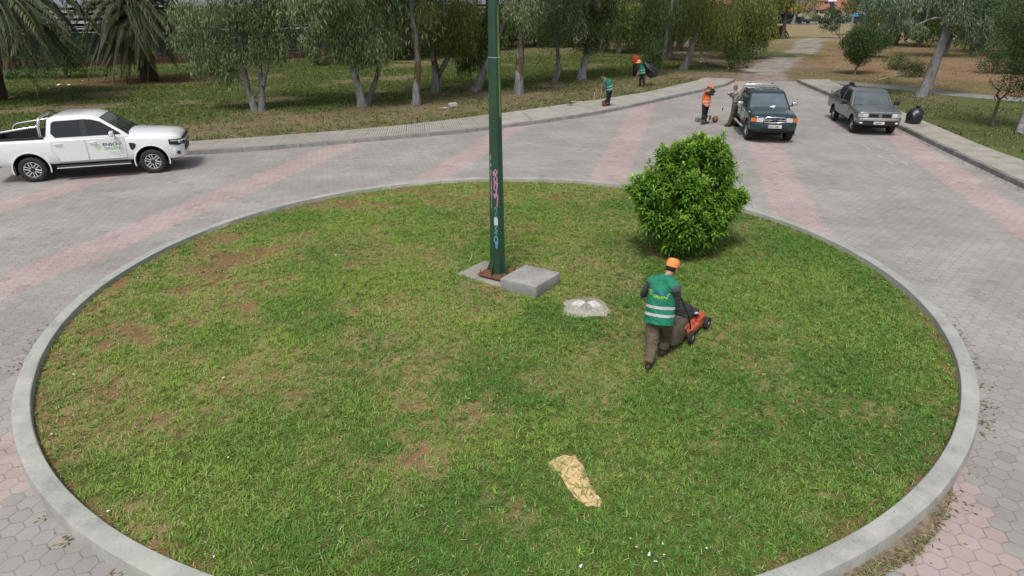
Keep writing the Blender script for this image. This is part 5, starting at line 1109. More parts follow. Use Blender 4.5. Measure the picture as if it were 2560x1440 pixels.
# lettering on the back of the vest: shaped onto the cloth
fv = Vector((f1[0], f1[1], 0)).normalized(); rt_ = Vector((fv.y, -fv.x, 0)); upv = (Jl['neck']-Jl['pelvis']).normalized(); bk = -fv
from mathutils.bvhtree import BVHTree
def wrap_to(o, shell, direc, gap=.004):
    bv = BVHTree.FromPolygons([v.co.copy() for v in shell.data.vertices], [tuple(p.vertices) for p in shell.data.polygons])
    for v in o.data.vertices:
        h = bv.ray_cast(v.co-Vector(direc)*1.0, Vector(direc))
        if h[0]: v.co = h[0]-Vector(direc)*gap
c0 = Jl['chest']+bk*.25; FM = lambda du, dv: frame(c0+rt_*du+upv*dv, rt_, upv)
for body, sz, mm, du, dv, sx_ in (('ENSO', .062, mat('vest_blue_ink', (.02, .10, .30), .5), -.055, .045, 1.25), ('GREEN', .055, mat('vest_lime_ink', (.36, .62, .05), .5), -.06, -.005, 1.2)):
    t_ = text(body, sz, mm, v_, FM(du, dv), sx=sx_, bold=.0012); bm = bmesh.new(); bm.from_mesh(t_.data); bmesh.ops.subdivide_edges(bm, edges=bm.edges, cuts=1); bm.to_mesh(t_.data); bm.free(); wrap_to(t_, v_, fv)
e_ = MB()
for i in range(26):
    a = i*2.399; r = .036*math.sqrt((i+.5)/26); p = c0+rt_*(-.105+r*math.cos(a))+upv*(.045+r*math.sin(a)); e_.sphere(tuple(p), (.0055, .0055, .0055), 8)
e_ = e_.build('tree_emblem', mat('vest_lime_ink', (.36, .62, .05)), v_); wrap_to(e_, v_, fv, .003)
e_ = MB().slab([tuple(c0+rt_*x+upv*y) for x, y in ((.13, .045), (.145, .065), (.17, .085), (.165, .062), (.145, .045))], tuple(bk), .001).build('leaf_emblem', mat('vest_lime_ink', (.36, .62, .05)), v_, 0); wrap_to(e_, v_, fv, .003)

# -- worker in the orange vest, both hands at his helmet
Y = 27.9
J = dict(fL=P3(1764, 303, Y+.15), fR=P3(1756, 305, Y-.05), kL=P3(1764, 286, Y+.1), kR=P3(1759, 287, Y), pL=P3(1768, 264, Y+.1), pR=P3(1761, 264, Y-.08), pelvis=P3(1764.5, 262, Y), chest=P3(1767, 240, Y), neck=P3(1770, 228, Y), head=P3(1775, 219, Y),
  sL=P3(1771, 231, Y+.18), eL=P3(1786, 229, Y+.22), hL=P3(1779, 221, Y+.14), sR=P3(1766, 232, Y-.17), eR=P3(1782, 236, Y-.24), hR=P3(1782, 222, Y-.13))
J['fL'][2] = .012; J['fR'][2] = .012
rt2, Jl2, b2, HM2 = person('worker in an orange vest and helmet holding both hands to his head', J, (.93, .37), (.8, .45, -.25), dict(trousers=navyc, boot=gum, shoe_h=.38, shaft=.068, cuffz=.30, shirt=blackc, sleeve=.95, vest=hivis, hem=-.12, tape=((.12, .19), (.32, .39))), vox=.010, scale=.95, curls=(.5, .5))
hm = MB().lathe([(.115, .015), (.112, .05), (.095, .10), (.055, .135), (0, .145)], 24, HM2).build('helmet', mat('orange_helmet', (.85, .16, .05), .35), rt2, 60)
for s in (-1, 1): MB().lathe([(.05, 0), (.052, .025), (.03, .04), (0, .04)], 16, HM2 @ Matrix.Translation((s*.085, -.01, -.01)) @ Matrix.Rotation(s*PI/2, 4, 'Y')).build('ear_muff', mat('teal_ear_muff', (.03, .25, .22), .5), hm, 40)
for s in (-.06, .06):
    c_ = Jl2['chest']; f_ = Vector((.93, .37, 0)).normalized(); r_ = Vector((f_.y, -f_.x, 0))
    MB().tube([tuple(c_-f_*.13+r_*s+Vector((0, 0, -.16))), tuple(c_-f_*.155+r_*s+Vector((0, 0, 0))), tuple(c_-f_*.13+r_*s*.9+Vector((0, 0, .10)))], .016, 6, flat=.4, up=tuple(f_)).build('harness_strap', blackc, rt2)
# -- grey-haired man in camouflage leaning on the green pickup
Y = 27.3
J = dict(fL=P3(1826, 309, Y+.28), fR=P3(1822, 314, Y+.0), kL=P3(1834, 288, Y+.2), kR=P3(1830, 289, Y+.0), pL=P3(1841, 264, Y+.18), pR=P3(1836, 265, Y+.0), pelvis=P3(1838.5, 262, Y+.08), chest=P3(1841.5, 240, Y+.08), neck=P3(1839.5, 228, Y+.08), head=P3(1839, 218, Y+.08),
  sL=P3(1848, 233, Y+.10), eL=P3(1841, 246, Y+.02), hL=P3(1832, 240, Y+.15), sR=P3(1833, 232, Y-.0), eR=P3(1822, 234, Y-.08), hR=P3(1830, 242, Y+.12))
J['fL'][2] = .012; J['fR'][2] = .012
person('grey-haired man in a camouflage shirt leaning against the green pickup', J, (-.80, .60), (-.85, .5, -.05), dict(trousers=olive, boot=boot, shirt=camoc, sleeve=.88, hair=hair_g, cuff=.075, kr=.085), vox=.010, scale=.96)
# -- bending worker with the brush cutter
Y = 32.4; zf = .14
J = dict(fL=P3(1522, 268, Y+.12), fR=P3(1514, 271, Y-.08), kL=P3(1522, 249, Y+.1), kR=P3(1519, 250, Y-.05), pL=P3(1526, 228, Y+.1), pR=P3(1521, 228, Y-.06), pelvis=P3(1524, 225, Y), chest=P3(1520, 206, Y-.03), neck=P3(1512.5, 197.5, Y-.03), head=P3(1507.5, 191, Y-.03),
  sL=P3(1517, 201, Y+.18), eL=P3(1512, 214, Y+.22), hL=P3(1504, 229, Y+.16), sR=P3(1512, 203, Y-.18), eR=P3(1513, 219, Y-.24), hR=P3(1504, 235, Y-.14))
J['fL'][2] = zf+.012; J['fR'][2] = zf+.012
person('dark-haired worker in a green vest bending over the brush cutter on the pavement', J, (-.96, -.15), (-.85, -.15, -.35), dict(trousers=blackc, boot=gum, shoe_h=.30, shaft=.06, cuffz=.25, shirt=shirtg, sleeve=.85, vest=vestg, hem=-.05, hair=hair_b, tape=((.15, .23), (.40, .48))), vox=.010, scale=.97)
# -- worker in a straw hat carrying a bag
Y = 40.5
J = dict(fL=P3(1611, 216.5, Y), fR=P3(1600, 216, Y+.12), kL=P3(1609, 202, Y), kR=P3(1601, 201, Y+.1), pL=P3(1608, 186, Y), pR=P3(1603, 186, Y+.1), pelvis=P3(1605.5, 184, Y+.05), chest=P3(1604, 168, Y+.03), neck=P3(1601, 160.5, Y), head=P3(1597.5, 155.5, Y-.03),
  sL=P3(1610, 164, Y-.05), eL=P3(1614, 162, Y-.2), hL=P3(1606.5, 156, Y-.16), sR=P3(1597.5, 165, Y+.12), eR=P3(1596, 174, Y+.05), hR=P3(1596, 181, Y-.1))
J['fL'][2] = .115; J['fR'][2] = .115
rb_, Jb, bb, _h = person('worker in a straw hat and green vest carrying a black bag over his shoulder', J, (-.75, -.66), (-.8, -.5, -.3), dict(trousers=navyc, boot=boot, shirt=navyc, sleeve=.9, vest=vestg, cap=mat('straw_hat', (.58, .40, .22), .9), brim='round', hem=.0, tape=((.12, .2), (.42, .5))), vox=.011, scale=.98)
o = tag(bagmesh('rubbish_bag', 9, .62, .95, (-.50, .0), knot=False).build('rubbish_bag', bagm, None, 60), 'black rubbish bag slung over the shoulder of the straw-hatted worker', 'rubbish bag', 'black rubbish bags'); p = P3(1631, 195, Y+.35); o.location = (p[0], p[1], .62); o.rotation_euler = (0, -.12, 0)
tag(MB().tube([tuple(P3(1596.3, 178, Y-.12)), tuple(P3(1590, 192, Y-.4)), tuple(P3(1586, 202, Y-.6))], .014, 6).build('litter_stick', mat('wood_stick', (.36, .22, .13), .8)), 'wooden stick held low by the straw-hatted worker', 'stick')
# -- worker in the red-orange shirt behind
Y = 45.8
J = dict(fL=P3(1585, 189, Y+.1), fR=P3(1590, 193, Y-.1), kL=P3(1584, 178, Y-.05), kR=P3(1590, 180, Y-.1), pL=P3(1586, 167, Y), pR=P3(1590, 167, Y), pelvis=P3(1588, 165.5, Y), chest=P3(1590, 149, Y), neck=P3(1590.5, 139.5, Y), head=P3(1590.5, 132.5, Y),
  sL=P3(1584.5, 143, Y+.02), eL=P3(1581.5, 151, Y-.06), hL=P3(1584, 158, Y+.12), sR=P3(1596.5, 143, Y), eR=P3(1599.5, 151.5, Y), hR=P3(1597, 159, Y+.15))
J['fL'][2] = .115; J['fR'][2] = .115
person('man in a red-orange shirt and black trousers walking away among the trees', J, (.15, 1), (.1, 1, -.1), dict(trousers=blackc, boot=boot, shirt=redc, sleeve=.72, hair=hair_b), vox=.011, scale=1.0)
for o_ in list(bpy.data.objects):
    if '_vest' in o_.keys(): del o_['_vest']

# ================================================================== TREES
euc_m = attr_mat('eucalyptus_leaf', .55, trans=.25, spec=.3); bark_e = None
def bark(name, base, pale, brown, sc=1.0):
    m, nt, b = newmat(name, .9); v = coords(nt); mp = nt.nodes.new('ShaderNodeMapping'); mp.inputs['Scale'].default_value = (1, 1, .22); nt.links.new(v, mp.inputs[0])
    n1 = noise(nt, mp.outputs[0], 3.2*sc, 4, .6).ss(.50, .60); n2 = noise(nt, mp.outputs[0], 2.1*sc, 3, .6, dist=.6).ss(.56, .62); n3 = noise(nt, v, 5*sc, 4, .7).ss(.66, .70); f = noise(nt, v, 22, 4, .7)
    c = mix(nt, n1, base, pale); c = mix(nt, n2, c, brown); c = mix(nt, n3, c, (.03, .028, .025)); c = mix(nt, 1.0, c, mix(nt, f, (.75, .75, .75), (1.2, 1.2, 1.2)), 'MULTIPLY')
    nt.links.new(c.o, b.inputs['Base Color']); nt.links.new(bump(nt, n1*.3+f*.4-n2*.5, 1, .02).o, b.inputs['Normal']); b.inputs['Specular IOR Level'].default_value = .15; return m
bark_e = bark('eucalyptus_bark', (.185, .185, .185), (.28, .29, .30), (.14, .09, .062)); bark_d = bark('dark_bark', (.10, .085, .07), (.15, .13, .11), (.07, .05, .035)); bark_w = bark('peeling_bark', (.30, .315, .33), (.38, .405, .42), (.16, .10, .06))
def strands(C, Rr, n, rg, leafL=.15, leafW=.032, hang=.8, K=12, spread=.07):
    """hanging branchlets starting inside an ellipsoid; returns leaf bases and directions"""
    v = rg.normal(0, 1, (n, 3)); v /= np.linalg.norm(v, axis=1)[:, None]; r = rg.random((n, 1))**.45; S0 = np.array(C)+v*r*np.array(Rr)
    out = np.stack([v[:, 0], v[:, 1], np.zeros(n)], -1)*.35; Ls = hang*(.5+.7*rg.random(n))
    t = np.tile(np.linspace(0, 1, K), n); S1 = np.repeat(S0, K, 0); o = np.repeat(out, K, 0); L1 = np.repeat(Ls, K)
    P = S1+o*(t*(1.4-t))[:, None]*L1[:, None]+np.stack([np.zeros(n*K)]*2+[-(t**1.3)*L1], -1)+rg.normal(0, spread, (n*K, 3))
    D = np.stack([np.zeros(n*K)]*2+[-np.ones(n*K)], -1)+rg.normal(0, .33, (n*K, 3))+o*.5
    return P, D, t, leafL*(.6+.7*rg.random(n*K)), leafW*(.7+.6*rg.random(n*K))
def quads(name, P, D, L, Wd, tint, m, parent, rg):
    n = len(P); D = D/np.linalg.norm(D, axis=1)[:, None]; a = rg.normal(0, 1, (n, 3)); s = np.cross(D, a); s /= np.linalg.norm(s, axis=1)[:, None]
    M = P+D*(L*.45)[:, None]; h = (Wd*.5)[:, None]
    V = np.stack([P, M+s*h, P+D*L[:, None]+a*.01, M-s*h], 1).reshape(-1, 3)
    return np_mesh(name, V, np.arange(4*n).reshape(-1, 4), np.repeat(tint, 4, 0), m, parent)
GREENS = dict(grey=((.085, .125, .055), (.135, .175, .085)), olive=((.070, .095, .026), (.125, .15, .04)), dark=((.026, .050, .017), (.058, .098, .028)), lime=((.10, .15, .035), (.19, .24, .06)), silver=((.07, .105, .06), (.13, .17, .11)))
def euc(base, stems, clumps, label, r0=.2, leaf='grey', barkm=None, top=11.0, upper=15000, seed=0, dens=1.0, group='eucalyptus trees', spread=2.3, hang=.85, scale=1.0, name='eucalyptus_tree'):
    """base (x,y); stems: list of polylines (x,y,z) relative to the world; clumps: (x,y,z, rx,ry,rz) in the world"""
    rg = np.random.default_rng(seed+100); bx, by = base; bz = float(ground_z(np.array(bx), np.array(by))); root = empty(name, (bx, by, bz), label=label, cat='tree', group=group); o = np.array([bx, by, bz]); mb = MB(); tips = []
    for st, rr in stems:
        pts = [np.array(p)-o for p in st]; n = len(pts); dense = []; rs = []
        for i in range(n-1):
            for k in range(5): dense.append(pts[i]*(1-k/5)+pts[i+1]*k/5); rs.append(rr)
        dense.append(pts[-1]); d_ = np.array(dense); z0 = d_[0, 2]; hh = top
        for _ in range(2): d_[1:-1] = (d_[:-2]+2*d_[1:-1]+d_[2:])/4
        rad = [rr*(1.0-.78*i/(len(d_)-1))*(1+.35*math.exp(-max(d_[i, 2], 0)*3.5)) for i in range(len(d_))]
        d_[:, :2] += rg.normal(0, .012, (len(d_), 2)); mb.tube([tuple(p) for p in d_], rad, 12); tips.append((d_, rad))
    # limbs to the clumps
    for c in clumps:
        cc = np.array(c[:3])-o; best = None
        for d_, rad in tips:
            j = int(np.argmin(np.linalg.norm(d_-cc-np.array([0, 0, .9]), axis=1)-.0*d_[:, 2])); j = max(j, len(d_)//3); q = np.linalg.norm(d_[j]-cc)
            if best is None or q < best[0]: best = (q, d_[j], rad[j])
        a = best[1]; b_ = cc+np.array([0, 0, c[5]*.6]); mid = (a+b_)/2+np.array([0, 0, .35]); mb.tube([tuple(a), tuple(mid), tuple(b_)], [min(best[2]*.5, .06), .03, .012], 6)
    mb.build('trunk', barkm or bark_e, root, 60)
    PP = []; DD = []; LL = []; WW = []; TT = []
    g0, g1 = (np.array(g)*2.0 for g in GREENS[leaf])
    for c in clumps:
        vol = (c[3]*c[5])**.8; n = int(140*vol*dens)+6; P, D, t, L, Wd = strands(np.array(c[:3])+np.array([0, 0, c[5]*.35]), (c[3], c[4], c[5]*.85), n, rg, leafL=.19*scale, leafW=.036*scale, hang=hang*(.6+.4*c[5]), K=13)
        q = np.clip(np.repeat(rg.random((n, 1)), 13, 0)*.6+rg.random((n*13, 1))*.3+rg.normal(0, .3), -.25, 1.4); PP.append(P); DD.append(D); LL.append(L); WW.append(Wd); TT.append(g0*(1-q)+g1*q)  # tone offset per clump imitates lit and shaded clumps
    # the crown above, looser
    if upper:
        for d_, rad in tips:
            tp = d_[-1]+o; m_ = 14
            if tp[2] < 6: continue
            for k in range(m_):
                c = tp+np.array([rg.normal(0, spread*.55), rg.normal(0, spread*.55), -rg.random()*(top-6.0)*1.0+.6]); n = int(1.4*upper/m_/len(tips)/9); P, D, t, L, Wd = strands(c, (1.1, 1.1, .8), n, rg, leafL=.28*scale, leafW=.060*scale, hang=1.0, K=9, spread=.16)
                q = rg.random((n*9, 1)); PP.append(P); DD.append(D); LL.append(L); WW.append(Wd); TT.append(g0*(1-q)+g1*q)
    P = np.concatenate(PP); D = np.concatenate(DD); L = np.concatenate(LL); Wd = np.concatenate(WW); T = np.concatenate(TT)
    T = T*(.42+1.2*rg.random((len(T), 1))**1.25); bn = rg.random((len(T), 1)) < .045; T = np.where(bn, np.array([.20, .11, .045]), T)  # wide brightness spread per leaf imitates highlights against dark gaps
    quads('crown', P-o, D, L, Wd, T, euc_m, root, rg); return root
def stem(pts, Y, dy=0, top=None, foot=True):
    """trunk points (px,py) at depth Y, leaning dy metres deeper towards the top, then carried on upwards"""
    n = len(pts); out = [np.array(at(px, py, Y+dy*i/max(n-1, 1))) for i, (px, py) in enumerate(pts)]; out[0][2] = 0.0 if foot else out[0][2]
    if top:
        d_ = out[-1]-out[-2]; d_ = d_/np.linalg.norm(d_)*.6+np.array([0, 0, .4]); d_ /= d_[2]; z_ = out[-1][2]
        for f in (.5, 1.0): out.append(out[-1 if f < 1 else -2]*1.0+d_*(top-z_)*f*1.0 if f < 1 else out[-2]+d_*(top-z_))
    return out
def cl(L, Y):
    """clumps from (px, py, rx_m, rz_m[, dY]) at depth Y"""
    return [tuple(at(c[0], c[1], Y+(c[4] if len(c) > 4 else 0)))+(c[2], c[2]*.9, c[3]) for c in L]
Y1 = 31.8
euc(gp(640, 283, .1)[:2], [(stem([(640, 285), (622, 230), (611, 180), (604, 110), (594, 40), (588, 0)], Y1, .3, 10), .155), (stem([(657, 285), (655, 240), (654, 205), (650, 175), (645, 120), (640, 30)], Y1, .5, 9), .16), (stem([(657, 215), (666, 180), (668, 150), (675, 60)], Y1, .2, 9, False), .11)],
    cl([(500, 45, 1.0, .7), (530, 110, 1.0, .7), (495, 130, .7, .6), (560, 150, .8, .6), (590, 60, .9, .7), (590, 130, .8, .6), (640, 40, .8, .7), (690, 40, .8, .7), (700, 95, .6, .5), (650, 100, .7, .5), (640, 135, .5, .35), (575, 178, .45, .3), (545, 175, .5, .35), (455, 90, .7, .6, .5), (470, 30, .9, .6), (500, 160, .5, .35), (560, 20, .9, .6, -.6), (690, 135, .5, .3)], Y1), 'twin-stemmed eucalyptus hanging its foliage nearest the white pickup', seed=1, leaf='grey', dens=1.3)
Y2 = 32.8
euc(gp(907, 271, .1)[:2], [(stem([(907, 274), (897, 220), (884, 180), (878, 140), (875, 60), (872, 0)], Y2, .2, 10), .21), (stem([(917, 262), (930, 225), (943, 190), (950, 150), (960, 80)], Y2+.8, .6, 9), .15)],
    cl([(860, 60, 1.0, .8), (910, 50, 1.0, .8), (930, 110, 1.0, .7), (880, 120, .8, .6), (850, 130, .6, .4), (945, 140, .8, .5), (905, 140, .7, .5), (890, 20, 1.0, .6), (965, 90, .6, .5), (840, 20, .9, .6), (965, 40, .8, .7, .5), (840, 90, .6, .5)], Y2), 'forked pale eucalyptus with a V of two trunks, right of the brick wall', seed=2, leaf='grey', dens=1.2)
Y3 = 33.3
euc(gp(1040, 268, .1)[:2], [(stem([(1040, 271), (1042, 220), (1046, 160), (1038, 90), (1030, 30), (1026, -20)], Y3, .1, 11), .21)], cl([(1005, 60, .5, .6, .9), (1000, 25, .6, .5, .9), (1065, 20, .6, .5, -.3)], Y3), 'tall straight grey eucalyptus trunk standing alone near the pavement', seed=3, leaf='olive', dens=.8)
Y4 = 38.4
euc(gp(1090, 234, .1)[:2], [(stem([(1090, 238), (1091, 190), (1084, 150), (1080, 100), (1070, 0)], Y4, .2, 11), .23), (stem([(1093, 195), (1112, 160), (1130, 128), (1140, 60)], Y4, .3, 10, False), .16)],
    cl([(1100, 40, 1.4, .9), (1150, 50, 1.3, .9), (1110, 105, 1.2, .6), (1160, 20, 1.0, .8, -1.2), (1145, 55, .8, .7, -1.5), (1085, 85, 1.0, .6, -.8), (1150, 110, .9, .6), (1190, 80, 1.0, .9, 1), (1060, 60, .9, .8, 1)], Y4), 'forked eucalyptus with yellow-green hanging foliage, left of the green post', seed=4, leaf='olive', dens=1.15)
Y5 = 38.8
euc(gp(1187, 232, .1)[:2], [(stem([(1187, 236), (1200, 200), (1218, 160), (1240, 110), (1262, 50)], Y5, .4, 11), .28)], cl([(1185, 150, 1.0, .6, .6), (1170, 130, .9, .6, .8), (1215, 60, 1.2, .9, .8), (1200, 110, .9, .7, .9), (1160, 165, .5, .35, .6)], Y5), 'thick eucalyptus leaning right behind the green post', seed=5, leaf='dark', dens=1.0, barkm=bark_e)
Y6 = 37.3
euc(gp(1296, 240, .1)[:2], [(stem([(1296, 243), (1298, 180), (1302, 110), (1306, 50), (1300, -10)], Y6, .1, 12), .26)], cl([(1300, 20, 1.0, .8, -.5), (1315, 60, .6, .5, -.5), (1335, 30, .8, .8, .3)], Y6), 'straight thick eucalyptus with brown peeling bark, just right of the green post', seed=6, leaf='grey', dens=1.0, barkm=bark_e)
Y7 = 43.4
euc(gp(1385, 208, .1)[:2], [(stem([(1385, 211), (1398, 178), (1394, 130), (1393, 90), (1405, 50), (1420, -10)], Y7, .2, 11), .17)], cl([(1395, 40, 1.5, 1.0, -.4), (1430, 60, 1.2, .9, -.3), (1350, 50, 1.3, 1.0), (1370, 90, 1.0, .6), (1420, 20, 1.2, .8)], Y7), 'slender crooked eucalyptus right of the peeling trunk', seed=7, leaf='grey', dens=1.1)
Y8 = 44.6
euc(gp(1452, 202, .1)[:2], [(stem([(1452, 205), (1460, 160), (1472, 110), (1480, 50), (1484, -10)], Y8, .1, 11), .27)], cl([(1480, 60, 1.5, 1.1), (1470, 110, 1.1, .7), (1510, 30, 1.4, 1.0), (1450, 30, 1.2, 1.0), (1495, 90, .9, .7)], Y8), 'white-based eucalyptus with peeling bark beside the bending worker', seed=8, leaf='dark', dens=1.0, barkm=bark_w)
Y9 = 47.3
euc(gp(1645, 190, .1)[:2], [(stem([(1643, 193), (1654, 150), (1662, 110), (1675, 40)], Y9, .1, 11), .24)], cl([(1630, 110, 1.0, .9, -.6), (1635, 150, .8, .7, -.6), (1640, 60, 1.4, 1.1), (1660, 30, 1.5, 1.0), (1625, 80, 1.0, .8)], Y9), 'eucalyptus with foliage hanging low behind the man carrying the bag', seed=9, leaf='dark', dens=1.1)
Y10 = 50.6
euc(gp(1708, 178, .1)[:2], [(stem([(1706, 181), (1722, 140), (1738, 95), (1752, 40), (1765, -10)], Y10, .1, 12), .28)], cl([(1740, 50, 1.8, 1.2), (1700, 50, 1.6, 1.1), (1790, 60, 1.7, 1.3), (1775, 100, 1.1, .8, .5), (1745, 15, 1.8, 1.0, -.5)], Y10), 'pale eucalyptus leaning right at the end of the left pavement', seed=10, leaf='olive', dens=1.0)
for i, (px, py, st, rr, lf, cls, lb) in enumerate([
    (1668, 152, [(1668, 155), (1677, 110), (1690, 40)], .33, 'dark', [(1690, 60, 2.2, 1.5), (1650, 40, 2.0, 1.4)], 'white patchy eucalyptus trunk behind the leaning pale tree'),
    (1697, 128, [(1697, 131), (1700, 90), (1702, 30)], .35, 'dark', [(1710, 60, 2.4, 1.6), (1690, 20, 2.4, 1.4)], 'thin dark trunk between the pale leaning trees'),
    (1507, 128, [(1507, 131), (1522, 100), (1538, 60)], .30, 'olive', [(1530, 50, 2.5, 1.8), (1490, 40, 2.4, 1.6), (1560, 70, 2.2, 1.6)], 'distant leaning eucalyptus behind the bending worker'),
    (1547, 135, [(1547, 137), (1549, 100), (1552, 50)], .25, 'olive', [(1560, 80, 1.9, 1.4), (1550, 30, 2.3, 1.6), (1590, 60, 2.0, 1.5)], 'distant upright tree left of the man in the red-orange shirt'),
    (1600, 118, [(1600, 120), (1602, 80), (1605, 20)], .33, 'grey', [(1590, 70, 2.2, 1.5), (1620, 50, 2.4, 1.7)], 'distant tree whose crown hangs above the two bag carriers'),
    (1772, 128, [(1772, 130), (1775, 100), (1780, 40)], .38, 'olive', [(1770, 70, 2.3, 1.8), (1800, 40, 2.6, 1.8), (1820, 90, 2.0, 1.6)], 'distant olive-green tree right of the pale leaning trunk'),
    (1845, 148, [(1845, 150), (1848, 110), (1850, 40)], .35, 'olive', [(1840, 90, 2.0, 1.6), (1850, 125, 1.4, .8), (1820, 60, 2.0, 1.6), (1870, 50, 2.2, 1.7), (1900, 70, 1.6, 1.5), (1885, 100, 1.2, .7), (1870, 20, 2.4, 1.5), (1915, 35, .9, 1.2)], 'dense tree with foliage down to the ground left of the dirt track'),
    (1350, 118, [(1350, 120), (1345, 80), (1340, 20)], .38, 'dark', [(1340, 60, 2.4, 1.6), (1370, 80, 1.8, 1.3), (1320, 30, 2.4, 1.6), (1290, 60, 2.0, 1.4)], 'dark tree far behind the peeling trunk'),
    (1425, 118, [(1425, 120), (1428, 80), (1430, 20)], .38, 'dark', [(1420, 60, 2.5, 1.8), (1450, 40, 2.5, 1.7), (1400, 90, 1.6, 1.2)], 'dark tree far behind the slender crooked trunk'),
    (1230, 125, [(1230, 127), (1225, 90), (1220, 20)], .35, 'dark', [(1210, 60, 2.6, 1.9), (1240, 90, 2.0, 1.5), (1180, 80, 2.2, 1.6), (1260, 40, 2.0, 1.6)], 'dark tree far behind the trunk leaning at the green post'),
    (1115, 140, [(1115, 142), (1110, 100), (1105, 20)], .30, 'dark', [(1120, 80, 2.2, 1.7), (1080, 50, 2.2, 1.7), (1050, 90, 1.8, 1.6), (1150, 100, 1.6, 1.3), (1010, 60, 1.8, 1.6), (1130, 30, 2.2, 1.4)], 'dark tree in front of the far end of the brick wall'),
    (985, 150, [(985, 152), (988, 110), (990, 20)], .26, 'dark', [(990, 80, 1.6, 1.5), (960, 40, 1.6, 1.4), (1000, 130, 1.0, .7), (1015, 100, 1.3, 1.1), (975, 15, 1.8, 1.3), (1030, 30, 1.6, 1.3)], 'dark tree hiding the concrete end of the brick wall'),
    (790, 165, [(790, 168), (785, 110), (782, 20)], .17, 'grey', [(780, 45, .8, 1.0), (765, 100, .7, .7), (790, 130, .7, .6), (800, 70, .8, .8), (770, 15, 1.1, .7), (782, 155, .4, .3), (830, 40, 1.0, .9), (745, 25, .9, .6)], 'slim eucalyptus with one long hanging branch before the brick wall'),
    (1630, 105, [(1630, 107), (1632, 70), (1634, 10)], .4, 'dark', [(1625, 40, 3.0, 2.0), (1650, 75, 2.2, 1.6), (1660, 20, 3.0, 1.8)], 'dark distant tree deep among the eucalyptus grove'),
    (1920, 100, [(1920, 102), (1918, 60), (1915, 10)], .4, 'olive', [(1898, 40, 2.4, 2.0), (1885, 65, 2.0, 1.6), (1915, 10, 1.4, 1.2)], 'distant bushy tree closing the grove beside the gap'),
    (1950, 98, [(1957, 97), (1961, 60), (1966, 30), (1968, -10)], .27, 'olive', [(1958, -6, 1.5, .5), (1972, -2, .9, .5), (1948, 4, .9, .5), (1962, 10, .8, .4)], 'single dark-trunked tree standing in the gap by the dirt track'),
    (2040, 62, [(2040, 64), (2040, 45), (2038, 20)], .2, 'olive', [(2035, 40, .8, .6)], 'small round tree far off beside the parked cars'),
    (1990, 62, [(1983, 64), (1986, 45), (1992, 25)], .35, 'lime', [(1994, 18, 1.3, .7), (1988, 27, .8, .3)], 'light green street tree before the red shop awning')]):
    g = gp(px, py, .1); Yd = g[1]; k_ = max(1.0, Yd/46)
    euc(g[:2], [(stem(st, Yd, .2, 12 if Yd < 120 else 7), rr)], cl(cls, Yd), lb, seed=30+i, leaf=lf, dens=.85 if Yd < 65 else .65 if Yd < 120 else .35, upper=9000 if Yd < 120 else 800, scale=1.1*min(k_, 1.7), barkm=bark_d if lf == 'dark' or rr < .2 or i == 15 else bark_e, hang=.9*k_**.5 if Yd < 120 else .35)
# dense broad-leaved shrubs and trees on the right
leaf_m = attr_mat('shrub_leaf', .5, trans=.2, spec=.35)
def shrub(name, base, lobes_, label, green='dark', n_per=420, L=.10, W_=.05, trunk=None, up=.35, group=None, cat='shrub', seed=0, barkm=None, narrow=False):
    rg = np.random.default_rng(500+seed); bx, by = base; bz = float(ground_z(np.array(bx), np.array(by))); root = empty(name, (bx, by, bz), label=label, cat=cat, group=group); o = np.array([bx, by, bz]); PP = []; DD = []; TT = []; mb = MB(); g0, g1 = (np.array(g)*1.5 for g in GREENS[green])
    for x, y, z_, r, rz in lobes_:
        c = np.array([x, y, z_])-o; n = int(n_per*max(r*rz, .12)*3.6); cn = max(4, n//14); v = rg.normal(0, 1, (cn, 3)); v /= np.linalg.norm(v, axis=1)[:, None]; cc = c+v*(rg.random((cn, 1))**.35)*np.array([r, r, rz]); cc[:, 2] = np.maximum(cc[:, 2], .03)
        P = np.repeat(cc, 14, 0)+rg.normal(0, .09+.03*r, (cn*14, 3)); P[:, 2] = np.maximum(P[:, 2], .01); D = np.repeat(v, 14, 0)*.7+rg.normal(0, .6, (cn*14, 3))+np.array([0, 0, up]); q = np.clip(np.repeat(rg.random((cn, 1)), 14, 0)*.6+rg.random((cn*14, 1))*.4, 0, 1); PP.append(P); DD.append(D); TT.append(g0*(1-q)+g1*q)
        if not trunk: mb.tube([(rg.normal(0, .05), rg.normal(0, .05), -.02), tuple(c*.5+np.array([0, 0, .05])), tuple(c)], [.035, .02, .008], 5)
        else: mb.tube([tuple(np.array(trunk[-1][:3])-o), tuple((np.array(trunk[-1][:3])-o+c)/2+np.array([0, 0, .1])), tuple(c)], [trunk_r*.5, .03, .01], 6)
    if trunk: mb.tube([tuple(np.array(p[:3])-o) for p in trunk], [trunk_r*(1-.45*i/(len(trunk)-1)) for i in range(len(trunk))], 10)
    mb.build('trunk' if cat == 'tree' else 'stems', barkm or bark_d, root, 60)
    P = np.concatenate(PP); D = np.concatenate(DD); T = np.concatenate(TT)*(.75+.5*rg.random((sum(len(p) for p in PP), 1))); n = len(P)
    quads('crown', P, D, L*.74*(.7+.6*rg.random(n)), W_*.74*(.7+.6*rg.random(n)), T, leaf_m, root, rg); return root
def lb(L, Y): return [tuple(at(c[0], c[1], Y+(c[4] if len(c) > 4 else 0)))+(c[2], c[3]) for c in L]
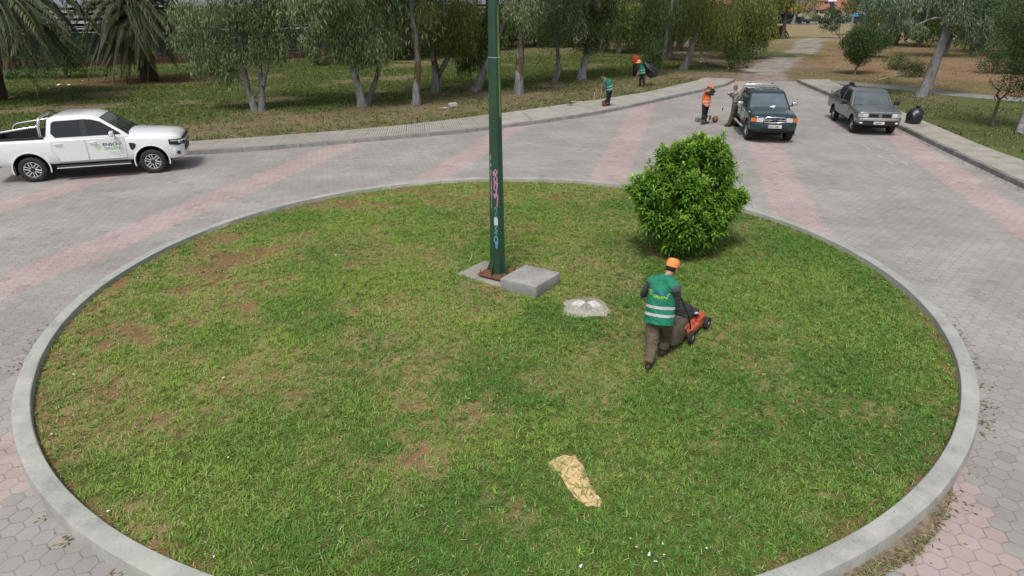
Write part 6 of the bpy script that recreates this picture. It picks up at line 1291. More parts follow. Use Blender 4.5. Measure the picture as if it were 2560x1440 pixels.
# the big leaning eucalyptus on the right
Yb = 35.5; trunk_r = .2
euc(gp(2306, 245, .1)[:2], [(stem([(2304, 249), (2324, 195), (2345, 140), (2362, 90), (2374, 40), (2382, -10)], Yb, .2, 11), .30), (stem([(2360, 48), (2340, 44), (2315, 52), (2292, 63), (2283, 55), (2276, 38), (2262, 28)], Yb, -.2, None, False), .06)],
    cl([(2410, 25, .9, .6, -.5), (2440, 65, .8, .5, -.4), (2395, 45, .6, .4, -.6), (2460, 35, .7, .5), (2455, 95, .5, .3), (2425, 90, .5, .3, -.3), (2235, 20, .9, .4), (2200, 5, .9, .4, .6), (2280, 12, .8, .4, .3), (2255, 52, .7, .25), (2225, 62, .5, .2), (2320, -5, 1.0, .4, .5), (2290, 70, .5, .2), (2440, 118, .3, .15), (2310, 30, .6, .4, .8), (2480, 5, .9, .5), (2165, -10, .8, .3, 1)], Yb), 'large leaning eucalyptus with a thick scarred trunk beside the concrete footpath', seed=60, leaf='silver', dens=1.6, upper=15000, hang=.5)
g = gp(2135, 190, .1); trunk_r = .085
shrub('tree', g[:2], lb([(2150, 110, 1.25, .75), (2190, 105, 1.0, .6, .6), (2145, 135, .9, .5), (2165, 85, 1.1, .5, .5), (2130, 100, .7, .5), (2150, 150, .6, .3)], 46.8), 'small glossy dark green tree with a thin leaning trunk behind the grey pickup', 'dark', 1150, .15, .07, trunk=[(g[0], g[1], 0), tuple(at(2140, 172, 46.7)), tuple(at(2155, 150, 46.8))], cat='tree', seed=1, up=.2)
g = gp(2188, 145, .1); shrub('tree', g[:2], lb([(2190, 105, 1.5, .8), (2205, 90, 1.4, .8), (2180, 75, 1.6, .9)], 61), 'round green tree just behind the small glossy one', 'dark', 800, .18, .08, trunk=[(g[0], g[1], 0), tuple(at(2190, 125, 61.2))], cat='tree', seed=2)
g = gp(2100, 97, .1); shrub('shrub', g[:2], lb([(2080, 55, 1.9, 1.1), (2066, 42, 1.6, .9), (2095, 42, 1.7, .9), (2078, 68, 1.2, .5), (2082, 32, 1.3, .6)], 93), 'spreading multi-stemmed shrub where the dirt track bends out of sight', 'dark', 130, .3, .12, cat='shrub', seed=3)
g = gp(2250, 178, .1); shrub('oleander', g[:2], lb([(2240, 155, .8, .6), (2255, 165, .7, .5), (2235, 170, .5, .3)], 49.8), 'upright dark oleander bush in the dry red ground, the left one of the pair', 'dark', 600, .16, .04, group='oleander bushes', seed=4, up=1.2)
g = gp(2290, 196, .1); shrub('oleander', g[:2], lb([(2285, 170, .7, .6), (2305, 175, .6, .6), (2270, 180, .6, .45), (2295, 185, .6, .3)], 44.8), 'larger dark oleander bush against the big leaning trunk', 'dark', 650, .15, .04, group='oleander bushes', seed=5, up=1.2)
g = gp(2225, 212, .1); shrub('weed_clump', g[:2], lb([(2222, 200, .25, .35)], 41), 'small wispy green weed before the oleander bushes', 'olive', 350, .14, .03, seed=12, up=1.2)
g = gp(2490, 185, .1); shrub('bush', g[:2], lb([(2480, 160, 1.0, .7), (2520, 150, 1.3, .8, .8), (2500, 120, 1.3, .8, .5), (2540, 180, .9, .5)], 46.5), 'dense dark green bush at the right behind the footpath', 'dark', 520, .16, .06, seed=6)
g = gp(2548, 332, .1); trunk_r = .15
shrub('tree', g[:2], lb([(2545, 190, .8, .6, .5), (2555, 225, .6, .4, .5), (2570, 150, .9, .6), (2575, 100, 1.0, .7), (2560, 60, 1.0, .6), (2600, 120, 1.0, .8), (2600, 60, 1.2, .8), (2575, 10, 1.5, .8)], 26.2), 'tree with a leaning grey trunk cut off by the right edge of the picture', 'dark', 700, .12, .045, trunk=[(g[0], g[1], 0), tuple(at(2562, 290, 25.9)), tuple(at(2590, 200, 26.1)), tuple(at(2600, 110, 26.2))], cat='tree', seed=7, barkm=bark_e)
# dead little tree
g = gp(2482, 312, .1); dt = MB(); o = np.array([g[0], g[1], .1]); Yt = g[1]
def dead(pts, r, Y=Yt): dt.tube([tuple(np.array(at(a_, b_, Y))-o) for a_, b_ in pts], r, 6)
dead([(2478, 315), (2484, 295), (2493, 265), (2498, 250)], [.085, .065, .055, .045]); dead([(2498, 250), (2510, 240), (2520, 232), (2526, 212)], [.045, .035, .028, .015]); dead([(2498, 250), (2492, 236), (2499, 226), (2488, 218), (2481, 212)], [.045, .05, .035, .022, .012])
dead([(2510, 240), (2518, 247), (2514, 252)], [.03, .02, .008]); dead([(2493, 236), (2485, 243), (2490, 250)], [.03, .02, .008])
rg = np.random.default_rng(5)
for i in range(26):
    a0 = [(2526, 212), (2481, 212), (2520, 232), (2499, 226), (2510, 205)][i % 5]; x, y = a0[0]+rg.normal(0, 3), a0[1]+rg.normal(0, 3); x2, y2 = x+rg.normal(0, 16), y-8-rg.random()*28; dead([(x, y), ((x+x2)/2+rg.normal(0, 3), (y+y2)/2), (x2, y2)], [.008, .006, .002])
o2 = dt.build('dead_tree', bark_d, None, 60); o2.location = tuple(o); tag(o2, 'small dead tree with knotted bare branches on the right-hand grass', 'tree')
# back row on the right: big dark crowns
for i, (px, py, gr, lbs, Yd, lb_) in enumerate([
    (2380, 145, 'dark', [(2390, 60, 2.2, 1.4), (2350, 80, 1.8, .9), (2330, 50, 2.0, 1.2), (2410, 90, 1.5, .9), (2380, 20, 2.4, 1.2)], 61, 'thin-trunked dark tree standing back beyond the big leaning eucalyptus'),
    (2250, 112, 'dark', [(2240, 60, 2.6, 1.6), (2210, 50, 2.4, 1.6), (2280, 70, 2.4, 1.3), (2250, 20, 3.0, 1.4), (2300, 90, 1.8, .9)], 78, 'dark tree row member behind the red soil, nearest the parked cars'),
    (2310, 118, 'olive', [(2320, 60, 2.4, 1.6), (2290, 30, 2.4, 1.4), (2350, 40, 2.4, 1.6), (2330, 95, 1.8, .8)], 74, 'olive-green tree behind the big leaning eucalyptus trunk'),
    (2470, 130, 'dark', [(2460, 80, 2.2, 1.3), (2500, 60, 2.4, 1.6), (2450, 30, 2.6, 1.4), (2430, 100, 1.6, .9), (2480, 110, 1.8, .8)], 66, 'dark leafy tree high behind the dense right-hand bush'),
    (2540, 120, 'olive', [(2540, 60, 2.4, 1.8), (2560, 100, 2.2, 1.2), (2520, 20, 2.6, 1.4), (2590, 60, 2.4, 1.8), (2580, 20, 2.4, 1.4)], 60, 'olive-green tree filling the top right corner of the picture'),
    (2165, 80, 'olive', [(2160, 25, 2.4, 1.2), (2190, 30, 2.6, 1.3), (2135, 15, 2.0, 1.0), (2210, 15, 2.8, 1.4), (2180, 55, 2.2, .8)], 100, 'spreading tree overhanging the blue tarpaulin')]):
    trunk_r = .22; X0 = at(px, 60, Yd)[0]; k_ = Yd/45; up_ = [(x, y, 6.5, r*1.1, rz*1.2) for x, y, z_, r, rz in lb(lbs, Yd)[:3]]
    shrub('tree', (X0, Yd), lb(lbs, Yd)+up_, lb_, gr, int(230/k_), .17*k_, .075*k_, trunk=[(X0, Yd, 0), (X0+.2, Yd, 1.5), (X0+.1, Yd, 3.0)], cat='tree', seed=20+i, group='trees at the back on the right')
# shrubs under the left trees
for i, (px, py, gr, lbs, nm, lb_) in enumerate([(170, 195, 'dark', [(150, 150, 1.4, .9), (185, 140, 1.2, .8), (120, 120, 1.6, 1.2), (95, 170, 1.3, .8), (160, 100, 1.3, 1.0), (60, 190, 1.2, .6), (20, 200, 1.2, .6), (190, 165, .9, .6)], 'bush', 'dark tangled bush between the two palms'), (235, 178, 'dark', [(180, 120, .9, .9), (175, 150, .8, .7)], 'bush', 'thin grey-green sapling left of the nearer palm'), (1870, 170, 'dark', [(1850, 140, 1.2, .7), (1835, 150, .9, .5), (1870, 148, .8, .4)], 'bush', 'dark undergrowth at the foot of the dense tree by the track')]):
    g = gp(px if px > 300 else min(px, 190), py, .1); shrub(nm, g[:2], lb(lbs, g[1]), lb_, gr, 260, .2, .08, seed=40+i)

# ---- palms
palm_m = attr_mat('palm_leaf', .5, trans=.12, spec=.35)
def palm(base, crown, fr, label, trunk_rad=.42, seed=0, n_auto=0, rlen=3.6, tr_top=None, cat='palm tree', skirt=True, k_=1.0):
    """fr: fronds as lists of 3 world points (start is the crown)"""
    rg = np.random.default_rng(900+seed); root = empty('palm_tree', (base[0], base[1], 0.1), label=label, cat=cat); o = np.array([base[0], base[1], .1]); c = np.array(crown)-o; mb = MB(); n = 14
    pts = [c*np.array([1, 1, t])*np.array([t, t, 1]) for t in np.linspace(0, 1, n)]; mb.tube([tuple(p) for p in pts], [trunk_rad*(1.25-.35*min(1, t*2.5))*(1+.07*(i % 2)) for i, t in enumerate(np.linspace(0, 1, n))], 16)
    mb.build('trunk', mat('palm_trunk', (.085, .05, .032), .95, var=.4, scale=7, bmp=.04, bscale=7), root, 30)
    sk = MB()
    if skirt:
        for i in range(46):
            a = rg.random()*6.28; z0 = c[2]*(.35+.6*rg.random()); r = trunk_rad*1.0; L_ = .5+rg.random()*1.2; p0 = np.array([c[0]*.6+r*math.cos(a), c[1]*.6+r*math.sin(a), z0]); sk.tube([tuple(p0), tuple(p0+np.array([.16*math.cos(a), .16*math.sin(a), -L_*.5])), tuple(p0+np.array([.22*math.cos(a), .22*math.sin(a), -L_]))], [.035, .03, .012], 5)
        sk.build('dead_fronds', mat('dead_frond', (.15, .09, .05), .9, var=.4), root, 60)
    F_ = [[np.array(p)-o for p in f] for f in fr]
    for i in range(n_auto):
        a = rg.random()*6.28; el = rg.uniform(-.9, 1.1); L_ = rlen*(.8+.3*rg.random()); d = np.array([math.cos(a)*math.cos(el), math.sin(a)*math.cos(el), math.sin(el)]); F_.append([c, c+d*L_*.5+np.array([0, 0, .15*L_]), c+d*L_*np.array([1, 1, .6])-np.array([0, 0, L_*.38])])
    rach = MB(); PP = []; DD = []; LL = []; TT = []
    for f in F_:
        p0, p1, p2 = f; t = np.linspace(0, 1, 46)[:, None]; C_ = (1-t)**2*p0+2*t*(1-t)*(2*p1-.5*p0-.5*p2)+t**2*p2; C_ = np.where(True, C_, C_); rach.tube([tuple(p) for p in C_[::5]], list(np.linspace(.030*k_, .006*k_, len(C_[::5]))), 5)
        T_ = np.gradient(C_, axis=0); T_ /= np.linalg.norm(T_, axis=1)[:, None]; side = np.cross(T_, [0, 0, 1.0]); nl = np.linalg.norm(side, axis=1)[:, None]; side = side/np.maximum(nl, .05); upv_ = np.cross(side, T_); tt = t[:, 0]; env = np.sin(np.clip(tt*1.02+.02, 0, 1)*PI)**.45*(1-.25*tt)
        hue = rg.random(); 
        for s in (-1, 1):
            for rep_ in range(2):
                sel = slice(4, None); P = C_[sel]+T_[sel]*rep_*.5*np.linalg.norm(C_[1]-C_[0]); D = T_[sel]*.75+side[sel]*s*.85+upv_[sel]*(.22)+np.array([0, 0, -.25])+rg.normal(0, .09, P.shape); PP.append(P); DD.append(D); LL.append((.62*env[sel]*(.85+.3*rg.random(len(P)))+.08)*k_)
                cc = np.array([.055, .085, .040])*(1-hue)+np.array([.10, .125, .055])*hue; TT.append(cc*(.75+.5*rg.random((len(P), 1))))
    rach.build('frond_stems', mat('frond_stem', (.20, .17, .08), .6, var=.2), root, 60)
    P = np.concatenate(PP); D = np.concatenate(DD); L = np.concatenate(LL); T = np.concatenate(TT); leafy('fronds', P, D, L, np.full(len(P), .055*k_), T, palm_m, root, fold=.3, droop=.25); return root
Yp = 45.5; cr = tuple(at(335, 55, Yp)); Q = lambda px, py, dy=0: tuple(at(px, py, Yp+dy))
fr = [[cr, Q((rr_[0]+335)/2+(rr_[0]-335)*.12, rr_[1]*.35, rr_[2]*.6), Q(*rr_)] for rr_ in ((240, 170, -2.6), (265, 205, -1), (305, 215, -2.8), (410, 150, -2.2), (430, 95, -2.4), (220, 150, .5), (190, 60, -1.5), (370, 200, -1.6), (340, 190, -3), (285, 160, -3.2))]+[[cr, Q(270, 70, -1.2), Q(218, 215, -1.8)], [cr, Q(295, 90, -1.6), Q(285, 232, -2.2)], [cr, Q(318, 100, -1.6), Q(325, 228, -2.4)], [cr, Q(362, 90, -1.8), Q(388, 175, -2.6)], [cr, Q(345, 105, -1.8), Q(352, 165, -2.4)], [cr, Q(250, 35, -.6), Q(205, 120, -.8)], [cr, Q(240, 12, .3), Q(150, 60, .4)], [cr, Q(400, 40, -.8), Q(425, 110, -1.2)], [cr, Q(380, 20, -.8), Q(440, 60, -1)], [cr, Q(300, 30, -1.6), Q(245, 150, -2.4)], [cr, Q(420, 20, .6), Q(470, 80, 1)], [cr, Q(230, -20, 1), Q(160, 20, 1.2)], [cr, Q(330, -60, -.5), Q(300, -90, -1)], [cr, Q(390, -40, 0), Q(450, -60, 0)], [cr, Q(270, -50, 0), Q(190, -60, 0)], [cr, Q(300, 60, 1.5), Q(260, 140, 2.2)], [cr, Q(370, 60, 1.5), Q(410, 140, 2)], [cr, Q(310, 80, -2.0), Q(255, 190, -3)], [cr, Q(280, 20, -1.4), Q(200, 90, -2.2)]]
palm((gp(355, 206, .1)[0], Yp), cr, fr, 'palm with drooping fronds and a shaggy trunk before the brick wall', .45, 1, n_auto=70, rlen=4.2)
Yq = 36; cr = tuple(at(-60, -60, Yq)); Q = lambda px, py, dy=0: tuple(at(px, py, Yq+dy))
fr = [[cr, Q(rr_[0]*.45-30, rr_[1]*.3-30, rr_[2]*.5), Q(*rr_)] for rr_ in ((120, 120, -2.5), (170, 135, -.5), (60, 160, -3), (190, 95, .5), (100, 175, -.8), (200, 40, -1), (140, 60, -3), (20, 120, -3.5), (80, 100, 1.5), (150, 175, -2.2), (205, 125, -1.8), (40, 200, -2.6))]+[[cr, Q(60, 20, -1), Q(150, 150, -1.5)], [cr, Q(40, 60, -1.5), Q(95, 238, -2)], [cr, Q(90, -20, -1), Q(190, 110, -1.4)], [cr, Q(10, 70, -1.5), Q(45, 170, -2)], [cr, Q(110, -60, 0), Q(215, 60, 0)], [cr, Q(30, 40, -2), Q(120, 190, -2.8)], [cr, Q(-10, 60, -2), Q(10, 190, -3)], [cr, Q(70, 0, .5), Q(140, 90, 1)], [cr, Q(50, 30, 1.2), Q(90, 130, 2)], [cr, Q(80, -10, -2), Q(170, 80, -3)], [cr, Q(20, 20, -2.5), Q(70, 130, -3.5)], [cr, Q(0, 20, 1.2), Q(30, 120, 2)], [cr, Q(100, -50, -1.4), Q(190, 60, -2)], [cr, Q(40, 0, -3), Q(100, 90, -4)], [cr, Q(10, 30, -3), Q(30, 140, -4)], [cr, Q(60, -30, 2), Q(150, 50, 3)]]
palm((at(-60, 100, Yq)[0], Yq), cr, fr, 'large palm at the left edge of the picture with long dark fronds', .45, 2, n_auto=90, rlen=5.2)
g = gp(1938, 96, .1); cr = tuple(at(1940, 86, g[1])); palm(g[:2], cr, [], 'small young palm at the foot of the dark-trunked tree by the gap', .25, 3, n_auto=16, rlen=1.9, skirt=False, k_=1.1)

# ================================================================== WALL, FENCE AND STANDS BEHIND THE LEFT TREES
brick, nt, b = newmat('red_brick', .9); v = coords(nt); mp = nt.nodes.new('ShaderNodeMapping'); mp.inputs['Rotation'].default_value = (R(90), 0, 0); nt.links.new(v, mp.inputs[0])
bt = nt.nodes.new('ShaderNodeTexBrick'); nt.links.new(mp.outputs[0], bt.inputs[0]); bt.inputs['Scale'].default_value = 1.0; bt.inputs['Brick Width'].default_value = .22; bt.inputs['Row Height'].default_value = .075; bt.inputs['Mortar Size'].default_value = .008
bt.inputs['Color1'].default_value = (.085, .03, .024, 1); bt.inputs['Color2'].default_value = (.06, .024, .02, 1); bt.inputs['Mortar'].default_value = (.05, .04, .036, 1); nt.links.new(bt.outputs[0], b.inputs['Base Color'])  # brick tones darkened to carry the shade of the trees
A0 = np.array([-52.0, 48.5]); B0 = np.array([-5.5, 70.5]); dw = B0-A0; Lw = float(np.hypot(*dw)); aw = math.atan2(dw[1], dw[0])
bw = empty('brick_wall', (A0[0], A0[1], .05), aw, label='low red brick wall running behind the left trees', cat='wall')
MB().box((Lw/2, 0, .35), (Lw, .3, .95)).build('wall', brick, bw, 0); MB().box((Lw/2, 0, .86), (Lw, .36, .07)).build('coping', mat('coping_dark', (.08, .065, .06), .9), bw, 0)
fe = empty('mesh_fence', (A0[0], A0[1], .95), aw, label='dark green mesh fence with posts standing on the brick wall', cat='fence')
fm, nt, b = newmat('green_mesh', .9); b.inputs['Base Color'].default_value = (.008, .022, .02, 1); v = coords(nt); n_ = noise(nt, v, .8, 3); c_ = mix(nt, n_, (.004, .010, .010), (.008, .026, .023)); nt.links.new(c_.o, b.inputs['Base Color'])  # near-black green: cloth colour with the tree shade worked in
pm = MB(); x = 0
while x < Lw-.1:   # sagging cloth panels
    l_ = min(2.5, Lw-x); V = []; n = 7
    for i in range(n+1):
        for j in range(4): V.append((x+l_*i/n, .02*math.sin(i*1.3+x)+.0, 1.75*j/3+(.04*math.sin(i*.9+x) if j == 3 else 0)))
    F = [(i*4+j, (i+1)*4+j, (i+1)*4+j+1, i*4+j+1) for i in range(n) for j in range(3)]; pm.add(V, F); x += 2.5
me = apply_mods(pm.mesh('mesh_panel'), ('SOLIDIFY', dict(thickness=.01))); link('mesh_panel', fin(me, 40), fm, fe)
x = 0
while x < Lw: MB().tube([(x, -.04, -.1), (x, -.04, 1.9)], .03, 6).build('post', mat('fence_post', (.03, .05, .05), .6), fe); x += 2.5
MB().tube([(0, -.05, 1.84), (Lw, -.05, 1.84)], .02, 6).tube([(0, -.05, .03), (Lw, -.05, .03)], .02, 6).build('rail', mat('fence_post', (.03, .05, .05)), fe)
cb = gp(850, 160, .1); tag(rough_slab('concrete_block', [(cb[0]-1.2, cb[1]-.6), (cb[0]+1.2, cb[1]+.5), (cb[0]+1.0, cb[1]+1.2), (cb[0]-1.4, cb[1]+.2)], 0, .75, mat('yellow_stained_concrete', (.30, .27, .20), .95, c2=(.22, .17, .10), scale=1.2)), 'stained concrete block standing against the brick wall', 'block')
# pale stands: steps of seats and a grey-white roof, seen between the leaves
st = empty('grandstand', (A0[0], A0[1], 0), aw, label='pale grandstand with stepped grey tiers seen through the left trees', cat='grandstand')
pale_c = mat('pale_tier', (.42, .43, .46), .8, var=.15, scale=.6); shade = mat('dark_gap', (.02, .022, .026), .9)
for i in range(9):
    z_ = .9+i*.46; MB().box((Lw/2+4, 5.2+i*.95, z_+.11), (Lw+26, .9, .22)).build('tier', pale_c, st, 0, bevel=.01); MB().box((Lw/2+4, 5.62+i*.95, z_-.12), (Lw+26, .06, .3)).build('riser', shade, st, 0)  # near-black risers put the shade between the tiers into colour
s2 = MB()
for k in range(22): s2.box((2+k*2.9, 4.6, 1.6), (.35, .35, 3.2))
s2.build('columns', mat('brown_column', (.16, .10, .07), .8), st, 0); MB().box((Lw/2+4, 14.8, 5.4), (Lw+26, .5, 2.8)).build('back_wall', mat('pale_blue_wall', (.40, .43, .50), .8, var=.1), st, 0); MB().box((Lw/2+4, 4.4, 2.3), (Lw+26, .05, .12)).box((Lw/2+4, 4.4, 3.0), (Lw+26, .05, .12)).box((Lw/2+4, 4.4, 1.5), (Lw+26, .05, .10)).build('rail', shade, st, 0)

# ================================================================== THE STREET BEHIND THE GAP
Ys = 147.0
sy = gp(2000, 63, 0)[1]
tag(MB().box((80, 152.5, .03), (180, 9, .16)).build('street', mat('asphalt', (.09, .09, .095), .9, var=.15)), kind='structure')
tag(MB().box((80, 147.6, .07), (180, .9, .24)).build('pavement', mat('pale_kerb', (.42, .39, .37), .9)), kind='structure')
def far_car(px0, px1, Y, paint, label, kind='hatch', dirn=-1):
    a = at(px0, 60, Y)[0]; b_ = at(px1, 60, Y)[0]; L_ = b_-a; cx = (a+b_)/2; r = empty('parked_car', (cx, Y, .12), 0 if dirn > 0 else PI, label=label, cat='car', group='cars parked along the far street'); h = L_/2
    pf = dict(hatch=[(-h, .35), (-h, .85), (-h*.93, .98), (-h*.70, 1.38), (-h*.55, 1.46), (h*.12, 1.46), (h*.42, 1.0), (h*.9, .82), (h, .62), (h*.99, .3)], pickup=[(-h, .5), (-h, 1.05), (-h*.35, 1.05), (-h*.30, 1.60), (h*.18, 1.62), (h*.42, 1.1), (h*.95, .98), (h, .75), (h*.98, .45)], wagon=[(-h, .35), (-h*.98, .9), (-h*.80, 1.45), (h*.05, 1.48), (h*.38, .98), (h*.92, .8), (h, .55), (h*.98, .3)])[kind]
    me = bevelled(MB().prism(pf, -.82, .82).mesh('body'), .07, 2); c = MB()
    for sx in (h*.62, -h*.62): c.tube([(sx, -1, .33), (sx, 1, .33)], .40, 20)
    link('body', fin(cut(me, c), 40), paint, r)
    wl = dict(hatch=[(-h*.62, 1.0), (-h*.55, 1.36), (h*.08, 1.38), (h*.30, 1.0)], pickup=[(-h*.24, 1.12), (-h*.22, 1.5), (h*.14, 1.52), (h*.32, 1.12)], wagon=[(-h*.86, .98), (-h*.74, 1.36), (h*.02, 1.38), (h*.26, .98)])[kind]
    for s in (-1, 1): MB().prism(wl, s*.825-.006, s*.825+.006).build('side_window', glass, r, 0)
    for sx in (h*.62, -h*.62):
        for s in (-1, 1):
            e = empty('wheel', (0, 0, 0)); e.parent = r; M = Matrix.Translation((sx, s*.74, .32)) @ Matrix.Rotation(-s*PI/2, 4, 'X'); MB().lathe([(.2, -.09), (.31, -.09), (.32, 0), (.31, .09), (.2, .09)], 20, M, closed=True).build('tyre', rubber, e); MB().lathe([(.2, .06), (.0, .085)], 14, M).build('rim', silver, e)
    return r
def cp(nm, c): return mat(nm, c, .3, var=.08, coat=.5)
far_car(1966, 2010, 148.8, cp('dark_blue_car_paint', (.02, .03, .06)), 'dark blue hatchback parked leftmost on the far street', 'hatch')
far_car(2013, 2062, 149.0, cp('charcoal_car_paint', (.045, .05, .055)), 'charcoal pickup parked on the far street right of the blue hatchback', 'pickup')
far_car(2098, 2150, 148.8, cp('navy_car_paint', (.025, .04, .07)), 'dark estate car parked rightmost behind the spreading shrub', 'wagon')
far_car(2062, 2100, 152.5, cp('silver_car_paint', (.45, .47, .50)), 'silver car on the far street mostly hidden by the spreading shrub', 'hatch', 1)
# motorcycle in front of the shop
g = gp(1945, 62, .1); mo_ = empty('motorcycle', (at(1946, 60, 148.5)[0], 148.5, .14), .1, label='dark motorcycle parked at the left end of the far street', cat='motorcycle')
for x in (-.68, .68): MB().lathe([(.24, -.05), (.31, -.05), (.32, 0), (.31, .05), (.24, .05)], 20, Matrix.Translation((x, 0, .32)) @ Matrix.Rotation(PI/2, 4, 'X'), closed=True).build('wheel', rubber, mo_)
MB().sphere((-.1, 0, .62), (.45, .18, .26), 12).sphere((.3, 0, .85), (.28, .16, .16), 12).box((-.4, 0, .88), (.6, .24, .1)).build('body', black, mo_); MB().tube([(.68, 0, .32), (.5, 0, .95), (.42, -.3, 1.1)], .03, 6).tube([(.5, 0, .95), (.42, .3, 1.1)], .03, 6).build('handlebar', silver, mo_)
# walls and houses
stuc = mat('beige_stucco', (.55, .47, .36), .9, var=.1, scale=.4); whit = mat('white_stucco', (.62, .62, .62), .85, var=.08, scale=.5); pinkst = mat('pinkish_stucco', (.62, .45, .40), .9, var=.08, scale=.5)
tile, nt, b = newmat('terracotta_tiles', .85); v = coords(nt); wv = nt.nodes.new('ShaderNodeTexWave'); wv.inputs['Scale'].default_value = 2.6; wv.bands_direction = 'X'; nt.links.new(v, wv.inputs[0]); k_ = mix(nt, S(nt, wv.outputs[1]), (.22, .085, .055), (.34, .145, .095)); k_ = mix(nt, noise(nt, v, 1.2, 4).ss(.4, .65)*.5, k_, (.30, .17, .12)); nt.links.new(k_.o, b.inputs['Base Color'])
xw0, xw1 = at(1985, 60, 157)[0], at(2062, 60, 157)[0]
tag(MB().box(((xw0+xw1)/2+3, 157, .95), (xw1-xw0+16, .3, 2.1)).build('garden_wall', stuc, None, 0), 'plain beige wall behind the parked cars', 'wall')
def house(px0, px1, Y, z0, zw, zr, wallm, label, depth=9, wins=(), roof='gable', roofm=None):
    a, b_ = at(px0, 40, Y)[0], at(px1, 40, Y)[0]; L_ = b_-a; r = empty('house', ((a+b_)/2, Y, 0), 0, label=label, cat='house', group='houses beyond the far street')
    MB().box((0, depth/2, zw/2), (L_, depth, zw)).build('wall', wallm, r, 0)
    h = L_/2+.4
    if roof == 'gable': V = [(-h, -.5, zw-.05), (h, -.5, zw-.05), (h, depth+.5, zw-.05), (-h, depth+.5, zw-.05), (-h, depth/2, zr), (h, depth/2, zr)]; F = [(0, 1, 5, 4), (2, 3, 4, 5), (0, 4, 3), (1, 2, 5), (0, 3, 2, 1)]
    else: V = [(-h, -.5, zw-.05), (h, -.5, zw-.05), (h, depth+.5, zw-.05), (-h, depth+.5, zw-.05), (-h*.45, depth/2, zr), (h*.45, depth/2, zr)]; F = [(0, 1, 5, 4), (2, 3, 4, 5), (0, 4, 3), (1, 2, 5), (0, 3, 2, 1)]
    MB().add(V, F).build('roof', roofm or tile, r, 0)
    for x0, x1, z0_, z1_ in wins:
        w_ = MB().box(((x0+x1)/2*L_/2, -.03, (z0_+z1_)/2), ((x1-x0)*L_/2, .06, z1_-z0_)).build('window', mat('window_frame_white', (.6, .6, .6), .6), r, 0)
        MB().box(((x0+x1)/2*L_/2, -.065, (z0_+z1_)/2), ((x1-x0)*L_/2-.16, .02, z1_-z0_-.16)).build('pane', glass, w_, 0)
    return r
house(2008, 2092, 161, 0, 2.85, 4.0, whit, 'low white house with a red tiled roof behind the beige wall', 9, [(-.85, -.62, 2.0, 2.7), (-.40, -.15, 1.9, 2.75), (-.08, .18, 1.9, 2.75)])
house(2096, 2140, 168, 0, 3.1, 4.6, pinkst, 'pinkish house with a tiled roof right of the white one', 9, [(-.5, -.1, 1.8, 2.6)], 'gable')
house(1960, 2022, 190, 0, 4.9, 7.5, whit, 'taller white house higher up behind the street tree', 10, [(-.5, -.2, 3.2, 4.2), (.1, .4, 3.2, 4.2)], 'hip')
house(2036, 2110, 200, 0, 4.6, 7.4, pinkst, 'pink-walled house above the red tiled roofs', 10, [(-.5, -.2, 3.4, 4.3), (.2, .5, 3.4, 4.3)], 'hip')
house(2116, 2190, 195, 0, 4.6, 7.2, whit, 'white house with a brown roof beyond the blue tarpaulin', 10, [(-.6, -.3, 3.3, 4.2), (.0, .3, 3.3, 4.2)], 'hip')
house(1780, 1955, 175, 0, 4.0, 6.4, stuc, 'beige house almost hidden behind the grove left of the gap', 10, [(.7, .85, 1.8, 3.2)], 'gable')
shp = empty('shop_awning', (at(1958, 30, 154)[0], 154, 0), label='dark red awning over a blue shop sign left of the gap', cat='awning')
MB().slab([(-3.4, -1.6, 2.5), (3.4, -1.6, 2.5), (3.4, 0, 4.0), (-3.4, 0, 4.0)], (0, -.6, .8), .06).build('awning', mat('red_canvas', (.42, .03, .05), .8), shp, 0); MB().box((0, -1.3, 2.25), (6.6, .1, .42)).build('sign', mat('blue_sign', (.03, .10, .30), .5), shp, 0); MB().box((0, .3, 2.0), (6.8, .3, 4)).build('shop_front', mat('shop_dark', (.05, .05, .055), .7), shp, 0); MB().tube([(-3.2, -1.5, 0), (-3.2, -1.5, 2.5)], .05, 6).tube([(3.2, -1.5, 0), (3.2, -1.5, 2.5)], .05, 6).build('post', silver, shp)
# solar heater on the roof
sh = empty('solar_water_heater', (at(2080, 20, 160.5)[0], 160.8, 3.75), R(-15), label='solar water heater with a white tank on the tiled roof', cat='solar heater')
MB().slab([(-.5, -1.0, -.7), (.5, -1.0, -.7), (.5, .4, .6), (-.5, .4, .6)], (0, -.7, .7), .08).build('panel', glass, sh, 0); MB().tube([(-.9, .4, .8), (.9, .4, .8)], .24, 14).build('tank', mat('white_tank', (.75, .75, .75), .4), sh)
# blue tarpaulin
tb = gp(2150, 62, 0); V = []; n = 16
for i in range(n+1):
    for j in range(6): V.append((i*.24-1.9, .15*math.sin(i*1.1+j)+.1*j, 1.5*j/5+.15*math.sin(i*.8)*(j/5)))
o = MB().add(V, [(i*6+j, (i+1)*6+j, (i+1)*6+j+1, i*6+j+1) for i in range(n) for j in range(5)]).mesh('tarpaulin'); o = apply_mods(o, ('SOLIDIFY', dict(thickness=.02)))
o = link('tarpaulin', fin(o, 60), mat('bright_blue_tarpaulin', (.02, .30, .66), .5, var=.35, scale=1.2)); o.location = (at(2154, 40, 153)[0], 153, .45); tag(o, 'crumpled bright blue tarpaulin hanging behind the dark estate car', 'tarpaulin')
# leaning utility post
p0 = gp(2126, 92, .05); p1 = at(2132, 42, p0[1]); tag(MB().tube([tuple(p0), tuple(p1)], [.14, .12], 10).build('wooden_post', mat('grey_wood', (.30, .30, .27), .9)), 'short leaning grey post where the dirt track meets the field', 'post')
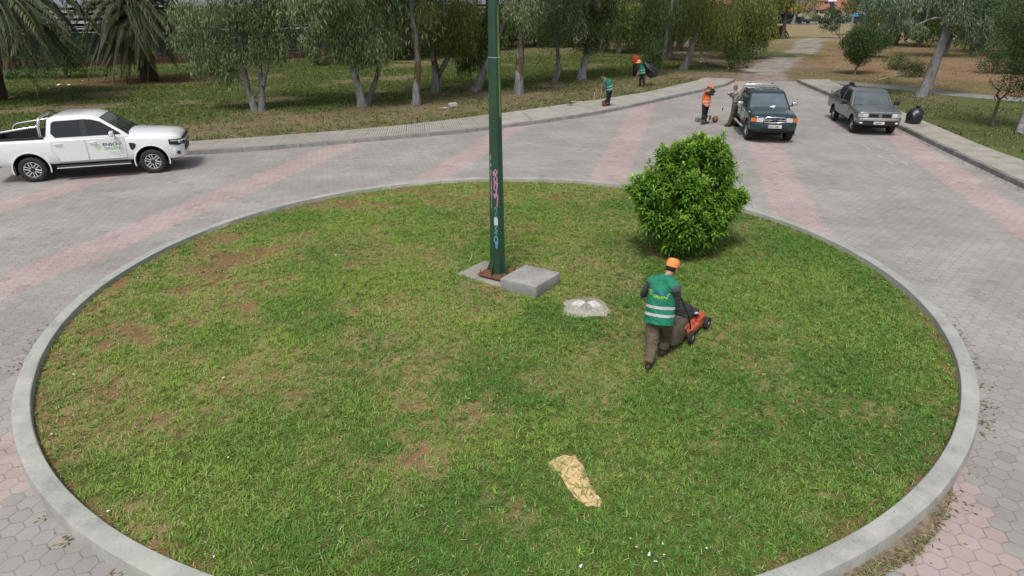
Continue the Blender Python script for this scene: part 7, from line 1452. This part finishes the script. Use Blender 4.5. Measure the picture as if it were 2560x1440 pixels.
# stones and litter in the park
for px, py, sz, lb_ in ((1133, 266, .26, 'pale stone lying in the leaf litter by the pavement'),):
    g = gp(px, py, .12); m_ = MB().sphere((0, 0, .07), (sz, sz*.6, .13), 12).mesh('stone')
    for v_2 in m_.vertices: v_2.co *= 1+.25*(random.random()-.5)
    o = link('stone', fin(m_, 30), mat('pale_stone', (.40, .38, .36), .9, var=.2)); o.location = tuple(g); tag(o, lb_, 'stone')
g = gp(1128, 271, .12); o = MB().sphere((0, 0, .02), (.26, .14, .04), 10).build('stone', mat('pale_stone', (.40, .38, .36))); o.location = (g[0]-.35, g[1]+.1, .11); tag(o, 'flat sunken stone just left of the pale stone', 'stone')
for i, (px, py, s_) in enumerate([(123, 223, .10), (148, 214, .14), (172, 214, .12), (205, 203, .08), (160, 208, .07), (230, 195, .06), (240, 205, .06), (1752, 156, .08), (1820, 172, .08), (1895, 150, .08), (1845, 182, .06), (40, 232, .06)]):
    g = gp(px, py, .12); o = scrap.copy(); col.objects.link(o); o.location = (g[0], g[1], .15); o.scale = (s_*2, s_*2, s_*1.6); o.rotation_euler = (0, 0, i); tag(o, 'white litter scrap lying between the two left palms' if px < 300 and px > 60 else 'white litter scrap below the palm at the left edge' if px < 60 else 'white litter scrap by the dark burnt strip near the track', 'scrap', 'white litter under the park trees')
# stick on the right-hand soil, grey drain cover ring on the track verge
g0, g1 = gp(2195, 200, .13), gp(2282, 186, .13); tag(MB().tube([tuple(g0), tuple((g0+g1)/2+np.array([0, 0, .12])), tuple(g1+np.array([0, 0, .1]))], [.025, .03, .015], 6).build('branch', mat('pale_twig', (.38, .32, .22))), 'long pale fallen branch on the red soil', 'branch')
# paint lines scratched on the paving at the right
def dash(px0, py0, px1, py1):
    a_, b_ = gp(px0, py0, .004), gp(px1, py1, .004); return a_, b_
V = MB()
for q in ((2157, 361, 2178, 377), (2191, 363, 2203, 371), (2216, 400, 2231, 410), (2253, 402, 2268, 412), (2229, 386, 2240, 393), (2193, 386, 2210, 396)):
    a_, b_ = dash(*q); d_ = (b_-a_)/np.linalg.norm(b_-a_); n_ = np.array([-d_[1], d_[0], 0])*.022; V.slab([tuple(a_-n_), tuple(b_-n_), tuple(b_+n_), tuple(a_+n_)], (0, 0, 1), .001)
tag(V.build('road_marking', mat('chalky_white', (.42, .42, .42), .9, var=.2, scale=20), None, 0), kind='structure')
